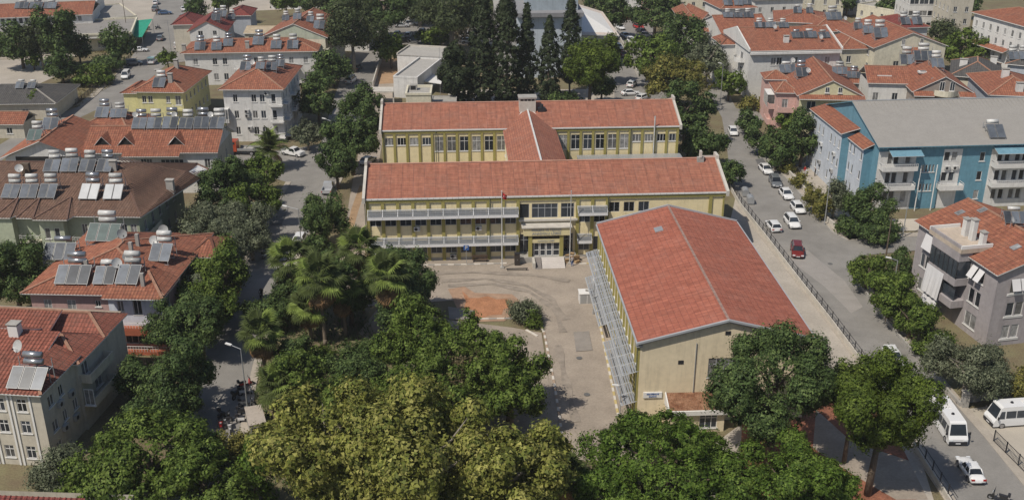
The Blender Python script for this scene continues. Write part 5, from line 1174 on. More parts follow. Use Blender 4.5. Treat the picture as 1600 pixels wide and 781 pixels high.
# ------------------------------------------------------------------ houses left of the school
c_ = lambda n, c, **k: mat(n, c, **dict(dict(var=.09, scale=.5, fine=.05, fscale=2, streak=.22), **k))
W_YEL = c_('yellow_render', (.62, .58, .30)); W_PINK = c_('pink_render', (.46, .30, .28)); W_GREEN = c_('green_render', (.40, .44, .33)); W_BEIGE = c_('beige_render', (.52, .48, .40))
W_GREYB = c_('grey_blue_render', (.42, .45, .50)); W_BRICK = c_('red_band', (.36, .11, .06)); W_LBLUE = c_('pale_blue_render', (.55, .62, .72)); W_CREAM2 = c_('pale_cream_render', (.64, .60, .48))
RID = mat('ridge_tile', (.34, .19, .13), var=.25, scale=2); RIDB = mat('ridge_brown', (.15, .09, .07), var=.25, scale=2)
def annex(H, x0, x1, y0, y1, h, wm, roofm, rise=1.6, oh=.4, ribs=0, along=None, holes=None, ridm=None, gable=None):
    """a wing of the same house with its own walls and roof"""
    mb = MB(); c = [(x0, y0), (x1, y0), (x1, y1), (x0, y1)]; holes = holes or {}
    for i in range(4):
        p0, p1 = c[i], c[(i + 1) % 4]; wall(mb, p0, p1, 0, h, wm, holes.get(i, []))
        for q in holes.get(i, []): window(H.root, p0, p1, *q[:4])
    link('wing_wall', mb.mesh('wing_wall'), H.root)
    w, d = x1 - x0, y1 - y0; z = h + .15; f = MB(); X0, X1, Y0, Y1 = x0 - oh, x1 + oh, y0 - oh, y1 + oh; rm = ridm or roofm
    e = [(X0, Y0, z), (X1, Y0, z), (X1, Y1, z), (X0, Y1, z)]
    if (along or ('x' if w > d else 'y')) == 'x':
        r_ = 0 if gable else min((Y1 - Y0) / 2, (X1 - X0) / 2 - .2); a, b = (X0 + r_, (Y0 + Y1) / 2, z + rise), (X1 - r_, (Y0 + Y1) / 2, z + rise)
        fs = [(e[0], e[1], b, a), (e[2], e[3], a, b)] + ([] if gable else [(e[1], e[2], b), (e[3], e[0], a)])
    else:
        r_ = 0 if gable else min((X1 - X0) / 2, (Y1 - Y0) / 2 - .2); a, b = ((X0 + X1) / 2, Y0 + r_, z + rise), ((X0 + X1) / 2, Y1 - r_, z + rise)
        fs = [(e[1], e[2], b, a), (e[3], e[0], a, b)] + ([] if gable else [(e[0], e[1], a), (e[2], e[3], b)])
        if gable: g = MB(); g.face([(x0, y0, h), (x1, y0, h), ((x0 + x1) / 2, y0, h + rise)], wm); link('gable_wall', g.mesh('gable_wall'), H.root)
    for q in fs: roof_face(f, q, roofm, ribs=ribs, root=H.root)
    for p, q in [(a, b)] + ([] if gable else [(e[0], a), (e[1], a if along == 'y' or (not along and w <= d) else b)]): ridge(f, p, q, rm)
    link('wing_roof', f.mesh('wing_roof'), H.root); return c
VX = Vector
# B1 beige block at the lower left
p = P(65, 618, 9); ang = math.radians(-6); Wd = 17.0
A = p - VX((math.cos(ang), math.sin(ang), 0)) * (Wd - .5) + VX((0, .5, 0))
B1 = House('apartment_house', 'beige apartment house at the lower left with deep ribbed red roofs', A, Wd - 1, ang, 19, 8.9, W_BEIGE, 'apartment house')
fx = lambda px, z=6: local(B1.root, P(px, 640, z)).x
L1 = B1.w
hs = []
for z in (.9, 4.0, 6.6): hs += [(L1 - 2.7 - 2.4 * i, z, L1 - 1.65 - 2.4 * i, z + 1.5, 2, 2) for i in range(6)]
hr = [(1.2, 6.4, 2.3, 7.7), (3.4, 6.4, 4.3, 7.7), (1.2, 3.4, 2.3, 4.7), (3.4, 3.4, 4.3, 4.7), (1.2, .8, 2.3, 2.1), (5.6, 3.4, 6.6, 4.7)]
B1.walls({0: hs, 1: hr}); B1.done()
rf = MB(); w = B1.w; z0, z1 = 9.05, 10.3
for f in ([(-8, -.6, z0), (w + .5, -.6, z0), (w - 2.2, 3.6, z1), (-8, 3.6, z1)], [(w + .5, -.6, z0), (w + .5, 8.0, z0), (w - 2.2, 8.0, z1), (w - 2.2, 3.6, z1)],
          [(-8, 3.7, 9.5), (w - 2.3, 3.7, 9.5), (w - 2.3, 9.5, 11.0), (-8, 9.5, 11.0)]):
    roof_face(rf, f, T_RED, ribs=.42, root=B1.root, ribh=.08)
ridge(rf, (w + .5, -.6, z0 + .05), (w - 2.2, 3.6, z1), RID); link('roof', rf.mesh('roof'), B1.root)
c = annex(B1, w - 7.5, w + .3, 7.2, 13.2, 8.5, W_BEIGE, T_RED, 1.6, .6, .42, 'x', {1: [(.8, 6.2, 2.2, 7.8), (3, 3.4, 4.6, 5.0)], 0: [(8.0, 3.2, 9.1, 5.2)]}, RID)
c = annex(B1, w - 9.5, w + .2, 13.4, 18.4, 8.5, W_BEIGE, T_RED, 1.5, .6, .42, 'x', {}, RID)
rf = MB(); roof_face(rf, [(-8, 9.6, 11.0), (w - 6, 9.6, 11.0), (w - 6, 14, 9.0), (-8, 14, 9.0)], T_RED, root=B1.root); roof_face(rf, [(-8, 11.5, 9.6), (w - 5, 11.5, 9.6), (w - 5, 15, 10.7), (-8, 15, 10.7)], T_RED, ribs=.42, ribh=.08, root=B1.root); ridge(rf, (-8, 15, 10.7), (w - 5, 15, 10.7), RID); link('roof', rf.mesh('roof'), B1.root)
pl_ = MB()
for i in range(6):
    for dx in (-.45, 1.5): x = L1 - 2.7 - 2.4 * i + dx; pl_.box(x - .1, x + .1, -.1, -.004, .02, 8.8, M_TRIM) if i < 3 else None
link('wall_rib', pl_.mesh('wall_rib'), B1.root)
p1, p2 = (w + .3, 7.2), (w + .3, 13.2)
for z in (3.0, 6.0): balcony(B1.root, p1, p2, .3, 5.8, z, 1.2, W_BEIGE, 'solid', .9)
for s_, z in ((2.6, 5.6), (2.7, 2.6), (5.0, 5.4), (5.1, 2.4)): aircon(B1.root, *B1.side(1), s_, z)
chimney(B1.root, 25, 522, 1.1, 1.0, 1.2, M_TRIM)
# maroon roof at the bottom edge
A = P(-60, 800, 6.5); B5_ = P(150, 800, 6.5)
H0 = House('outbuilding', 'maroon metal roofed building just entering at the bottom left edge', A, 14, math.radians(-3), 4, 6.0, W_BEIGE, 'building'); H0.walls(); H0.done()
rf = MB(); q0, q1 = local(H0.root, P(-60, 771, 8)), local(H0.root, P(133, 778, 8)); roof_face(rf, [(q0.x, -3, 6.2), (q1.x, -3, 6.2), (q1.x, q1.y, 8), (q0.x, q0.y, 8)], T_MAROON, ribs=.5, ribh=.1, root=H0.root); link('roof', rf.mesh('roof'), H0.root)
# B2 pink house
A = P(35, 458, 8); B2H = House('apartment_house', 'pink and white apartment house with orange roof crowded with solar panels', A + VX((.6, .6, 0)), 16.6, math.radians(-2.5), 19, 7.9, W_PINK, 'apartment house')
w = B2H.w
B2H.walls({0: [(1.6, 5.2, 2.6, 6.9), (4.6, 5.2, 5.7, 6.9), (8.2, 6.0, 8.9, 6.9), (11.0, 5.4, 11.8, 6.9), (13.0, 5.0, 14.1, 7.2), (10.6, .9, 14.6, 3.0, 5, 1)], 1: [(2, 5, 3, 6.8), (6, 5, 7, 6.8), (11, 5, 12.4, 7)]}, mats={}); 
ov = MB(); wall(ov, (9.9, -.06), (w + .06, -.06), 3.5, 7.88, c_('white_blue_render', (.58, .62, .70)), [(1.1, 5.4, 1.9, 6.9), (3.1, 5.0, 4.2, 7.2)], .06); link('wall_panel', ov.mesh('wall_panel'), B2H.root); B2H.done()
B2H.hip(2.5, T_ORANGE, .8, .42, RID)
rf = MB(); roof_face(rf, [(9.8, -1.5, 7.9), (w + .9, -1.5, 7.9), (w - 2.4, 3.2, 9.6), (9.8, 3.2, 9.6)], T_ORANGE, ribs=.42, root=B2H.root); roof_face(rf, [(w + .9, -1.5, 7.9), (w + .9, 5, 7.9), (w - 2.4, 5, 9.6), (w - 2.4, 3.2, 9.6)], T_ORANGE, ribs=.42, root=B2H.root); ridge(rf, (w + .9, -1.5, 8), (w - 2.4, 3.2, 9.65), RID); link('roof', rf.mesh('roof'), B2H.root)
annex(B2H, w + .02, w + 3.0, 12.5, 19, 7.6, W_PINK, T_ORANGE, 1.2, .5, .42, 'x')
M_RB = W_BRICK
for z in (.2, 3.5): balcony(B2H.root, (0, 0), (w, 0), 9.9, w + 1.2, z, 1.4, M_RB, 'rail'); b = MB(); b.box(9.9, w + 1.2, -1.45, -1.41, z - .75, z - .002, M_RB); b.box(w + 1.16, w + 1.2, -1.4, 5, z - .75, z - .002, M_RB); link('band', b.mesh('band'), B2H.root)
for z in (.2, 3.5): balcony(B2H.root, (w, 0), (w, 19), .0, 6, z, 1.2, M_RB, 'rail'); balcony(B2H.root, (w + 3, 12.5), (w + 3, 19), .2, 6, z, 1.3, M_RB, 'rail')
balcony(B2H.root, (0, 0), (w, 0), -.9, .4, 3.6, 1.0, M_RB, 'rail')
dish(258, 533, 'the lower balcony of the pink house', .7, 1.1, p=P(258, 533, 2.0))
# B3 brown roofed green house
A = P(-100, 337, 8.5); E1 = P(221, 340, 8.5); ang = math.atan2(E1.y - A.y, E1.x - A.x)
B3 = House('apartment_house', 'long pale green apartment house with brown tiled roof and rows of solar heaters', A + VX((.3, .8, 0)), (E1 - A).length - 1.1, ang, 20, 8.4, W_GREEN, 'apartment house')
w = B3.w; fl = lambda px: local(B3.root, P(px, 365, 6)).x
X = lambda px: local(B3.root, P(px, 338, 8.5)).x
hh = []
for px in (8, 75, 90, 127, 142, 190, 205): x = X(px); hh += [(x - .45, 5.4, x + .45, 7.1), (x - .45, 1.6, x + .45, 3.3)]
B3.walls({0: [q for q in hh if q[0] > .2], 1: [(2 + 3.2 * i, z, 3 + 3.2 * i, z + 1.7) for i in range(5) for z in (1.6, 5.2)]}); B3.done()
rf = MB(); K1 = local(B3.root, P(183, 254, 11.6)); e1 = (w + .8, -.8, 8.6); kr = (K1.x, K1.y, 11.6)
e3 = local(B3.root, P(313, 279, 8.6)); k2 = local(B3.root, P(290, 268, 10.2))
for f in ([(-1, -.8, 8.6), e1, kr, (-1, K1.y, 11.6)], [e1, tuple(e3), tuple(k2), kr], [kr, tuple(k2), (k2.x - 1, k2.y + 9, 8.6), (K1.x, K1.y + 5, 8.6)], [tuple(e3), (e3.x, e3.y + 5, 8.6), (k2.x - 1, k2.y + 9, 8.6), tuple(k2)], [(-1, K1.y, 11.6), kr, (K1.x, K1.y + 5, 8.6), (-1, K1.y + 5, 8.6)]):
    roof_face(rf, f, T_BROWN, ribs=.42, root=B3.root)
for a, b in ((e1, kr), (kr, k2), (kr, (-1, K1.y, 11.6)), (k2, e3)): ridge(rf, a, b, RIDB)
for pxa, pxb, pxc in ((58, 112, 92), (-6, 20, 8), (30, 56, 42)):
    xa, xb, xc = X(pxa), X(pxb), X(pxc); 
    dpt = 1.5 if pxa == 58 else .9
    roof_face(rf, [(xa, -.8 - dpt, 8.6), (xb, -.8 - dpt, 8.6), (xc, 4.2, 9.72)], T_BROWN, ribs=.42, root=B3.root)
    roof_face(rf, [(xb, -.8 - dpt, 8.6), (xb + .5, -.75, 8.62), (xc, 4.2, 9.72)], T_BROWN, root=B3.root); roof_face(rf, [(xa - .5, -.75, 8.62), (xa, -.8 - dpt, 8.6), (xc, 4.2, 9.72)], T_BROWN, root=B3.root)
    ridge(rf, (xb, -.8 - dpt, 8.62), (xc, 4.2, 9.75), RIDB, .25); ridge(rf, (xa, -.8 - dpt, 8.62), (xc, 4.2, 9.75), RIDB, .25)
link('roof', rf.mesh('roof'), B3.root)
for pa, pb, m in ((-6, 20, W_GREEN), (62, 100, c_('bay_green', (.46, .50, .38)))):
    xa, xb = X(pa), X(pb); bm = MB(); wall(bm, (xa, -1.3), (xb, -1.3), 0, 8.4, m, [((xb - xa) * .3 - .4, 5.2, (xb - xa) * .3 + .4, 6.9), ((xb - xa) * .7 - .4, 5.2, (xb - xa) * .7 + .4, 6.9)] if pa > 0 else []); wall(bm, (xb, -1.3), (xb, 0), 0, 8.4, m); wall(bm, (xa, 0), (xa, -1.3), 0, 8.4, m); link('bay_wall', bm.mesh('bay_wall'), B3.root)
    if pa > 0:
        for fr in (.3, .7): s0 = (xb - xa) * fr - .4; window(B3.root, (xa, -1.3), (xb, -1.3), s0, 5.2, s0 + .8, 6.9, 1, 1)
balcony(B3.root, (0, 0), (w, 0), X(26), X(58), 4.6, 1.2, W_CREAM2, 'rail'); balcony(B3.root, (w, 0), (w, 20), 1, 6, 4.6, 1.2, W_CREAM2, 'solid'); balcony(B3.root, (0, 0), (w, 0), X(110), X(160), 4.4, 1.2, W_CREAM2, 'rail')
# B4 red roofed house with three dormers
L = P(125, 240, 8.0); Rr_ = P(339.5, 236.2, 8.0)
A = VX((L.x, Rr_.y + .3, 0)); B4 = House('apartment_house', 'white apartment house with weathered orange roof and three dark triangular dormers', A, Rr_.x - L.x - .3, math.radians(1.0), 11.4, 7.9, M_WHITE, 'apartment house')
w = B4.w; X = lambda px: local(B4.root, P(px, 250, 6)).x
g4 = [(X(px) - .5, 4.6, X(px) + .5, 6.4) for px in (165, 226, 235, 325)] + [(X(272) - 2.2, 4.0, X(272) + 1.8, 6.3, 5, 1)]
B4.walls({0: g4, 1: [(2, 4.6, 3, 6.2), (6, 4.6, 7, 6.2), (2, 1.3, 3, 2.9), (6, 1.3, 7, 2.9)]}, mats={1: W_BEIGE});  # right end wall coloured darker than the white front for its shade
B4.gable(2.7, T_ORANGE, .7, .42, RID); B4.done()
rf = MB()
for px in (163, 199, 277):                                # dormers: a triangular mouth coloured as shade under two small slopes
    x = X(px); y0, zz = 1.2, 8.1 + 2.7 / 5.7 * 1.0
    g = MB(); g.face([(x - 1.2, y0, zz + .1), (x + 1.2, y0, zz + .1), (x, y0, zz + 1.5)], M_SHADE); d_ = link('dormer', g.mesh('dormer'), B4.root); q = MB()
    for f in ([(x - 1.5, y0 - .25, zz), (x, y0 - .25, zz + 1.65), (x, 4.6, zz + 1.65), (x - 1.5, y0 + 1.0, zz + .3)], [(x, y0 - .25, zz + 1.65), (x + 1.5, y0 - .25, zz), (x + 1.5, y0 + 1.0, zz + .3), (x, 4.6, zz + 1.65)]): roof_face(q, f, T_ORANGE, th=.08)
    link('dormer_roof', q.mesh('dormer_roof'), d_)
rf = MB(); roof_face(rf, [(X(198), -1.6, 7.35), (X(286), -1.6, 7.35), (X(286), -.2, 7.95), (X(198), -.2, 7.95)], T_ORANGE, ribs=.42, root=B4.root); link('porch_roof', rf.mesh('porch_roof'), B4.root)
x1_ = X(138); B4c = annex(B4, X(22), x1_ - .02, -2.0, 13, 7.4, M_WHITE, T_ORANGE, 3.0, .7, .42, 'y', {0: [(2.5, 3.2, 3.6, 5.2), (8.6, 3.2, 9.8, 5.2)]}, RID, gable=True)
g = MB(); g.box(X(22) + 1.8, x1_ - 2, -2.06, -2.01, 5.7, 7.6, M_SHADE); link('loggia_shade', g.mesh('loggia_shade'), B4.root); balcony(B4.root, (X(22), -2), (x1_, -2), 3.5, 9.5, 4.6, 1.2, M_WHITE, 'solid')  # dark slab on the wall, painting the shade of a loggia recess
# B4b small roof behind it
A = P(128, 196, 7.5); B4b = House('apartment_house', 'low house with bright red tiled roof behind the dormered roof', A, 9.6, math.radians(-14), 9.5, 7.2, M_WHITE, 'house'); B4b.walls({0: [(2, 4, 3, 5.5)]}); B4b.done(); B4b.hip(2.0, T_ORANGE, .6, .42, RID)
# B5 yellow house
A = P(207, 144, 7.5); B5 = House('apartment_house', 'yellow two storey house with hipped orange roof near the left street', A + VX((.6, .7, 0)), 9.8, math.radians(-2.7), 17.5, 7.4, W_YEL, 'house')
B5.walls({0: [(1.0, 5.0, 1.9, 6.5), (2.3, 5.0, 3.3, 6.5), (6.2, 5.0, 7.1, 6.5), (1.6, 1.2, 2.5, 2.6), (8.2, 4.6, 9.4, 6.6)], 1: [(2 + 2.6 * i, z, 2.9 + 2.6 * i, z + 1.4) for i in range(6) for z in (1.4, 4.9)]}); B5.done(); B5.hip(2.7, T_ORANGE, .8, .42, RID)
annex(B5, -3.6, -.02, 1.5, 10, 6.6, W_YEL, T_ORANGE, 1.0, .5, .42, 'y'); balcony(B5.root, (0, 0), (9.8, 0), 7.6, 9.8, 3.7, 1.0, W_YEL, 'rail')
for px, py in ((228, 118), (267, 128), (247, 122), (276, 106)): chimney(B5.root, px, py, .9, .8, 1.6, M_CONC)
# B6 white four storey
A = P(341, 140.7, 11); B6 = House('apartment_building', 'white four storey apartment building with hipped red roof and corner balconies', A + VX((.7, .7, 0)), 11.7, 0.0, 19, 10.9, M_WHITE, 'apartment building')
h6 = []
for z in (8.3, 4.9, 1.5): h6 += [(1.9, z, 2.8, z + 1.6), (5.6, z, 6.6, z + 1.6), (7.3, z, 8.3, z + 1.6), (9.6, z - .4, 10.5, z + 1.7, 1, 1)]
B6.walls({0: h6, 1: [(1.5 + 3 * i, z, 2.5 + 3 * i, z + 1.5) for i in range(6) for z in (1.5, 4.9, 8.3)]}); B6.done(); B6.hip(2.7, T_ORANGE, .8, 0, RID)
for z in (.9, 4.3, 7.7): balcony(B6.root, (0, 0), (11.7, 0), 9.1, 11.9, z, 1.1, M_WHITE, 'rail'); [balcony(B6.root, (11.7, 0), (11.7, 19), s, s + 2.6, z, 1.2, M_WHITE, 'rail') for s in (1, 8)]
b = MB(); b.box(-1.0, .9, -1.1, -.01, 4.2, 5.0, M_WHITE); b.box(-1.0, .9, -1.1, -.01, 6.9, 7.1, M_WHITE); b.box(-.95, .85, -1.05, -.9, 5.01, 6.89, M_CURT)
for x in (-1, -.4, .3, .82): b.box(x, x + .08, -1.12, -1.04, 5.01, 6.89, M_TRIM)
link('glazed_balcony', b.mesh('glazed_balcony'), B6.root)
for s_, z in ((4.0, 6.1), (4.0, 5.2), (4.3, 2.6), (8.3, 9.8)): aircon(B6.root, (0, 0), (11, 0), s_, z)
# B7 long white terrace
A = P(282.5, 84, 8); B7 = House('apartment_house', 'long white terrace with continuous red roof behind the yellow house', A + VX((.6, .6, 0)), 31.5, math.radians(4.5), 11.5, 7.9, M_WHITE, 'apartment house')
B7.walls({0: [(x, z, x + 1.1, z + 1.6) for x in (2, 6.6, 9, 16.5, 21, 25, 28.5) for z in (1.2, 5.0)], 1: [(2, 5, 3.2, 6.6), (6, 5, 7.2, 6.6), (2, 1.4, 3.2, 3), (6, 1.4, 7.2, 3)]}); B7.done(); B7.hip(2.1, T_ORANGE, .8, 0, RID)
for x, z in ((11.5, 3.9), (11.5, .8), (23, 3.9)): balcony(B7.root, (0, 0), (31, 0), x, x + 4.4, z, 1.3, M_WHITE, 'rail')
for px, py in ((387, 75), (288, 80)): chimney(B7.root, px, py, .9, .8, 1.4, M_CONC)
# B8 white gable with maroon verge
A = P(296, 48, 8.4); B8 = House('apartment_house', 'white gabled house with maroon roof edges beside the upper left street', A, 9.2, math.radians(6), 15, 8.3, M_WHITE, 'house')
B8.walls({0: [(2.2, 7.0, 3.4, 8.2), (6, 7.0, 7.0, 8.2)], 1: [(3, 5, 4, 6.4), (8, 5, 9, 6.4)]}, mats={1: W_GREYB}); B8.gable(2.4, T_MAROON, .7, 0, along='y', side=M_RB); B8.done()
A = P(283, 46, 7.5); H = House('apartment_house', 'low maroon roofed house against the white gabled house', A + VX((-4, 6, 0)), 6, math.radians(6), 12, 7.4, W_BEIGE, 'house'); H.walls(); H.done(); H.hip(1.8, T_MAROON, .5)
A = P(352, 36, 7.5); H = House('apartment_house', 'grey sided house with brown roof right of the maroon gabled house', A + VX((0, 4, 0)), 6, math.radians(4), 10, 8.6, W_GREYB, 'house'); H.walls(); H.done(); H.hip(1.6, T_MAROON, .5)
# B9 green gable
A = P(412, 56, 10); B9 = House('apartment_building', 'cream apartment building with pale green front gable and rust roof', A, 15.6, math.radians(-4), 21, 9.9, W_CREAM2, 'apartment building')
B9.walls({0: [(9.2, 7.0, 10.3, 8.6), (11.4, 7.0, 12.4, 8.6), (10, 3.6, 11, 5.2), (2, 7, 3, 8.6)], 1: [(3, 3.6, 4, 5.2), (3, 7, 4, 8.6), (9, 7, 10, 8.6)]})
g = MB(); g.face([(-.1, -.02, 9.3), (15.7, -.02, 9.3), (15.7, -.02, 9.9), (7.8, -.02, 13.0), (-.1, -.02, 9.9)], c_('sage_gable', (.42, .47, .38))); link('gable_panel', g.mesh('gable_panel'), B9.root)
B9.gable(3.1, T_ORANGE, .7, 0, RID, along='y'); B9.done()
for z in (3.1, 6.5): balcony(B9.root, (0, 0), (15.6, 0), 12.6, 16.6, z, 1.3, W_CREAM2, 'solid', .8)
A = P(468, 40, 9); H = House('apartment_house', 'red brown roofed house crowded with tanks behind the green gable', A + VX((2, 10, 0)), 15, math.radians(-3), 12, 8.8, M_WHITE, 'house'); H.walls({0: [(3, 6, 4, 7.4), (9, 6, 10, 7.4)]}); H.done(); H.hip(1.8, T_MAROON, .6); HB = H
A = P(382, 52, 5.5); H = House('low_house', 'low cream roofed shed between the maroon gable and green gable', A, 8.2, 0, 9, 5.4, W_CREAM2, 'shed'); H.walls({0: [(1, 3, 2.6, 4.6, 2, 2), (4, 3, 5.6, 4.6, 2, 2)]}); H.done(); H.gable(1.0, mat('cream_sheet', (.42, .35, .25), var=.2, scale=1), .4)
# grey roofed single storey house far left
A = P(-70, 163, 3.6); b = P(84, 161, 3.6); H = House('bungalow', 'single storey house with wide dark grey hipped roof at the left edge', A, (b - A).length, math.atan2(b.y - A.y, b.x - A.x), 15, 3.5, W_BEIGE, 'bungalow'); H.walls({0: [(14, 1, 15.4, 2.4), (19, 1, 20.4, 2.4)]}); H.done(); H.hip(2.4, T_GREY, .7, .42, mat('ridge_pale', (.3, .28, .25), var=.1)); HG = H
A = P(-60, 193, 3.2); H = House('low_house', 'small shed with orange tiled roof at the left edge below the grey bungalow', A, 12.6, 0, 6, 3.2, W_BEIGE, 'shed'); H.walls({0: [(9, 1, 10.2, 2.3)]}); H.done(); q = local(H.root, P(22, 163, 3.2)); H.gable(1.5, T_ORANGE, .5, .42, RID)
# market buildings far left
A = P(-90, 66, 4.6); b = P(205, 52, 4.6); H = House('market_hall', 'long low market hall with flat grey roof across the top left', A, (b - A).length, math.atan2(b.y - A.y, b.x - A.x), 22, 4.5, W_CREAM2, 'market hall'); H.walls({0: [(4 + 5 * i, 1, 6.5 + 5 * i, 3, 3, 1) for i in range(9)]}); H.done(); H.flat(c_('grey_membrane', (.27, .255, .24), scale=.3), .5, oh=.2)
b = MB(); w = H.w
for i in range(12): b.box(2 + i * 4, 2.3 + i * 4, -1.5, -.01, 3.6, 3.8, M_GALV)
b.box(.5, w - .5, -1.8, -.02, 3.85, 4.0, c_('canopy_grey', (.36, .35, .33))); link('canopy', b.mesh('canopy'), H.root)
A = P(-90, 31, 7.2); b = P(143, 22, 7.2); H = House('market_hall', 'upper market hall with red tiled roof strip and window band', A, (b - A).length, math.atan2(b.y - A.y, b.x - A.x), 16, 7.2, M_WHITE, 'market hall'); n_ = int(H.w / 1.6); H.walls({0: [(.8 + 1.6 * i, 5.2, 1.9 + 1.6 * i, 6.8, 1, 1) for i in range(n_ - 1)]}); H.done(); H.gable(2.2, T_ORANGE, .7, 0, RID); HM = H
A = P(-90, 9, 8); b = P(150, 2, 8); H = House('market_hall', 'farthest market building with white window strip at the top left edge', A, (b - A).length, math.atan2(b.y - A.y, b.x - A.x), 12, 7.5, M_WHITE, 'market hall'); H.walls({0: [(1 + 2.6 * i, 4.6, 3 + 2.6 * i, 6.6, 2, 1) for i in range(int(H.w / 2.6) - 1)]}); H.done(); H.flat(M_CONC, .4)
A = P(150, 32, 4.2); b = P(214, 26, 4.2); H = House('low_house', 'flat pale roofed block at the right end of the market halls', A, (b - A).length, math.atan2(b.y - A.y, b.x - A.x), 24, 4.2, W_CREAM2, 'building'); H.walls(); H.done(); H.flat(c_('pale_membrane', (.34, .32, .29), scale=.3), .3)
# green awning on poles with stalls under it
t = thing('market_awning', 'bright green fabric awning on poles over the upper left pavement', 'awning', P(214, 58)); o = t.location.copy()
pts = [P(200, 60, 2.7) - o, P(222, 58, 2.9) - o, P(238, 30, 4.4) - o, P(205, 33, 4.4) - o]; mb = MB(); m = mat('green_fabric', (.03, .30, .20), var=.15, scale=.8)
roof_face(mb, pts, m, th=.06, side=m); link('canopy', mb.mesh('canopy'), t)
for q in pts: mb = MB(); mb.tube((q.x, q.y, 0), (q.x, q.y, q.z - .05), .05, .05, M_GALV, 6); link('pole', mb.mesh('pole'), t)
for i in range(4):
    q = P(206 + 8 * i, 56 - 3 * i); t = thing('market_stall', ['leftmost', 'second', 'third', 'rightmost'][i] + ' dark goods stall under the green awning', 'market stall', q, .2); mb = MB(); mb.box(-.9, .9, -.5, .5, .7, .8, M_DARK); link('table_top', mb.mesh('table_top'), t); mb = MB()
    for x in (-.8, .8): mb.box(x - .05, x + .05, -.4, .4, 0, .697, M_DARK)
    link('trestle', mb.mesh('trestle'), t); mb = MB(); rn = random.Random(i)
    for k_ in range(5): mb.box(-.8 + .33 * k_, -.55 + .33 * k_, -.35, .3, .803, .95 + rn.random() * .3, [M_CARD, M_TRIM, M_GALV, M_CLOTHB][k_ % 4])
    g_ = link('goods', mb.mesh('goods'), t)
# ------------------------------------------------------------------ centre top: flat roofed white building, cream block, far hall
A = P(614.5, 121, 4.8); b = P(654.5, 122, 4.8); bk = P(662, 86, 4.8) - A; FB = House('flat_roofed_building', 'white flat roofed building with stepped L shape beyond the school', A, (b - A).length * .97, math.atan2(bk.y, bk.x) - math.pi / 2, bk.length, 4.7, M_WHITE, 'building'); FB.walls(); FB.done(); FB.flat(c_('flat_roof_pale', (.40, .385, .36), scale=.4), .45, oh=.05)
q0, q1, q2 = local(FB.root, P(628, 82, 5.2)), local(FB.root, P(700, 84, 5.2)), local(FB.root, P(628, 68, 5.2))
mb = MB(); X0, X1, Y0, Y1 = q0.x, q1.x + 1, FB.d - 4, FB.d + 6; mb.box(X0, X1, Y0, Y1, 0, 5.3, M_WHITE); link('wing', mb.mesh('wing'), FB.root)
mb = MB(); mb.box(X0 - .1, X1 + .1, Y0 - .1, Y1 + .1, 5.303, 5.5, MATS['flat_roof_pale'] if 'flat_roof_pale' in MATS else M_CONC)
mb.box(X0 - .1, X0 + .2, Y0 - .1, Y1 + .1, 5.503, 5.9, M_CONCW); mb.box(X0 + .203, X1, Y1 - .2, Y1 + .1, 5.503, 5.9, M_CONCW); link('wing_roof', mb.mesh('wing_roof'), FB.root)
mb = MB(); mb.bar((6, 18, 5), (6, 18, 8.2), .08, .08, M_GALV); link('aerial', mb.mesh('aerial'), FB.root)
t = thing('canopy', 'white flat sheet canopy at the right of the flat roofed building', 'canopy', P(676, 132)); o = t.location; mb = MB(); q = [P(*z, 2.8) - VX((o.x, o.y, 0)) for z in ((661, 127), (689, 131), (693, 119), (671, 116))]; roof_face(mb, q, M_TRIM, th=.15); link('roof_sheet', mb.mesh('roof_sheet'), t)
for z in q: mb = MB(); mb.tube((z.x * .9, z.y * .9, 0), (z.x * .9, z.y * .9, 2.65), .06, .06, M_GALV, 6); link('post', mb.mesh('post'), t)
A = P(634, 148, 6.2); b = P(673, 147, 6.2); H = House('cream_block', 'small cream flat roofed block standing behind the rear wing roof', A, (b - A).length, .03, 7, 6, W_CREAM2, 'building'); H.walls(); H.done(); H.flat(M_CONC, .5, oh=.15); H0b = H
mb = MB(); mb.box(.6, 2.2, 4.2, 5.6, 6.05, 7.2, M_CONC); mb.box(.8, 1.9, 4.15, 4.19, 6.2, 7.0, M_SHADE); link('roof_tank', mb.mesh('roof_tank'), H.root)
A = P(674, 160, 2.6); H = House('low_shed', 'low grey walled shed right of the cream block', A, 5.6, .03, 5, 2.6, c_('grey_render', (.34, .33, .32)), 'shed'); H.walls({0: [(1, .8, 2, 2)]}); H.done(); H.flat(M_CONC, .2)
t = thing('entrance_canopy', 'flat concrete canopy on pillars left of the white building', 'canopy', P(595, 150)); o = t.location; q = [P(*z, 3.2) - VX((o.x, o.y, 0)) for z in ((573, 143), (615, 143), (615, 136), (577, 136))]; mb = MB(); roof_face(mb, q, M_CONCW, th=.3, side=M_CONCW); link('roof_slab', mb.mesh('roof_slab'), t)
for z in q: mb = MB(); mb.box(z.x * .95 - .15, z.x * .95 + .15, z.y * .9 - .15, z.y * .9 + .15, 0, 2.89, M_CONCW); link('pillar', mb.mesh('pillar'), t)
fence('garden_wall', 'low grey street wall running to the white flat roofed building', [P(583, 139), P(590, 115), P(597, 92)], h=0, wall_h=1.8, wm=M_CONCW, cat='wall')
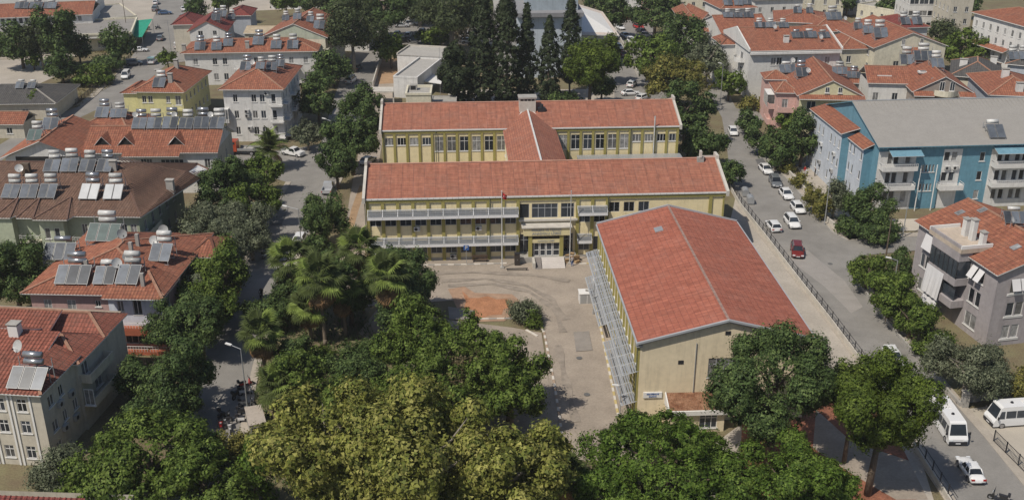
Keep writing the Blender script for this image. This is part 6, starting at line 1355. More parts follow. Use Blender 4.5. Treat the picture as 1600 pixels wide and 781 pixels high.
# far sports hall
A = P(805, 150, 0); A = P(808, 122)
H = House('sports_hall', 'tall pale blue walled hall behind the cypresses with cream roof on its right', A, 16.0, math.radians(3), 30, 15.4, c_('pale_blue_wall', (.50, .56, .62), scale=.2), 'hall')
H.walls({}); H.done(); mb = MB(); mb.box(-.3, 16.3, -1.5, 30, 15.403, 16.4, c_('roof_edge_grey', (.25, .25, .26))); mb.box(2.6, 15.2, 2, 28, 16.403, 19.0, c_('roof_sheet_blue', (.33, .38, .42))); link('roof', mb.mesh('roof'), H.root)
mb = MB(); mb.box(-5.0, -.01, 3, 30, 0, 14.5, c_('grey_flank', (.36, .35, .34))); mb.box(-5.1, -.01, 2.9, 30, 14.503, 15, M_CONC); link('left_wing', mb.mesh('left_wing'), H.root)
mb = MB(); mb.box(16.01, 26.0, 9, 40, 0, 8.6, c_('cream_flank', (.55, .53, .50))); link('right_wing', mb.mesh('right_wing'), H.root)
mb = MB(); roof_face(mb, [(16.05, 8.3, 9.2), (26.8, 8.3, 8.7), (26.8, 41, 8.7), (16.05, 41, 12.0)], c_('cream_roof', (.60, .52, .46), var=.05), th=.25); link('right_roof', mb.mesh('right_roof'), H.root)
mb = MB(); [mb.box(3 + i * 2.2, 4.2 + i * 2.2, -.02, -.005, 14.0, 15.8, M_CURT) for i in range(0)]; 
# small red roofed and walled buildings among the far trees
for px, py, w, d, h, m, t_, lab in ((585, 6, 12, 8, 5, W_CREAM2, T_ORANGE, 'small cream building far off between the dark tree crowns'), (655, 16, 14, 8, 4, W_CREAM2, T_MAROON, 'low tan building at the back of the parking lot'), (545, -4, 9, 8, 6, M_WHITE, T_MAROON, 'narrow pink roofed house at the top edge left of the trees'), (690, 6, 10, 6, 4, M_WHITE, T_ORANGE, 'white low house behind the eucalyptus at the top')):
    A = P(px - 15, py + 20, 0); H = House('distant_house', lab, A, w, 0.05, d, h, m, 'house'); H.walls({0: [(1.2 + 2.6 * i, 1.2, 2.4 + 2.6 * i, 2.6) for i in range(int(w / 2.6) - 0) if 2.4 + 2.6 * i < w - .2]}); H.done(); H.hip(1.6, t_, .5)
# ------------------------------------------------------------------ houses right of the school
W_BLUE = c_('blue_render', (.135, .285, .37)); W_BLUEL = c_('light_blue_render', (.52, .56, .62)); W_GREY9 = c_('mauve_grey_render', (.36, .33, .335)); W_PINK2 = c_('salmon_render', (.58, .38, .34)); W_YEL2 = c_('lemon_render', (.62, .58, .38))
# R8 blue building
A = P(1375, 229, 11.6); R8 = House('apartment_building', 'large blue and white apartment building with grey metal roof', A + VX((.2, .8, 0)), 44, math.radians(4.5), 25, 11.6, W_BLUE, 'apartment building')
X = lambda px: local(R8.root, P(px, 280, 6)).x
z3 = (1.2, 4.6, 8.0); h8 = []
for px in (1392, 1402, 1421): h8 += [(X(px) - .45, z + .2, X(px) + .45, z + 2.1, 1, 1) for z in z3]
for px in (1448, 1453.5, 1459, 1464.5): h8 += [(X(px) - .18, z, X(px) + .18, z + 1.3, 1, 1) for z in (3.2, 6.6)]
for px in (1484, 1496): h8 += [(X(px) - .5, z + .3, X(px) + .5, z + 1.9, 1, 1) for z in (4.6, 8.2)]
h8 += [(X(1542) - .45, z + .3, X(1542) + .45, z + 1.9, 1, 1) for z in (1.2, 4.6, 8.0)]
for px in (1571, 1583, 1600, 1612): h8 += [(X(px) - .45, z + .2, X(px) + .45, z + 2.0, 1, 1) for z in z3]
R8.walls({0: h8}); R8.gable(4.0, T_SHEET, .9, 0, M_GALV, side=W_BLUE, rake=.5)
R8.done()
b = MB()
for i in range(60): x = -.4 + i * .75; b.bar((x, -.9, 11.2), (x, 12.5, 15.82), .05, .05, T_SHEET)
link('roof_seam', b.mesh('roof_seam'), R8.root); R8.root.children[-1]['kind'] = 'stuff'
def skin_panel(H, x0, x1, z0, z1, m, y=-.07, holes=()):   # a proud painted panel with its openings
    mb = MB(); hs = [(q[0] - x0, q[1], q[2] - x0, q[3]) for q in holes if x0 < q[0] and q[2] < x1]
    wall(mb, (x0, y), (x1, y), z0, z1, m, hs, -y - .004); mb.face([(x0, y, z0), (x0, y, z1), (x0, 0, z1), (x0, 0, z0)], m); mb.face([(x1, y, z1), (x1, y, z0), (x1, 0, z0), (x1, 0, z1)], m); link('wall_panel', mb.mesh('wall_panel'), H.root)
skin_panel(R8, .1, X(1434), .02, 10.4, M_WHITE, holes=h8); skin_panel(R8, X(1478), X(1508), .02, 10.6, M_WHITE, holes=h8); skin_panel(R8, X(1556), 43.9, .02, 10.4, M_WHITE, holes=h8)
for z in (4.2, 7.6):
    balcony(R8.root, (0, 0), (44, 0), .4, X(1432), z, 1.7, M_WHITE, 'solid', .55); balcony(R8.root, (0, 0), (44, 0), X(1558), X(1640), z, 1.6, M_WHITE, 'solid', .55)
balcony(R8.root, (0, 0), (44, 0), X(1474), X(1512), 3.9, 1.6, M_WHITE, 'solid', .7)
for px in (1486, 1499): aircon(R8.root, (0, 0), (44, 0), X(px) - .4, 7.0)
mb = MB(); roof_face(mb, [(X(1386), -2.2, 10.2), (X(1437), -2.2, 10.2), (X(1437), -.05, 11.0), (X(1386), -.05, 11.0)], c_('blue_awning', (.15, .29, .37)), th=.05); link('awning', mb.mesh('awning'), R8.root); mb = MB(); roof_face(mb, [(X(1556), -2.2, 10.2), (X(1630), -2.2, 10.2), (X(1630), -.05, 11.0), (X(1556), -.05, 11.0)], MATS['blue_awning'], th=.05); link('awning', mb.mesh('awning'), R8.root)
for px in (1440, 1466): mb = MB(); x = X(px); mb.tube((x, -1.0, 0), (x, -1.0, 8.2), .09, .09, M_TRIM, 8); link('flue_pipe', mb.mesh('flue_pipe'), R8.root)
# left flank of the blue building with two tiled skirts
fl8 = [(-3.0, 8.8, 24.6, 11.0, W_BLUEL), (-1.6, 2.2, 8.7, 10.2, W_BLUEL)]
for x0, y0, y1, hh_, m in fl8:
    mb = MB(); D = y1 - y0; n = 4 if D > 10 else 2
    hs = [(D * (i + .5) / (2 * n) - .3, z, D * (i + .5) / (2 * n) + .3, z + 1.5) for i in range(2 * n) for z in (1.2, 4.6, 8.0) if i not in (n,)]
    wall(mb, (x0, y1), (x0, y0), 0, hh_, m, hs); wall(mb, (x0, y0), (-.004, y0), 0, hh_, W_BLUE); wall(mb, (-.004, y1), (x0, y1), 0, hh_, m); link('flank_wall', mb.mesh('flank_wall'), R8.root)
    for q in hs: window(R8.root, (x0, y1), (x0, y0), *q, 1, 1)
    mb = MB(); roof_face(mb, [(x0 - .4, y1 + .3, hh_ + .05), (x0 - .4, y0 - .4, hh_ + .05), (-.02, y0 - .4, hh_ + 1.0), (-.02, y1 + .3, hh_ + 1.0)], T_ORANGE, root=R8.root); link('skirt_roof', mb.mesh('skirt_roof'), R8.root)
mb = MB(); mb.box(-3.08, -3.004, 12.5, 17, .02, 10.98, W_BLUE) if False else None
for s_, z in ((3.0, 6.0), (3.2, 2.6), (9.5, 6.2), (9.3, 3.0)): aircon(R8.root, (-3.0, 24.6), (-3.0, 8.8), s_ + 3.5, z)
# R9 mauve grey house at the right edge
pa, pb = P(1431, 344, 10.5), P(1559, 428, 10.5); d_ = (pb - pa); ang = math.atan2(d_.y, d_.x)
R9 = House('apartment_house', 'mauve grey apartment house with orange roof and roof terrace at the right edge', pa + VX((.5, -.2, 0)), d_.length - .6, ang, 14.5, 10.4, W_GREY9, 'apartment house')
w = R9.w
h9 = [(1.6, 4.4, 2.5, 6.4, 1, 1), (2.7, 4.4, 3.6, 6.4, 1, 1), (3.8, 4.4, 4.7, 6.4, 1, 1), (w - 5.0, 7.6, w - 3.9, 9.4, 1, 1), (w - 3.6, 7.6, w - 2.6, 9.4, 1, 1), (w - 5.0, 4.3, w - 3.9, 6.3, 1, 1), (w - 3.6, 4.3, w - 2.6, 6.3, 1, 1), (w - 5.0, 1.0, w - 2.6, 3.0, 2, 1), (1.8, 1.0, 4.4, 2.8, 3, 1), (6.2, 7.3, w - 5.6, 9.6, 5, 1)]
hg = [(2.0 + k_ * 4.4, z, 3.1 + k_ * 4.4, z + 1.9, 1, 1) for k_ in range(3) for z in (1.0, 4.2, 7.4)] + [(3.3 + k_ * 4.4, z, 4.4 + k_ * 4.4, z + 1.9, 1, 1) for k_ in range(3) for z in (1.0, 4.2, 7.4)]
R9.walls({0: h9, 1: hg}); R9.gable(2.6, T_ORANGE, .55, .45, RID, side=M_TRIM, rake=.45); R9.done()
mb = MB(); mb.box(w + .004, w + .06, 1.7, 4.7, 7.1, 7.39, M_TRIM); 
for z in (.95, 4.15, 7.35): mb.box(w + .004, w + .07, 1.8, 4.6, z - .25, z - .01, M_TRIM) if z != 7.35 else None
link('sill_band', mb.mesh('sill_band'), R9.root)
x0, x1 = 6.2, w - 5.6                                    # projecting stack of balconies and terrace
mb = MB(); mb.box(x0, x1, -1.9, -.004, 9.7, 10.9, W_GREY9); mb.box(x0, x1, -1.9, -.004, 6.2, 7.2, W_GREY9); mb.box(x0 + 3.3, x1, -1.9, -.004, 3.0, 4.0, W_GREY9); link('balcony', mb.mesh('balcony'), R9.root)
mb = MB(); mb.box(x0 + .1, x1 - .1, -1.85, -1.8, 7.21, 9.69, M_GLASS); mb.box(x1 - .15, x1 - .1, -1.8, -.01, 7.21, 9.69, M_GLASS)
for i in range(7): xx = x0 + (x1 - x0 - .1) * i / 6; mb.box(xx, xx + .09, -1.9, -1.851, 7.21, 9.69, M_DARK)
mb.box(x0 + 3.3, x1 - .2, -1.5, -1.45, 4.01, 6.19, M_GLASS); link('balcony_glazing', mb.mesh('balcony_glazing'), R9.root)
aw = mat('white_awning', (.66, .65, .66), var=.06); mb = MB()
n = 10
for i in range(n):                                       # a drop awning of hanging cloth
    a0, a1 = x0 - .2 + 3.9 * i / n, x0 - .2 + 3.9 * (i + 1) / n; f = lambda s: -2.1 - .08 * math.sin(s * 6)
    mb.face([(a0, f(a0) - .25, 3.0), (a1, f(a1) - .25, 3.0), (a1, -1.92, 6.9), (a0, -1.92, 6.9)], aw)
mb.face([(x0 + .2, -2.6, .8), (x0 + 3.4, -2.6, .8), (x0 + 3.4, -1.92, 2.9), (x0 + .2, -1.92, 2.9)], aw); mb.face([(2.0, -.6, 7.4), (5.0, -.6, 7.4), (5.0, -.05, 9.5), (2.0, -.05, 9.5)], aw); link('drop_awning', mb.mesh('drop_awning'), R9.root)
for a0 in (w - 5.05, w - 3.65): mb = MB(); mb.face([(a0, -.9, 8.0), (a0 + 1.1, -.9, 8.0), (a0 + 1.1, -.05, 9.5), (a0, -.05, 9.5)], aw); link('window_awning', mb.mesh('window_awning'), R9.root)
for k_ in range(2): mb = MB(); y0 = 2.0 + 1.3 * k_; mb.face([(w + .7, y0 - .05, 8.0), (w + .7, y0 + 1.15, 8.0), (w + .05, y0 + 1.15, 9.4), (w + .05, y0 - .05, 9.4)], aw); link('window_awning', mb.mesh('window_awning'), R9.root)
# the terrace is a shallow tray proud of the roof
mb = MB(); tx0, tx1, ty = 5.2, w - 5.4, 2.6; mb.box(tx0, tx1, -1.9, ty, 10.903, 11.5, c_('terrace_floor', (.50, .42, .34))); mb.box(tx0, tx0 + .2, -1.9, ty, 11.503, 11.95, M_TRIM); mb.box(tx1 - .2, tx1, -1.9, ty, 11.503, 11.95, M_TRIM); mb.box(tx0 + .2, tx1 - .2, -1.9, -1.7, 11.503, 11.95, W_GREY9); link('roof_terrace', mb.mesh('roof_terrace'), R9.root)
for xx, hh_ in ((8.3, 2.4), (9.9, 2.9), (w - 5.9, 2.0)): mb = MB(); mb.box(xx - .4, xx + .4, 1.0, 1.6, 11.503, 11.5 + hh_, M_WHITE); mb.box(xx - .5, xx + .5, .9, 1.7, 11.503 + hh_, 11.6 + hh_, M_CONC); link('chimney', mb.mesh('chimney'), R9.root)
for px, py in ((1500, 333), (1516, 345), (1587, 387), (1535, 329)):
    q = local(R9.root, hit(px, py)); mb = MB(); mb.box(-.45, .45, -.6, .6, .02, .16, M_GALV); mb.box(-.37, .37, -.52, .52, .163, .17, M_CURT); o = link('skylight', mb.mesh('skylight'), R9.root, q); o.rotation_euler = (.34, 0, 0)
# R2 white building
A = P(1172, 79, 11.5); R2 = House('apartment_building', 'large white apartment building with plain red roof and rounded balconies', A, 21.5, math.radians(5), 21, 11.4, M_WHITE, 'apartment building')
X = lambda px: local(R2.root, P(px, 110, 5)).x
R2.walls({0: [(X(px) - .6, z, X(px) + .6, z + 1.8, 2, 1) for px in (1191, 1200, 1225, 1250, 1275, 1295) for z in (1.0, 4.4, 7.9)], 3: [(3.5, z, 5.0, z + 1.8) for z in (1, 4.4, 7.8)] + [(14, z, 16, z + 2.0) for z in (1, 4.4, 7.8)]}); R2.gable(3.0, T_ORANGE, .5, 0, RID, peak=.52); R2.done()
mb = MB(); mb.prism([(-.35, -.5, 11.2), (-.35, -.5, 11.9), (-.35, 10.9, 14.9), (-.35, 21.5, 11.9), (-.35, 21.5, 11.2)], (0, 0, 0), (.3, 0, 0), M_WHITE); mb.prism([(21.55, -.5, 11.2), (21.55, -.5, 11.9), (21.55, 10.9, 14.9), (21.55, 21.5, 11.9), (21.55, 21.5, 11.2)], (0, 0, 0), (.3, 0, 0), M_WHITE); link('gable_parapet', mb.mesh('gable_parapet'), R2.root)
mb = MB(); mb.box(-.02, 21.5, -.9, -.01, 10.6, 11.1, M_WHITE); link('eave_box', mb.mesh('eave_box'), R2.root)
for z in (1.2, 4.6, 8.0):                                 # rounded balconies on the left corner
    mb = MB(); n = 8; ring = [(-1.9 * math.sin(math.pi * i / n), 5.6 + 2.2 * math.cos(math.pi * i / n)) for i in range(n + 1)]
    mb.prism([(x, y, z - .2) for x, y in ring], (0, 0, 0), (0, 0, .2), M_WHITE)
    for i in range(n): a, b = ring[i], ring[i + 1]; mb.face([(a[0], a[1], z), (a[0], a[1], z + .85), (b[0], b[1], z + .85), (b[0], b[1], z)], M_WHITE)
    link('round_balcony', mb.mesh('round_balcony'), R2.root); balcony(R2.root, (0, 21), (0, 0), 3.5, 7.5, z, 1.4, M_WHITE, 'solid', .8)
annex(R2, -3.2, -.02, 12, 20, 10.2, M_WHITE, T_ORANGE, 1.2, .4, 0, 'y'); chimney(R2.root, 1228, 66, 1.2, .8, 1.3, M_WHITE)
# R3 pink and lemon house
A = P(1248, 148, 9); R3 = House('apartment_house', 'salmon pink and lemon house with low orange gable and glazed corner', A + VX((.3, .2, 0)), 12.6, math.radians(-4), 21, 8.9, W_YEL2, 'apartment house')
R3.walls({0: [(1.6, 5.3, 3.4, 7.6, 2, 1), (8.6, 5.3, 10.4, 7.6, 2, 1), (1.6, 1.6, 3.4, 3.9, 2, 1)], 3: [(15, z, 16.4, z + 1.8) for z in (1.5, 5)] + [(8, z, 9.2, z + 1.8) for z in (1.5, 5)]}, mats={3: W_PINK2}); R3.gable(3.0, T_ORANGE, .6, 0, RID, along='y'); R3.done()
for x in (5.0, 7.6): window(R3.root, (0, -.16), (1, -.16), x, 9.4, x + .8, 10.6)
mb = MB(); roof_face(mb, [(-.3, -1.6, 8.4), (13.0, -1.6, 8.4), (13.0, -.02, 9.0), (-.3, -.02, 9.0)], T_ORANGE, root=R3.root); link('porch_roof', mb.mesh('porch_roof'), R3.root)
annex(R3, -4.0, -.02, 3.5, 11.5, 8.3, W_PINK2, T_ORANGE, 1.3, .5, 0, 'x', {0: [(1.2, 5, 2.4, 7)], 3: [(2, 5, 3, 6.8), (5, 5, 6, 6.8)]}, RID); annex(R3, -4.8, -.02, 13.5, 19, 8.6, W_PINK2, T_ORANGE, 1.3, .5, 0, 'x', {}, RID)
for z in (1.2, 4.6): balcony(R3.root, (0, 0), (12.6, 0), .2, 5.0, z, 1.3, W_YEL2, 'solid'); balcony(R3.root, (-4, 11.5), (-4, 3.5), 2.0, 6.6, z, 1.3, W_PINK2, 'solid'); balcony(R3.root, (-4, 3.5), (0, 3.5), .3, 3.7, z, 1.3, W_PINK2, 'solid')
mb = MB(); mb.box(-5.4, -4.05, 6, 10.5, 4.7, 7.2, M_CURT)
for y in (6, 7.1, 8.2, 9.3, 10.4): mb.box(-5.46, -5.401, y, y + .1, 4.6, 7.3, M_TRIM)
mb.box(-5.5, -4.05, 5.9, 10.6, 7.203, 7.35, M_TRIM); link('glazed_balcony', mb.mesh('glazed_balcony'), R3.root)
# R4 cream gable
A = P(1368, 74, 10.5); b = P(1478, 71, 10.5); R4 = House('apartment_building', 'pale cream building with wide front gable and two small attic windows', A, (b - A).length, math.atan2(b.y - A.y, b.x - A.x), 22, 10.4, W_CREAM2, 'apartment building')
w = R4.w; R4.walls({0: [(5, 5, 6.4, 7), (11, 5, 12.4, 7)], 3: [(3 + 3 * i, z, 4.2 + 3 * i, z + 1.6) for i in range(6) for z in (4.4, 7.8)]}); R4.gable(3.2, T_ORANGE, .6, 0, RID, along='y'); R4.done()
for x in (w * .36, w * .62): window(R4.root, (0, -.16), (1, -.16), x, 10.8, x + .8, 12.2)
annex(R4, -6.5, -.02, 4, 16, 9.2, W_CREAM2, T_ORANGE, 2.0, .5, 0, 'y', {0: [(1.5, 6, 2.6, 7.6)]}, RID)
mb = MB(); roof_face(mb, [(w * .38, -2.4, 9.1), (w * .62, -2.4, 9.1), (w * .6, -.02, 10.2), (w * .4, -.02, 10.2)], T_ORANGE); link('porch_roof', mb.mesh('porch_roof'), R4.root)
# R5 taupe house with curved balcony
A = P(1430, 139, 9.6); b = P(1519, 141, 9.6); W_TAUPE = c_('taupe_render', (.30, .26, .23)); R5 = House('apartment_house', 'taupe house with orange gable roofs and curved white attic balcony', A, (b - A).length, math.atan2(b.y - A.y, b.x - A.x), 17, 9.2, W_TAUPE, 'apartment house')
w = R5.w; R5.walls({0: [(1.5, 5, 3.4, 7.6), (7.6, 5, 8.8, 7.6), (10, 5, 11, 7.6)], 3: [(3 + 3.5 * i, z, 4.2 + 3.5 * i, z + 1.6) for i in range(4) for z in (2, 5.4)]}); R5.gable(3.0, T_ORANGE, .6, 0, RID, along='y'); R5.done()
mb = MB(); roof_face(mb, [(-.4, -1.6, 8.5), (w * .32, -1.6, 8.5), (w * .32, -.02, 9.2), (-.4, -.02, 9.2)], T_ORANGE); roof_face(mb, [(w * .76, -1.6, 8.5), (w + .6, -1.6, 8.5), (w + .6, -.02, 9.2), (w * .76, -.02, 9.2)], T_ORANGE); link('porch_roof', mb.mesh('porch_roof'), R5.root)
mb = MB(); n = 8; ring = [(w * .33 + w * .42 * i / n, -.6 - 1.4 * math.sin(math.pi * i / n)) for i in range(n + 1)]
for i in range(n): a, b = ring[i], ring[i + 1]; mb.face([(a[0], a[1], 8.4), (b[0], b[1], 8.4), (b[0], b[1], 9.6), (a[0], a[1], 9.6)], W_CREAM2)
mb.face([(x, y, 8.6) for x, y in ring] + [(w * .75, 0, 8.6), (w * .33, 0, 8.6)], W_CREAM2); link('curved_balcony', mb.mesh('curved_balcony'), R5.root)
for x in (w * .42, w * .6): window(R5.root, (0, -.16), (1, -.16), x, 9.3, x + 1.0, 11.2)
annex(R5, -8.0, -.02, 5.5, 14.5, 9.2, M_WHITE, T_ORANGE, 2.6, .5, 0, 'x', {0: [(1, 5.4, 2.2, 7.2), (5, 5.4, 6.2, 7.2)], 3: [(2, 5, 3, 6.6)]}, RID, gable=True)
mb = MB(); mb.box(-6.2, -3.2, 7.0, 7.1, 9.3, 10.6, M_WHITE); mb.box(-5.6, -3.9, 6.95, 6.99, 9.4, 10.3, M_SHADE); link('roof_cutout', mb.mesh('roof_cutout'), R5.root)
for px, py in ((1409, 92), (1442, 114)):
    q = hit(px, py)
    if q: q = local(R5.root, q); mb = MB(); mb.box(-1.0, 1.0, -.7, .7, 0, .35, M_WHITE); mb.box(-.6, .6, -.4, .4, .353, .36, M_GLASS); link('skylight', mb.mesh('skylight'), R5.root, q)
# generic houses of the far right quarter
def quick(name, label, a, b, z, d, wm, rm, rise=2.2, along=None, cat='house', gable=None, fl=(1.2, 4.6), n=None, ang=None, side=3, ww=1.0, **k):
    A = P(*a, z); B = P(*b, z); H = House(name, label, A, (B - A).length, math.atan2(B.y - A.y, B.x - A.x) if ang is None else ang, d, z - .1, wm, cat); L = H.w; n = n or max(2, int(L / 3.2))
    fl = [f for f in fl if f + 1.6 < z - .3]
    hs = {0: [(L * (i + .5) / n - ww / 2, f, L * (i + .5) / n + ww / 2, f + 1.5) for i in range(n) for f in fl], side: [(d * (i + .5) / 4 - .5, f, d * (i + .5) / 4 + .5, f + 1.5) for i in range(4) for f in fl]}
    H.walls(hs)
    if gable: H.gable(rise, rm, .5, 0, RID, along=gable, **k); H.done()
    elif rm is not None: H.done(); H.hip(rise, rm, .6, 0, RID, along=along, **k)
    else: H.done(); H.flat(M_CONC, .5)
    return H
R6 = quick('apartment_house', 'house with grey brown roof and maroon edges right of the taupe house', (1488, 118), (1560, 128), 8.6, 15, W_CREAM2, T_GREY, 2.4, ang=math.radians(-22))
R7 = quick('apartment_house', 'white and grey house with orange roof behind the grey metal roof', (1548, 148), (1640, 152), 9.6, 17, W_GREYB, T_ORANGE, 2.4, fl=(1.6, 5.4), ang=math.radians(-8))
for px, py in ((1570, 120), (1592, 142)): chimney(R7.root, px, py, 1.4, .8, 1.5, M_WHITE)
chimney(R6.root, 1505, 102, 1.6, .8, 1.2, M_WHITE); chimney(R6.root, 1552, 98, 1.4, .8, 1.2, M_WHITE)
R1 = quick('apartment_house', 'narrow white house with orange roof at the upper street corner', (1066, 32), (1090, 32), 9.5, 16, M_WHITE, T_ORANGE, 1.8, fl=(1.2, 4.6, 7.4))
R1b = quick('apartment_house', 'cream gabled house with orange roof beside the narrow white house', (1094, 34), (1116, 33), 9.5, 14, W_CREAM2, T_ORANGE, 2.2, gable='y', fl=(1.2, 4.6, 7))
R1c = quick('apartment_house', 'house with low orange porch roof left of the large white building', (1104, 50), (1128, 50), 8.6, 12, W_CREAM2, T_ORANGE, 1.8, fl=(1.2, 4.6))
R12 = quick('apartment_building', 'wide orange roofed building covered in solar panels behind the white one', (1128, 52), (1205, 50), 10.5, 17, M_WHITE, T_ORANGE, 2.8, gable='x', cat='apartment building')
R13 = quick('apartment_building', 'cream building with long orange roof at the top right of centre', (1212, 34), (1290, 32), 9, 15, W_CREAM2, T_ORANGE, 2.2, fl=(1, 4.2), cat='apartment building', ang=math.radians(-12))
R14 = quick('apartment_building', 'orange hipped house in front of the long cream top building', (1268, 50), (1350, 48), 8, 16, M_WHITE, T_ORANGE, 2.4)
R15 = quick('apartment_house', 'low house roofed with dark panels between the pink and taupe houses', (1296, 128), (1350, 130), 6.4, 13, M_WHITE, T_ORANGE, 1.4, fl=(1.2, 3.6))
R16 = quick('apartment_building', 'long white building with small windows at the top right corner', (1523, 20), (1640, 52), 15, 14, M_WHITE, T_ORANGE, 2.2, fl=(2.0, 5.6, 9.0, 11.8), n=10, cat='apartment building', ww=.8)
mb = MB(); L = R16.w; roof_face(mb, [(2, -1.8, 8.0), (L * .55, -1.8, 8.0), (L * .55, -.02, 8.7), (2, -.02, 8.7)], T_ORANGE); link('ledge_roof', mb.mesh('ledge_roof'), R16.root)
R17 = quick('apartment_building', 'modern white block with large teal windows at the top right', (1424, -12), (1484, -12), 12, 12, M_WHITE, None, fl=(1.5, 5.0, 8.4), n=4, cat='apartment building', ww=2.6)
R18 = quick('apartment_building', 'plain beige concrete block between two white buildings at the top', (1487, -4), (1523, -4), 13, 12, W_BEIGE, None, fl=(2, 5.4, 8.8), n=2, cat='apartment building')
R19 = quick('low_house', 'low pale walled compound with flat roof at the top behind the roofs', (1340, 8), (1420, 22), 4.2, 10, W_CREAM2, None, fl=(1.2,), cat='building')
R20 = quick('apartment_house', 'orange roofed house at the very top behind the panel roofs', (1180, 0), (1255, -2), 8.5, 14, M_WHITE, T_ORANGE, 2.2)
R21 = quick('apartment_house', 'grey flat topped house with tanks right of the brown roofed one', (1575, 100), (1660, 108), 8.0, 14, W_GREYB, T_GREY, 1.6)
R22 = quick('low_house', 'little orange roofed hut among bushes below the modern white block', (1478, 40), (1500, 40), 3.4, 7, W_CREAM2, T_ORANGE, 1.2, fl=(1.0,), cat='hut')
R23 = quick('apartment_house', 'small house with dark panels behind the cream gable on its right', (1405, 44), (1450, 42), 9, 13, M_WHITE, T_MAROON, 1.8)
R24 = quick('apartment_house', 'pink walled house filling the top edge right of the red cars', (1033, 0), (1058, -2), 8, 12, W_PINK2, T_ORANGE, 1.6)
R25 = quick('apartment_house', 'orange roofed house at the top edge left of the long cream building', (1128, 14), (1180, 12), 9.5, 13, M_WHITE, T_ORANGE, 2.0)
# houses that close the view along the top edge
for i, (x0, x1, y, z, m_, lab) in enumerate(((1190, 1245, -14, 8, M_WHITE, 'white house with orange roof along the top edge'), (1262, 1320, -8, 7.5, W_CREAM2, 'cream house with orange roof along the top edge'), (1326, 1378, -18, 8.5, M_WHITE, 'white house above the low compound at the top edge'), (1060, 1110, -12, 9, W_CREAM2, 'cream house above the narrow white house'), (420, 470, -14, 6, M_WHITE, 'white house beyond the pale lot'), (955, 1010, -26, 8, M_WHITE, 'white house beyond the red cars'))):
    quick('distant_house', lab, (x0, y), (x1, y), z, 11, m_, T_ORANGE, 2.0, fl=(1.2, 4.4))
# ------------------------------------------------------------------ solar heaters, dishes
rw = 0.0
heater(38, 611, 60, 3, 'the beige lower left house', -.1, 2, tm=M_TANKG, look='big'); dish(31, 560, 'the beige lower left house', -.5, 1.2)
PK = 'the pink house'
for a in ((90, 409, 50, 3, None), (111, 447, 54, 3, None), (158, 380, 52, 3, M_PANELG), (161, 447, 33, 2, None), (197, 447, 38, 2, None), (248, 411, 33, 2, None)): heater(a[0], a[1], a[2], a[3], PK, -.04, 1 if a[0] in (90, 161) else 2, pm=a[4], tm=M_TANKG if a[0] < 120 else M_TANK)
for x, y in ((193, 381), (257, 374), (243, 391), (202, 417), (185, 427)): dish(x, y, PK, random.uniform(.2, .9), 1.15)
for x, y in ((206, 397), (216, 384), (169, 424), (224, 446), (137, 425)): chimney(B2H.root, x, y, .45, .45, 1.7, M_CONC, False)
BR = 'the brown tiled roof'
for x in (79, 106.5, 134, 161): heater(x, 271, 26.5, 2, 'the brown roof ridge', -.03, 2)
for x in (14, 43, 72): heater(x, 312, 27.5, 2, 'the brown roof', -.03, 2)
heater(137, 314, 29, 2, 'the brown roof middle', -.03, 2, pm=M_PANELL, tm=M_TANKG, look='pale'); heater(175, 314, 29, 2, 'the brown roof middle', -.03, 2, pm=M_PANELL, look='pale')
dish(32, 276, BR, .4, 1.1, look='rusty'); chimney(B3.root, 267, 297, 1.1, .8, 1.5, M_CONC); chimney(B3.root, 178, 266, 1.1, .7, 1.4, M_CONC); chimney(B3.root, 42, 270, 1.2, .7, 1.6, M_BARK, False)
DR = 'the dormered roof ridge'
for i, x in enumerate((216, 240, 264.5, 289, 313.5, 338)): heater(x, 203.5, 23.5, 2, DR, 0, 2, tm=M_TANKG if i % 2 == 0 else M_TANK)
for x in (209, 270, 327): dish(x + 1, 203, DR, .3, .9, p=(hit(x, 200) or P(x, 200, 10.6)) + Vector((0, 1.6, .9)))
heater(52, 222, 24, 2, 'the far left end of the dormered house', 0, 2, pm=M_PANELG); heater(77, 205, 24, 2, 'the left gable of the dormered house', 0, 2, tm=M_TANKG)
for x, n, wd in ((158, 2, 23), (184, 3, 28)): heater(x, 186, wd, n, 'the roof behind the dormers', 0, 2)
heater(247, 138.5, 21, 2, 'the yellow house', -.05, 2); heater(305, 110, 17, 2, 'the shed roof right of the yellow house', 0, 2, p=P(305, 106, 6.0)) if False else None
for x, y, wd in ((383, 112, 18), (406, 110, 15), (424, 112, 17), (437, 106, 15)): heater(x, y, wd, 2, 'the white block', 0, 2, tm=M_TANKG if x == 437 else M_TANK)
dish(395, 106, 'the white block', .3, .9)
for x, y, wd in ((312, 80, 17), (338, 80, 17), (356, 74, 16), (403, 72, 19), (431, 78, 17), (457, 78, 17)): heater(x, y, wd, 2, 'the long white terrace', .06, 2, tm=M_TANKG if x in (356, 403) else M_TANK)
for x, y, wd in ((337, 34, 14), (347, 28, 13), (361, 32, 12)): heater(x, y, wd, 2, 'the maroon edged roofs', .05, 2)
for x, y, wd, q in ((446, 34, 12, 0), (464, 32, 13, 0), (498, 47, 19, 0), (484, 36, 12, 0)): heater(x, y, wd, 2, 'roofs behind the green gable', 0, 2)
for i, x in enumerate((33, 55, 77)): heater(x, 15, 21, 3, 'the upper market hall', .02, 1)
for x in (55, 73): heater(x - 25, 140, 14, 2, 'the grey bungalow roof', 0, 1)
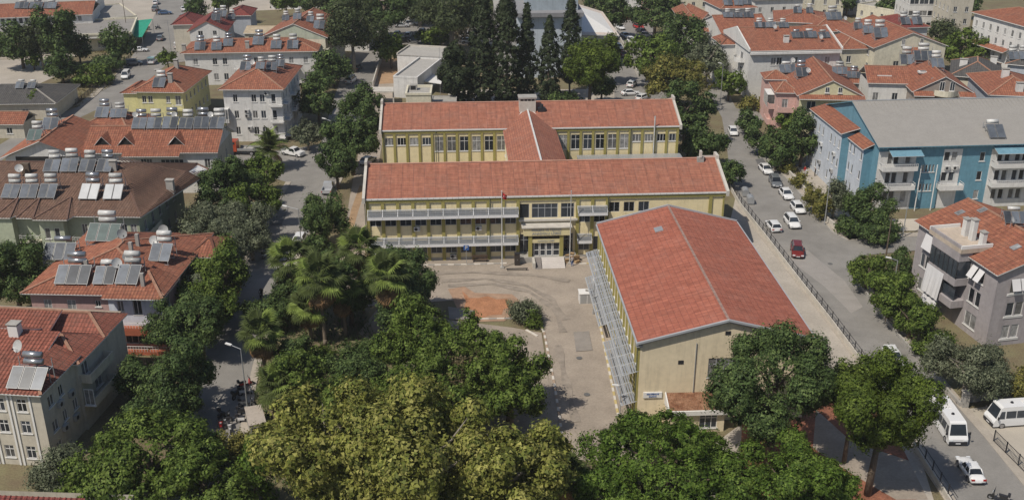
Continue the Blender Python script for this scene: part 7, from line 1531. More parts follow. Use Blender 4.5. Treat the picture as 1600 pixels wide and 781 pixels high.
# on the right
heater(1588, 352, 38, 3, 'the mauve grey house', -.1, 1, look='dark'); heater(1559, 218, 28, 2, 'the grey metal roof of the blue building', .07, 1, look='dark')
heater(1254, 122, 20, 2, 'the salmon pink house', 0, 2, tm=M_TANKG); heater(1232, 116, 26, 3, 'the rear wing of the salmon pink house', 0, 1); dish(1262, 119, 'the salmon pink house', .3, 1.0); dish(1238, 103, 'the rear wing of the salmon pink house', .2, 1.0)
for x in (1247, 1267, 1289): heater(x, 61, 20, 3, 'the large white building', .08, 1)
for x, y in ((1138, 29), (1154, 29), (1170, 29), (1188, 45), (1205, 45), (1225, 45)): heater(x, y, 15.5, 3, 'the panelled orange roof', 0, 2, pm=M_PANEL)
for x, y in ((1138, 10), (1168, 9), (1154, 10)): heater(x, y, 14, 2, 'the top edge orange roof', 0, 2)
heater(1304, 33, 25, 3, 'the orange hipped house', 0, 2); heater(1246, 22, 13, 2, 'the long cream top building', -.2, 1); heater(1265, 22, 12, 2, 'the long cream top building', -.2, 2)
for x, y, wd in ((1341, 47, 13), (1357, 54, 16), (1377, 61, 24)): heater(x, y, wd, 2, 'the right cream gabled building', -.1, 2)
for x, y, wd, n in ((1418, 103, 22, 2), (1445, 97, 33, 3), (1466, 108, 20, 2)): heater(x, y, wd, n, 'the taupe house', -.1, 2)
for x in (1416, 1434): heater(x, 40, 16, 2, 'the small roof right of the cream gable', 0, 2)
for x, y, wd, n in ((1312, 118, 22, 3), (1334, 124, 22, 3)): heater(x, y, wd, n, 'the low panelled house', -.2, 2)
for x, y, wd in ((1585, 95, 16), (1602, 95, 16)): heater(x, y, wd, 2, 'the far right edge roofs', -.1, 2)
for x, y in ((1455, 131), (1471, 131)): dish(x, y, 'the curved balcony of the taupe house', .3, 1.1, p=P(x, y + 4, 9.6) + Vector((0, -.6, 0)))
for x, y in ((1282, 66), (1210, 50), (1320, 36)): dish(x, y, 'the roofs around the white building', .4, 1.0)
for x, y in ((1580, 355), (1597, 352)): dish(x, y, 'the far corner of the mauve grey house', .9, .9)
name_rooftop(HLIST, 'solar water heater', 'solar water heaters'); name_rooftop(DLIST, 'satellite dish', 'satellite dishes')

# ------------------------------------------------------------------ trees
tree('plane', 506, 705, 205, 200, 'olive green plane tree below the leaning palms, left of the big plane', 3)
tree('plane', 668, 712, 260, 230, 'largest yellow green plane tree in the middle of the foreground', 3.5)
tree('plane', 800, 742, 190, 190, 'plane tree at the right of the foreground group beside the drive', 3)
tree('plane', 580, 770, 220, 150, 'plane tree crown cut by the bottom edge between the two bigger ones', 3)
tree('plane', 740, 790, 200, 130, 'plane tree crown low at the bottom edge near the centre', 3)
tree('mulberry', 652, 528, 122, 116, 'round mid green tree at the left of the red earth patch', 2)
tree('mulberry', 740, 538, 70, 92, 'narrow mid green tree in front of the red earth patch', 2)
tree('mulberry', 795, 575, 110, 130, 'mid green tree beside the left kerb of the drive', 2)
tree('mulberry', 630, 612, 90, 84, 'mid green tree between the tall palm and the planes', 2)
tree('mulberry', 690, 560, 130, 110, 'green tree in the middle of the yard group under the half bare tree', 2.5)
tree('mulberry', 800, 620, 95, 90, 'green tree above the right foreground plane', 2)
tree('plane', 850, 705, 90, 90, 'small plane crown nearest the foot of the drive', 2.5)
tree('plane', 600, 650, 150, 120, 'plane tree crown behind the two big ones', 4)
tree('bare', 715, 590, 150, 95, 'thin brown half bare tree behind the big plane tree', 2)
tree('mulberry', 700, 625, 120, 90, 'shaded green tree under the half bare tree', 1.5)
tree('dark', 632, 430, 95, 105, 'dark dense tree against the left end of the school', 2)

tree('dark', 630, 480, 85, 95, 'dark tree at the yard edge right of the tall palm', 1.5)
tree('dark', 562, 592, 80, 70, 'dark tree under the second palm from the left', 2)
tree('dark', 462, 556, 60, 56, 'fine leaved dark green tree by the red car', 1)
tree('mulberry', 535, 625, 80, 70, 'green tree beside the foot of the second palm', 1.5)
tree('mulberry', 462, 590, 90, 90, 'green tree behind the low palm near the scooters', 1)
tree('bright', 1040, 735, 270, 190, 'wide glossy bright green tree before the hall', 2)
tree('bright', 1236, 752, 185, 150, 'glossy green tree at the bottom edge between oak and pine', 1.5)
tree('bright', 950, 770, 110, 110, 'smaller glossy green tree at the bottom edge beside the drive end', 1.5)
tree('dark', 1216, 602, 184, 210, 'big dark green oak hiding the right corner of the hall', 2.5)
tree('pine', 1378, 630, 158, 205, 'tall rounded pine at the street beside the white minibus', 4)
tree('pine', 1335, 610, 80, 110, 'slimmer pine crown behind the left of the street pine', 5)
# lower left
tree('mulberry', 235, 712, 200, 150, 'broad green tree at the lower left beside the beige house', 2)
tree('mulberry', 320, 755, 140, 120, 'green tree at the bottom edge left of the scooters', 2)
tree('mulberry', 170, 765, 140, 100, 'green tree at the bottom edge in the left corner', 1.5)
tree('olive', 95, 742, 95, 75, 'grey green olive tree at the foot of the beige house', 1)
tree('bright', 398, 742, 48, 118, 'upright bright green conifer beside the scooters', .3, 'column', name='conifer')
bush('yellow', 362, 700, 75, 50, 'yellow and rust bush beside the concrete block')
tree('yellow', 430, 690, 60, 70, 'yellow green small tree behind the concrete block', 1)
tree('dark', 280, 578, 100, 118, 'dark tree between pink house and left street', 1.5)
tree('dark', 250, 640, 110, 90, 'dark shrubby tree right of the beige house wall', 1)
tree('dark', 312, 505, 80, 95, 'dark tree opposite the scooter rider', 1.5)
tree('mulberry', 350, 432, 80, 105, 'sunlit citrus green tree at the left kerb of the left street', 1)
tree('mulberry', 333, 478, 72, 78, 'green tree just above the scooter rider on the left kerb', 1)
tree('olive', 330, 395, 90, 90, 'silvery olive tree right of the pink house roof', 1)
tree('olive', 305, 445, 75, 80, 'silvery olive tree touching the pink house balcony', 1)
tree('olive', 392, 372, 62, 56, 'pale olive tree leaning over the left street', 1)
tree('mulberry', 394, 318, 78, 72, 'round green tree at the bend of the left street', 1)
tree('olive', 375, 345, 85, 65, 'grey green olive tree left of the street bend', 1)
tree('dark', 348, 295, 78, 95, 'dark tree at the end wall of the brown roofed house', 1.5)
tree('mulberry', 415, 270, 58, 54, 'green tree below the white pickup truck', 1)
tree('mulberry', 207, 358, 72, 36, 'bright green treetop between the brown and the orange roofs', 3)
tree('dark', 22, 432, 110, 120, 'dark green tree at the left edge below the green house', 1)
tree('mulberry', 60, 395, 60, 40, 'small green tree before the green house bay', .8)
# along the right side of the left street
tree('dark', 548, 205, 90, 110, 'tall dark green tree left of the rear school wing', 2)
tree('dark', 526, 256, 62, 66, 'dark tree above the parked pickup', 1)
tree('dark', 508, 338, 72, 80, 'dark tree left of the front school wing', 1)
bush('dark', 498, 383, 60, 38, 'dark shrub above the white car on the left street')
tree('dark', 572, 165, 50, 60, 'dark tree beside the left gable of the rear wing', 1)
tree('dark', 497, 158, 62, 60, 'dark tree right of the white four storey block', 1)
tree('olive', 480, 208, 42, 48, 'small grey olive tree above the white pickup', .6)
tree('dark', 520, 105, 60, 50, 'dark tree along the upper middle street', 1)
tree('dark', 500, 128, 45, 40, 'low dark tree before the cream balconies', .6)
tree('mulberry', 610, 76, 46, 52, 'bright green tree beside the low street wall at the top', 1)
tree('euc', 550, 45, 90, 90, 'grey green eucalyptus above the upper middle street', 4)
tree('dark', 600, 12, 150, 75, 'dark spreading tree over the parking lot at the top', 4)
tree('euc', 535, -5, 90, 60, 'eucalyptus at the top edge left of the dark spreading tree', 4)
tree('euc', 705, 12, 130, 85, 'tall eucalyptus with pale trunk over the parked cars', 6)
tree('euc', 655, -8, 90, 50, 'eucalyptus crown at the top edge behind the parked cars', 5)
bush('mulberry', 680, 58, 55, 26, 'low hedge like bush behind the flat roofed building')
bush('bare', 715, 50, 60, 30, 'dry grey shrub beside the tall cypresses')
# cypresses and pine behind the rear wing
tree('cypress', 714, 108, 58, 110, 'broad dark cypress at the left of the cypress row', .5)
tree('cypress', 754, 68, 40, 185, 'tall dark cypress, second in the row', .8, 'column')
tree('cypress', 791, 70, 46, 185, 'widest tall cypress, third in the row', .6, 'column')
tree('cypress', 823, 84, 26, 150, 'slender cypress in front of the pale hall wall left side', .6, 'column')
tree('cypress', 858, 95, 34, 132, 'shorter pointed cypress in the middle of the pale hall wall', .4, 'column')
tree('cypress', 892, 62, 30, 130, 'tall ragged cypress at the right edge of the pale hall wall', 3, 'column')
tree('cypress', 724, 138, 34, 50, 'small dark conifer at the foot of the broad cypress', .2, 'column')
tree('pine', 922, 100, 84, 96, 'flat topped bright pine behind the rear wing', 4)
tree('pine', 945, 78, 50, 50, 'bright pine crown behind the flat topped pine', 5)
bush('dark', 882, 154, 60, 20, 'low shrub behind the rear wing ridge beside the pine')
tree('dark', 940, 135, 40, 40, 'dark small tree right of the pine trunk', 1)
tree('dark', 957, 22, 50, 60, 'dark tree right of the hall cream roof', 2)
# right of the school
tree('dark', 1025, 18, 80, 65, 'dark round tree beyond the red cars', 2)
tree('mulberry', 1018, 88, 85, 80, 'round green tree beside the shaded parking lane', 2)
tree('yellow', 1055, 125, 100, 75, 'yellow green tree in the middle of the street trees', 2)
tree('dark', 1072, 172, 80, 88, 'dark tree beside the right gable of the rear wing', 1.5)
tree('dark', 1068, 62, 80, 70, 'dark tree in front of the narrow white house', 2)
tree('olive', 1105, 95, 62, 60, 'grey green tree left of the rounded balconies', 2)
tree('dark', 1045, 100, 45, 60, 'dark tree between the green and the yellow street trees', 2)
tree('dark', 1102, 228, 68, 58, 'dark tree between the two school wings on the right', .8)
tree('dark', 1140, 268, 46, 40, 'small dark tree behind the right end of the front wing', .8)
tree('mulberry', 1140, 128, 50, 50, 'green tree below the lowest round balcony', 1)
bush('yellow', 1178, 163, 40, 20, 'yellowish hedge below the large white building')
tree('dark', 1168, 190, 36, 40, 'dark bushy tree left of the salmon house', .5)
tree('dark', 1190, 215, 50, 50, 'dark green garden tree below the salmon house', .6)
tree('dark', 1215, 235, 55, 55, 'dark garden tree above the parked white car', .6)
tree('dark', 1255, 215, 64, 80, 'dark leafy tree left of the blue building', 1)
tree('mulberry', 1232, 190, 40, 30, 'green tree under the yellow walls of the lemon house', .6)
bush('yellow', 1229, 261, 20, 18, 'small round clipped yellow green bush beside the pavement')
bush('yellow', 1247, 282, 22, 20, 'small yellow bush below the clipped round one')
tree('yellow', 1273, 310, 30, 46, 'yellow flowering shrub tree at the pavement corner', .3)
tree('yellow', 1287, 325, 28, 36, 'yellow green shrub right of the flowering one', .3)
tree('olive', 1305, 308, 40, 55, 'thin grey green tree at the corner of the blue building', .8)
tree('dark', 1357, 322, 76, 68, 'dense dark round tree before the blue building balconies', 1)
bush('dark', 1322, 353, 34, 30, 'clipped dark bush at the junction corner')
bush('dark', 1365, 358, 80, 18, 'low clipped hedge along the side street')
tree('mulberry', 1355, 422, 60, 58, 'citrus tree at the lower junction corner', .6)
tree('mulberry', 1392, 462, 90, 80, 'wide citrus tree along the lower right pavement', .6)
tree('mulberry', 1425, 492, 80, 70, 'citrus tree beside the drop awning', .6)
tree('dark', 1408, 412, 38, 50, 'slim dark conifer left of the mauve grey house', .4, 'column')
bush('mulberry', 1458, 538, 70, 42, 'green hedge above the pavement by the olive tree')
tree('olive', 1515, 573, 122, 90, 'large silvery olive tree beside the gate pillar', 1)
tree('yellow', 1592, 600, 46, 50, 'yellow green orange tree at the right edge by the minibus', .6)
tree('dark', 1338, 400, 30, 26, 'small dark shrub at the junction kerb', .2) if False else None
# top left
tree('dark', 88, 52, 60, 92, 'tall dark tree in the middle of the top left plot', 2)
tree('dark', 30, 68, 72, 62, 'wide dark tree at the left of the top left plot', 1.5)
tree('euc', 60, 62, 46, 70, 'thin grey green tree between the two dark plot trees', 2)
tree('dark', 95, 102, 56, 50, 'round dark tree nearer the camera on the top left plot', 1)
tree('mulberry', 51, 92, 26, 28, 'small bright green tree on the pale paved plot', .6)
tree('dark', 184, 70, 46, 54, 'dark round tree left of the green market awning', 1)
tree('dark', 122, 75, 36, 40, 'ragged dark tree right of the tall plot tree', 1)
bush('mulberry', 145, 118, 70, 30, 'rough green shrubs behind the dark street railing')
bush('dark', 168, 98, 50, 28, 'dark shrubs along the upper street railing')
tree('mulberry', 60, 158, 34, 34, 'bright green tree in front of the grey bungalow', .8)
tree('dark', 306, 10, 34, 34, 'dark tree at the top beside the upper left street', 2)
tree('mulberry', 262, 92, 30, 20, 'small green tree behind the yellow house chimney', 3)
tree('dark', 355, -3, 40, 16, 'flat dark umbrella tree on two thin trunks over the pale lot', 7)
tree('dark', 205, 100, 20, 20, 'little dark tree beside the white van', .4) if False else None
bush('dark', 395, 262, 40, 24, 'dark bush in the shade under the feather palm') 
tree('dark', 365, 188, 22, 30, 'small dark tree at the corner of the white four storey block', 1)
bush('mulberry', 478, 232, 50, 12, 'dry border bush beside the pickup') if False else None
# top right gardens
tree('mulberry', 1500, 78, 70, 60, 'leafy garden tree below the modern white block', 1)
tree('mulberry', 1540, 82, 60, 60, 'leafy garden tree left of the long white building', 1)
tree('euc', 1478, 48, 46, 36, 'grey green tree at the foot of the modern white block', 1)
tree('dark', 1583, 48, 34, 42, 'dark tree against the long white building', 1)
tree('dark', 1560, 62, 34, 30, 'dark tree left of the dark one by the white wall', 1)
tree('dark', 1437, 18, 36, 34, 'dark tree left of the modern white block', 2) if False else None
tree('dark', 1400, 8, 46, 34, 'dark tree at the top edge above the low compound', 2)
bush('mulberry', 1395, 152, 56, 26, 'bush behind the ridge of the grey metal roof')
bush('dark', 1325, 92, 34, 26, 'dark bush between the white and the cream buildings')
tree('dark', 1520, 8, 22, 36, 'dark narrow tree between the two top right blocks', 1)
bush('mulberry', 1285, 150, 50, 22, 'bush at the foot of the lemon house gable')
# trees past the top edge
for x, k_, w_, l_ in ((350, 'mulberry', 40, 'bright green tree at the top edge over the pale lot left'), (446, 'mulberry', 44, 'bright green tree at the top edge right of the pale lot'), (480, 'dark', 40, 'dark tree at the top edge left of the eucalyptus'), (770, 'euc', 60, 'eucalyptus behind the tall cypress tops'), (940, 'dark', 50, 'dark tree at the top edge behind the cream roof'), (1115, 'dark', 34, 'dark tree at the top edge between orange roofs'), (1210, 'dark', 30, 'dark small tree at the top edge right of the panels'), (1325, 'dark', 36, 'dark tree at the top edge above the orange hipped house')): tree(k_, x, 2, w_, w_ * .8, l_, 2)
tree('dark', 545, 446, 96, 100, 'dark tree directly behind the second and third tall palms', 1.5)
tree('dark', 628, 474, 86, 90, 'dark tree behind the straight bare palm trunk', 1.5)
tree('dark', 462, 462, 70, 80, 'dark tree behind the leaning palm trunk', 1)
bush('dark', 545, 566, 84, 34, 'low dark shrubs at the feet of the tall palms')
bush('dark', 585, 548, 60, 26, 'low shrub behind the straight palm trunk')
bush('mulberry', 500, 560, 60, 34, 'low green shrub left of the leaning palm foot')
bush('dark', 430, 492, 90, 56, 'feathery dark shrub mass below the red car')
tree('olive', 322, 345, 78, 66, 'silvery tree right of the brown roofed house', 1)
tree('olive', 288, 398, 70, 60, 'grey olive tree against the pink house back roof', 1)
tree('dark', 262, 515, 72, 86, 'dark tree against the red banded balconies', 1)
tree('dark', 385, 296, 58, 56, 'dark green tree left of the street above the bend', 1)
tree('mulberry', 300, 470, 66, 66, 'green tree between the pink house and the citrus', 1)
tree('dark', 225, 590, 70, 70, 'dark tree at the foot of the beige house balconies', .8)
# palms
palm(455, 408, 42, 8.6, 'leftmost of the four tall fan palms, with a long dry skirt', skirt=16)
palm(500, 434, 45, 9.6, 'second fan palm from the left with leaning bare trunk')
palm(562, 390, 42, 9.4, 'fan palm nearest the school among the four tall ones')
palm(604, 430, 43, 10.4, 'rightmost tall fan palm with straight bare trunk')
palm(408, 520, 40, 6.0, 'fan palm beside the street lamp with shaggy dry skirt', skirt=18)
palm(436, 602, 44, 4.0, 'low fan palm next to the parked scooters', skirt=12)
palm(885, 742, 40, 5.0, 'fan palm at the bottom edge right of the plane trees', skirt=6)
palm(482, 478, 36, 5.0, 'short fan palm below the second tall one')
palm(422, 232, 30, 4.2, 'feather palm beside the orange red lorry', feather=True, skirt=3, green=24)
palm(535, 455, 34, 6.5, 'fan palm in shade between the tall ones')

# ------------------------------------------------------------------ vehicles
H = heading_px
hr_ = H(1196, 265, 1237, 345)
car(1145, 207, 'hatch', 'white', H(1140, 190, 1152, 215), 'white hatchback driving alone on the upper right street')
car(1196, 266, 'sedan', 'white', hr_ + .15, 'white sedan parked first in the row by the upper pavement')
car(1211, 286, 'suv', 'grey', hr_, 'dark grey car parked second in the row by the pavement')
car(1228, 305, 'sedan', 'white', hr_ + .1, 'white sedan parked just below the dark grey car')
car(1246, 327, 'hatch', 'white', hr_ + .1, 'white hatchback parked right of the driving white car')
car(1237, 349, 'suv', 'white', hr_ + .1, 'white car with roof rails standing in the street centre')
car(1208, 355, 'hatch', 'white', hr_ + math.pi + .12, 'white hatchback parked by the left fence near the hall')
car(1245, 394, 'suv', 'dark red', hr_ - .12, 'dark red car driving past the hall alone')
hb_ = H(1420, 600, 1500, 720)
minibus(1478, 668, hb_, 'white minibus parked at the left kerb behind the old sedan')
car(1515, 737, 'old', 'white', hb_ + math.pi, 'white boxy old sedan parked last at the lower right')
minibus(1586, 656, math.pi + .12, 'white minibus with dark sliding door in the forecourt')
for i, (x, y, c) in enumerate(((1394, 560, 'white'), (1412, 588, 'white'), (1432, 618, 'silver'))): car(x, y, 'hatch', c, hb_, ['white car farthest up the kerb behind the pine', 'white car half hidden behind the pine', 'silver car between pine and minibus'][i], group=None)
scooter(1560, 783, 2.6, 'black scooter with red tail at the bottom right edge', 'black')
pickup(458, 240, H(440, 236, 480, 243), 'white double pickup truck parked at the street corner', 'white')
lorry(383, 238, math.pi - .05, 'orange red lorry with low flat bed beside the white block')
pickup(545, 245, H(520, 290, 545, 240), 'white pickup under the dark tree left of the school') if False else None
pickup(513, 296, H(500, 330, 520, 280), 'pale pickup with open bed parked by the school side tree', 'silver')
car(470, 374, 'hatch', 'white', H(455, 400, 485, 350), 'white car parked under the shrub on the left street')
car(575, 252, 'sedan', 'silver', 1.2, 'silver sedan parked beside the left gable of the rear wing')
car(393, 268, 'hatch', 'blue', .2, 'blue grey car in the shade below the lorry')
car(441, 472, 'hatch', 'red', 1.1, 'bright red car beneath the leftmost tall palm'); car(470, 482, 'hatch', 'white', 1.1, 'white car behind the red one under the palms')
car(1076, 209, 'hatch', 'white', .2, 'white car behind the right gable of the rear wing')
ul = H(200, 120, 245, 60)
car(197, 119, 'van', 'white', ul + math.pi, 'white small van driving down the upper left street')
car(219, 78, 'old', 'white', .1, 'white old car at the kerb below the green awning')
car(209, 99, 'suv', 'grey', .3, 'dark grey car in the shade left of the white van')
pickup(238, 96, ul, 'pickup with pale green covered load going up the upper left street', 'white', 'green')
car(251, 60, 'sedan', 'grey', ul, 'dark car crossing the shadow of the upper left street')
pickup(279, 72, ul, 'white covered pickup at the right kerb of the upper left street', 'white', 'white')
car(287, 26, 'sedan', 'silver', ul + .2, 'silver car parked at the right kerb at the top left'); car(287, 14, 'sedan', 'white', ul + .2, 'white car parked above the silver one at the top left')
car(258, 20, 'sedan', 'blue', 0.2, 'dark blue sedan crossing at the top left'); car(244, 4, 'hatch', 'white', ul, 'white car at the very top of the upper left street'); car(243, 14, 'suv', 'grey', ul, 'dark car near the top of the upper left street')
for x, y, k, c, a, l in ((549, 126, 'van', 'white', 1.4, 'white van on the upper middle street'), (558, 106, 'hatch', 'grey', 1.4, 'dark car in shade above the white van'), (577, 72, 'hatch', 'white', 1.45, 'white car at the head of the upper middle street'), (582, 56, 'suv', 'grey', 1.5, 'dark car nearest the lot entrance at the top'), (600, 37, 'sedan', 'white', .2, 'white sedan under the dark tree in the lot'), (621, 53, 'hatch', 'silver', 1.5, 'silver car in the front lot row'), (638, 55, 'hatch', 'white', 1.5, 'white car in the middle of the front lot row'), (660, 50, 'suv', 'silver', 1.5, 'silver car right in the front lot row'), (628, 40, 'sedan', 'silver', .1, 'silver sedan in the rear lot row'), (641, 37, 'sedan', 'white', .1, 'white sedan in the rear lot row'), (629, 64, 'suv', 'black', .6, 'black car at the near end of the lot'), (735, 55, 'hatch', 'white', .3, 'white car between eucalyptus and cypresses'), (730, 64, 'hatch', 'white', .3, 'white car nearer the cypresses'), (538, 58, 'suv', 'grey', .1, 'grey car beneath the eucalyptus'), (520, 42, 'hatch', 'white', .1, 'white car left beneath the eucalyptus')): car(x, y, k, c, a, l)
for x, y, k, c, a, l in ((975, 28, 'sedan', 'red', 0.0, 'long red car at the far end of the right lane'), (998, 42, 'hatch', 'red', -1.0, 'red hatchback right in the far lane'), (1003, 49, 'sedan', 'black', -1.0, 'dark car beside the red hatchback'), (969, 43, 'sedan', 'white', -1.3, 'white car with dark roof by the lane wall'), (977, 56, 'sedan', 'white', -1.3, 'white sedan second along the lane wall'), (988, 66, 'van', 'white', -1.3, 'white van along the lane wall'), (1011, 55, 'hatch', 'white', -.2, 'white car at the right of the far lane'), (967, 74, 'hatch', 'white', -1.4, 'white car inside the lane wall'), (974, 86, 'hatch', 'dark red', -1.4, 'dark red car parked in the hall shade'), (985, 146, 'sedan', 'white', .2, 'white sedan behind the rear wing roof'), (1004, 153, 'hatch', 'white', .9, 'white hatchback half hidden under the yellow green tree'), (987, 132, 'hatch', 'white', 1.2, 'white car under the round green tree')): car(x, y, k, c, a, l)
fence('lane_wall', 'white wall along the parked cars of the shaded lane', [P(960, 46), P(972, 70), P(988, 100), P(997, 120)], h=0, wall_h=1.1, wm=M_CONCW, cat='wall')
G_ = 'scooters parked beside the concrete block'
for x, y, a, c, l in ((371, 620, 1.2, 'black', 'black scooter standing alone farthest up'), (385, 617, .2, 'white', 'white scooter farthest up beside the lamp post'), (386, 635, .1, 'grey', 'grey scooter second beside the lamp post'), (384, 648, .15, 'black', 'black scooter third beside the lamp post'), (383, 660, .1, 'white', 'white scooter nearest the concrete block'), (352, 655, -.5, 'black', 'black scooter with white mirror in the lower cluster'), (345, 668, -1.2, 'red', 'red scooter at the lower left end'), (359, 672, -1.2, 'white', 'white scooter beside the red one'), (350, 664, -1.0, 'grey', 'grey scooter behind the red one')): scooter(x, y, a, l, c, group=G_)
scooter(384, 605, .6, 'small red moped above the scooters beside the lamp post', 'red')
hs_ = H(405, 480, 415, 455)
s_ = scooter(409, 466, hs_ + math.pi, 'scooter ridden down the left street', 'black', rider=True); person(P(409, 466) + Vector((0, 0, .02)), hs_ + math.pi, 'scooter rider in dark clothes on the left street', (.03, .03, .035), (.03, .03, .05), 'ride')
scooter(416, 402, 1.2, 'scooter in the tree shade beside the left kerb', 'white'); scooter(437, 458, .6, 'scooter behind the red car', 'black')
scooter(247, 46, .8, 'motorbike on the upper left street', 'grey', rider=True); person(P(247, 46), .8, 'rider on the motorbike of the upper left street', (.3, .3, .32), (.05, .05, .08), 'ride')
person(P(245, 24), 0, 'pedestrian in dark clothes near the top left cars', (.05, .05, .06), (.03, .03, .03)); person(P(256, 82), 1.5, 'pedestrian in black walking up the upper left street', (.02, .02, .02), (.02, .02, .03))
person(P(1257, 273), -1.2, 'person in red shirt by the blue building', (.45, .02, .02), (.5, .5, .5)); person(P(1260, 277), 2.0, 'person in white beside the one in red', (.6, .6, .6), (.05, .05, .06)); person(P(1273, 276), 2.6, 'person in black at the wall of the blue building', (.02, .02, .02), (.02, .02, .02))

# ------------------------------------------------------------------ street furniture
street_lamp(387, 640, 8.0, 'tall street lamp leaning over the left street beside the scooters', 1.3, 2.8)
street_lamp(471, 385, 6.3, 'street lamp by the shrub on the left street', 2.0, 2.9)
street_lamp(520, 238, 6.5, 'street lamp under the tall dark tree', 1.2, 2.8)
street_lamp(951, 148, 5.0, 'short street lamp right of the pine', .4, math.pi)
street_lamp(1082, 90, 7.0, 'lamp in front of the dark tree by the narrow white house', .6, math.pi); street_lamp(1125, 165, 9.5, 'lamp below the round balconies', .5, math.pi)
street_lamp(1487, 380 + 0, 0.1, 'x') if False else None
street_lamp(1393, 470, 6.2, 'street lamp among the lower right citrus trees', 1.0, 2.9)
pole(1383, 408, 7.0, 'dark wooden pole at the junction', .14, m=M_BARK); pole(1288, 352, 9.0, 'tall grey pole at the pavement corner'); pole(1410, 372, 7.5, 'grey pole at the side street before the blue building'); pole(1213, 520, 5.5, 'thin dark green pole at the right edge of the hall roof', .06, m=mat('pole_green', (.05, .10, .07), var=.1))
pole(270, 100, 11.5, 'tall pale pole beside the upper left street'); pole(350, 40, 12, 'thin mast behind the maroon roofs', .06); pole(200, 60, 12, 'wooden pole by the market halls', .12, m=M_BARK)
gp = [(1140, 280), (1148, 300), (1162, 324), (1202, 374), (1250, 436), (1305, 506), (1350, 566), (1400, 646), (1440, 708), (1500, 800)]
fence('street_fence', 'dark metal fence on a low concrete wall along the right street', [P(*q) + Vector((-.5, 0, 0)) for q in gp], 1.1, 2.2, M_DARK, wall_h=.75, wm=M_CONCW)
fence('railing', 'dark bar railing between forecourt and lower right street', [P(*q) for q in ((1552, 690), (1590, 728), (1640, 778))], 1.5, 2.2, M_DARK, infill='bars')
fence('garden_wall', 'low stone garden wall below the citrus trees', [P(*q) for q in ((1338, 440), (1362, 474), (1402, 526), (1452, 582), (1500, 636))], 0, 2, wall_h=.6, wm=M_CONC, cat='wall')
fence('garden_wall', 'pale garden wall along the upper right pavement', [P(*q) for q in ((1175, 208), (1200, 236), (1222, 262), (1262, 305), (1290, 345), (1318, 368))], .0, 2, wall_h=.9, wm=M_CONCW, cat='wall')
fence('street_railing', 'dark railing at the inner kerb of the upper left street', [P(*q) for q in ((205, 92), (188, 106), (160, 130), (138, 150), (118, 165))], 1.3, 2.2, M_DARK, infill='bars')
t = thing('gate_pillar', 'grey stone gate pillar beside the olive tree', 'gate pillar', P(1506, 636)); mb = MB(); mb.box(-.35, .35, -.35, .35, 0, 2.0, M_CONC); link('shaft', mb.mesh('shaft'), t); mb = MB(); mb.box(-.45, .45, -.45, .45, 2.003, 2.15, M_CONCW); link('cap', mb.mesh('cap'), t)
fence('forecourt_wall', 'low wall behind the forecourt minibus', [P(1512, 628), P(1560, 622), P(1640, 622)], 0, 2, wall_h=1.0, wm=M_CONC, cat='wall')
t = thing('concrete_block', 'big grey concrete planter block behind the parked scooters', 'concrete block', P(401, 668), .35); mb = MB(); mb.box(-.9, .9, -2.0, 2.0, 0, 1.6, M_CONC); link('body', mb.mesh('body'), t); mb = MB(); mb.box(-.95, .95, -2.05, 2.05, 1.603, 1.7, c_('block_top', (.42, .37, .32))); link('top', mb.mesh('top'), t)
for x in (-.45, .45): mb = MB(); mb.box(x - .25, x + .25, -2.04, -2.003, .2, 1.3, M_DARK); link('door', mb.mesh('door'), t)
# waste containers by the fence
for i, (x, y) in enumerate(((1164, 306), (1172, 318))):
    t = thing('waste_container', ['galvanised waste container farther up by the street fence', 'galvanised waste container nearer the hall by the street fence'][i], 'waste container', P(x, y), hr_, 'waste containers by the street fence'); mb = MB(); mb.box(-.9, .9, -.55, .55, .25, 1.1, M_GALV); link('body', mb.mesh('body'), t)
    mb = MB(); n = 8; ring = [(-.92, .58 * math.cos(math.pi * k_ / n), 1.103 + .35 * math.sin(math.pi * k_ / n)) for k_ in range(n + 1)]; mb.prism(ring, (0, 0, 0), (1.84, 0, 0), M_GALV); link('lid', mb.mesh('lid'), t)
    for xx in (-.7, .7): mb = MB(); mb.tube((xx, -.3, .12), (xx, .3, .12), .12, .12, M_TYRE, 8); link('wheel', mb.mesh('wheel'), t)
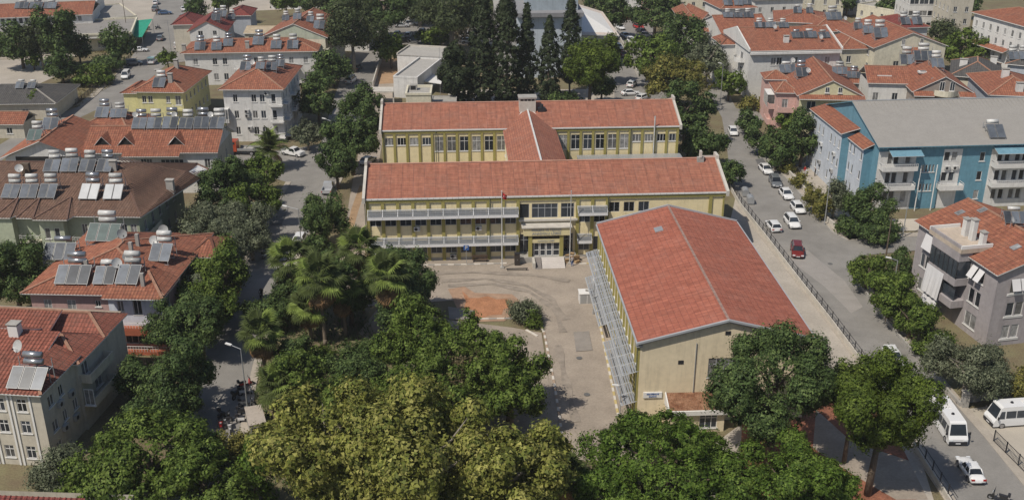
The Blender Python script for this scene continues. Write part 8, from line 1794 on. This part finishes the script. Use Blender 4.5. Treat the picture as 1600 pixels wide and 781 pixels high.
# ground cover
def scatter(name, label_pts, n, m, h, seed):
    """loose tufts and stones strewn over a patch of ground"""
    rng = np.random.default_rng(seed); q = [P(*p) for p in label_pts]; xs_ = [p.x for p in q]; ys_ = [p.y for p in q]; V, Fc = [], []
    def inside(x, y):
        c = False
        for i in range(len(q)):
            a, b = q[i], q[i - 1]
            if (a.y > y) != (b.y > y) and x < (b.x - a.x) * (y - a.y) / (b.y - a.y) + a.x: c = not c
        return c
    k = 0
    while k < n:
        x, y = rng.uniform(min(xs_), max(xs_)), rng.uniform(min(ys_), max(ys_))
        if not inside(x, y): n -= .3; continue
        for _ in range(5):
            a = rng.random() * 6.28; l = h * rng.uniform(.5, 1.3); b = len(V); dx, dy = math.cos(a), math.sin(a)
            V += [(x - dy * .05, y + dx * .05, .02), (x + dy * .05, y - dx * .05, .02), (x + dx * l * .8, y + dy * l * .8, l)]; Fc.append((b, b + 1, b + 2))
        k += 1
    me = bpy.data.meshes.new(name); me.from_pydata(V, [], Fc); me.materials.append(m); o = link(name, me); o['kind'] = 'stuff'; return o
D_ = leaf_mat('dry_tuft', (.20, .17, .08), .1)
scatter('grass', [(100, 110), (190, 85), (180, 130), (120, 170), (90, 150)], 1500, D_, .5, 1); scatter('grass', [(130, 62), (200, 62), (190, 84), (120, 84)], 900, D_, .5, 2)
scatter('grass', [(790, 470), (845, 480), (850, 520), (800, 500)], 500, L_OLIVE[0], .45, 3); scatter('grass', [(1180, 700), (1260, 680), (1300, 781), (1180, 781)], 300, D_, .35, 4)
scatter('grass', [(300, 330), (400, 330), (280, 640), (180, 640), (220, 520)], 2500, L_DARK[0], .5, 5); scatter('grass', [(430, 440), (560, 480), (640, 600), (600, 780), (400, 780), (400, 560)], 3000, L_DARK[0], .5, 6)
bush('olive', 822, 488, 48, 34, 'grey green low shrub at the corner of the red earth patch'); bush('mulberry', 833, 500, 24, 24, 'green low shrub beside the drive kerb corner')
bush('mulberry', 771, 249, 20, 10, 'small round shrub on the court before the rear wing'); bush('dark', 722, 250, 30, 8, 'low dark shrub in the court left of the link wing')
# ------------------------------------------------------------------ thin summer haze over the town
mb = MB(); mb.box(-420, 420, -30, 640, -1.0, 72.0, M_CONC); hz = link('haze', mb.mesh('haze')); hz['kind'] = 'stuff'
hm = bpy.data.materials.new('haze'); hm.use_nodes = True; nt = hm.node_tree; nt.nodes.remove(nt.nodes['Principled BSDF']); pv = nt.nodes.new('ShaderNodeVolumePrincipled')
pv.inputs['Color'].default_value = (.94, .96, 1, 1); pv.inputs['Density'].default_value = 0.00013; nt.links.new(pv.outputs[0], nt.nodes['Material Output'].inputs['Volume'])
hz.data.materials.clear(); hz.data.materials.append(hm)
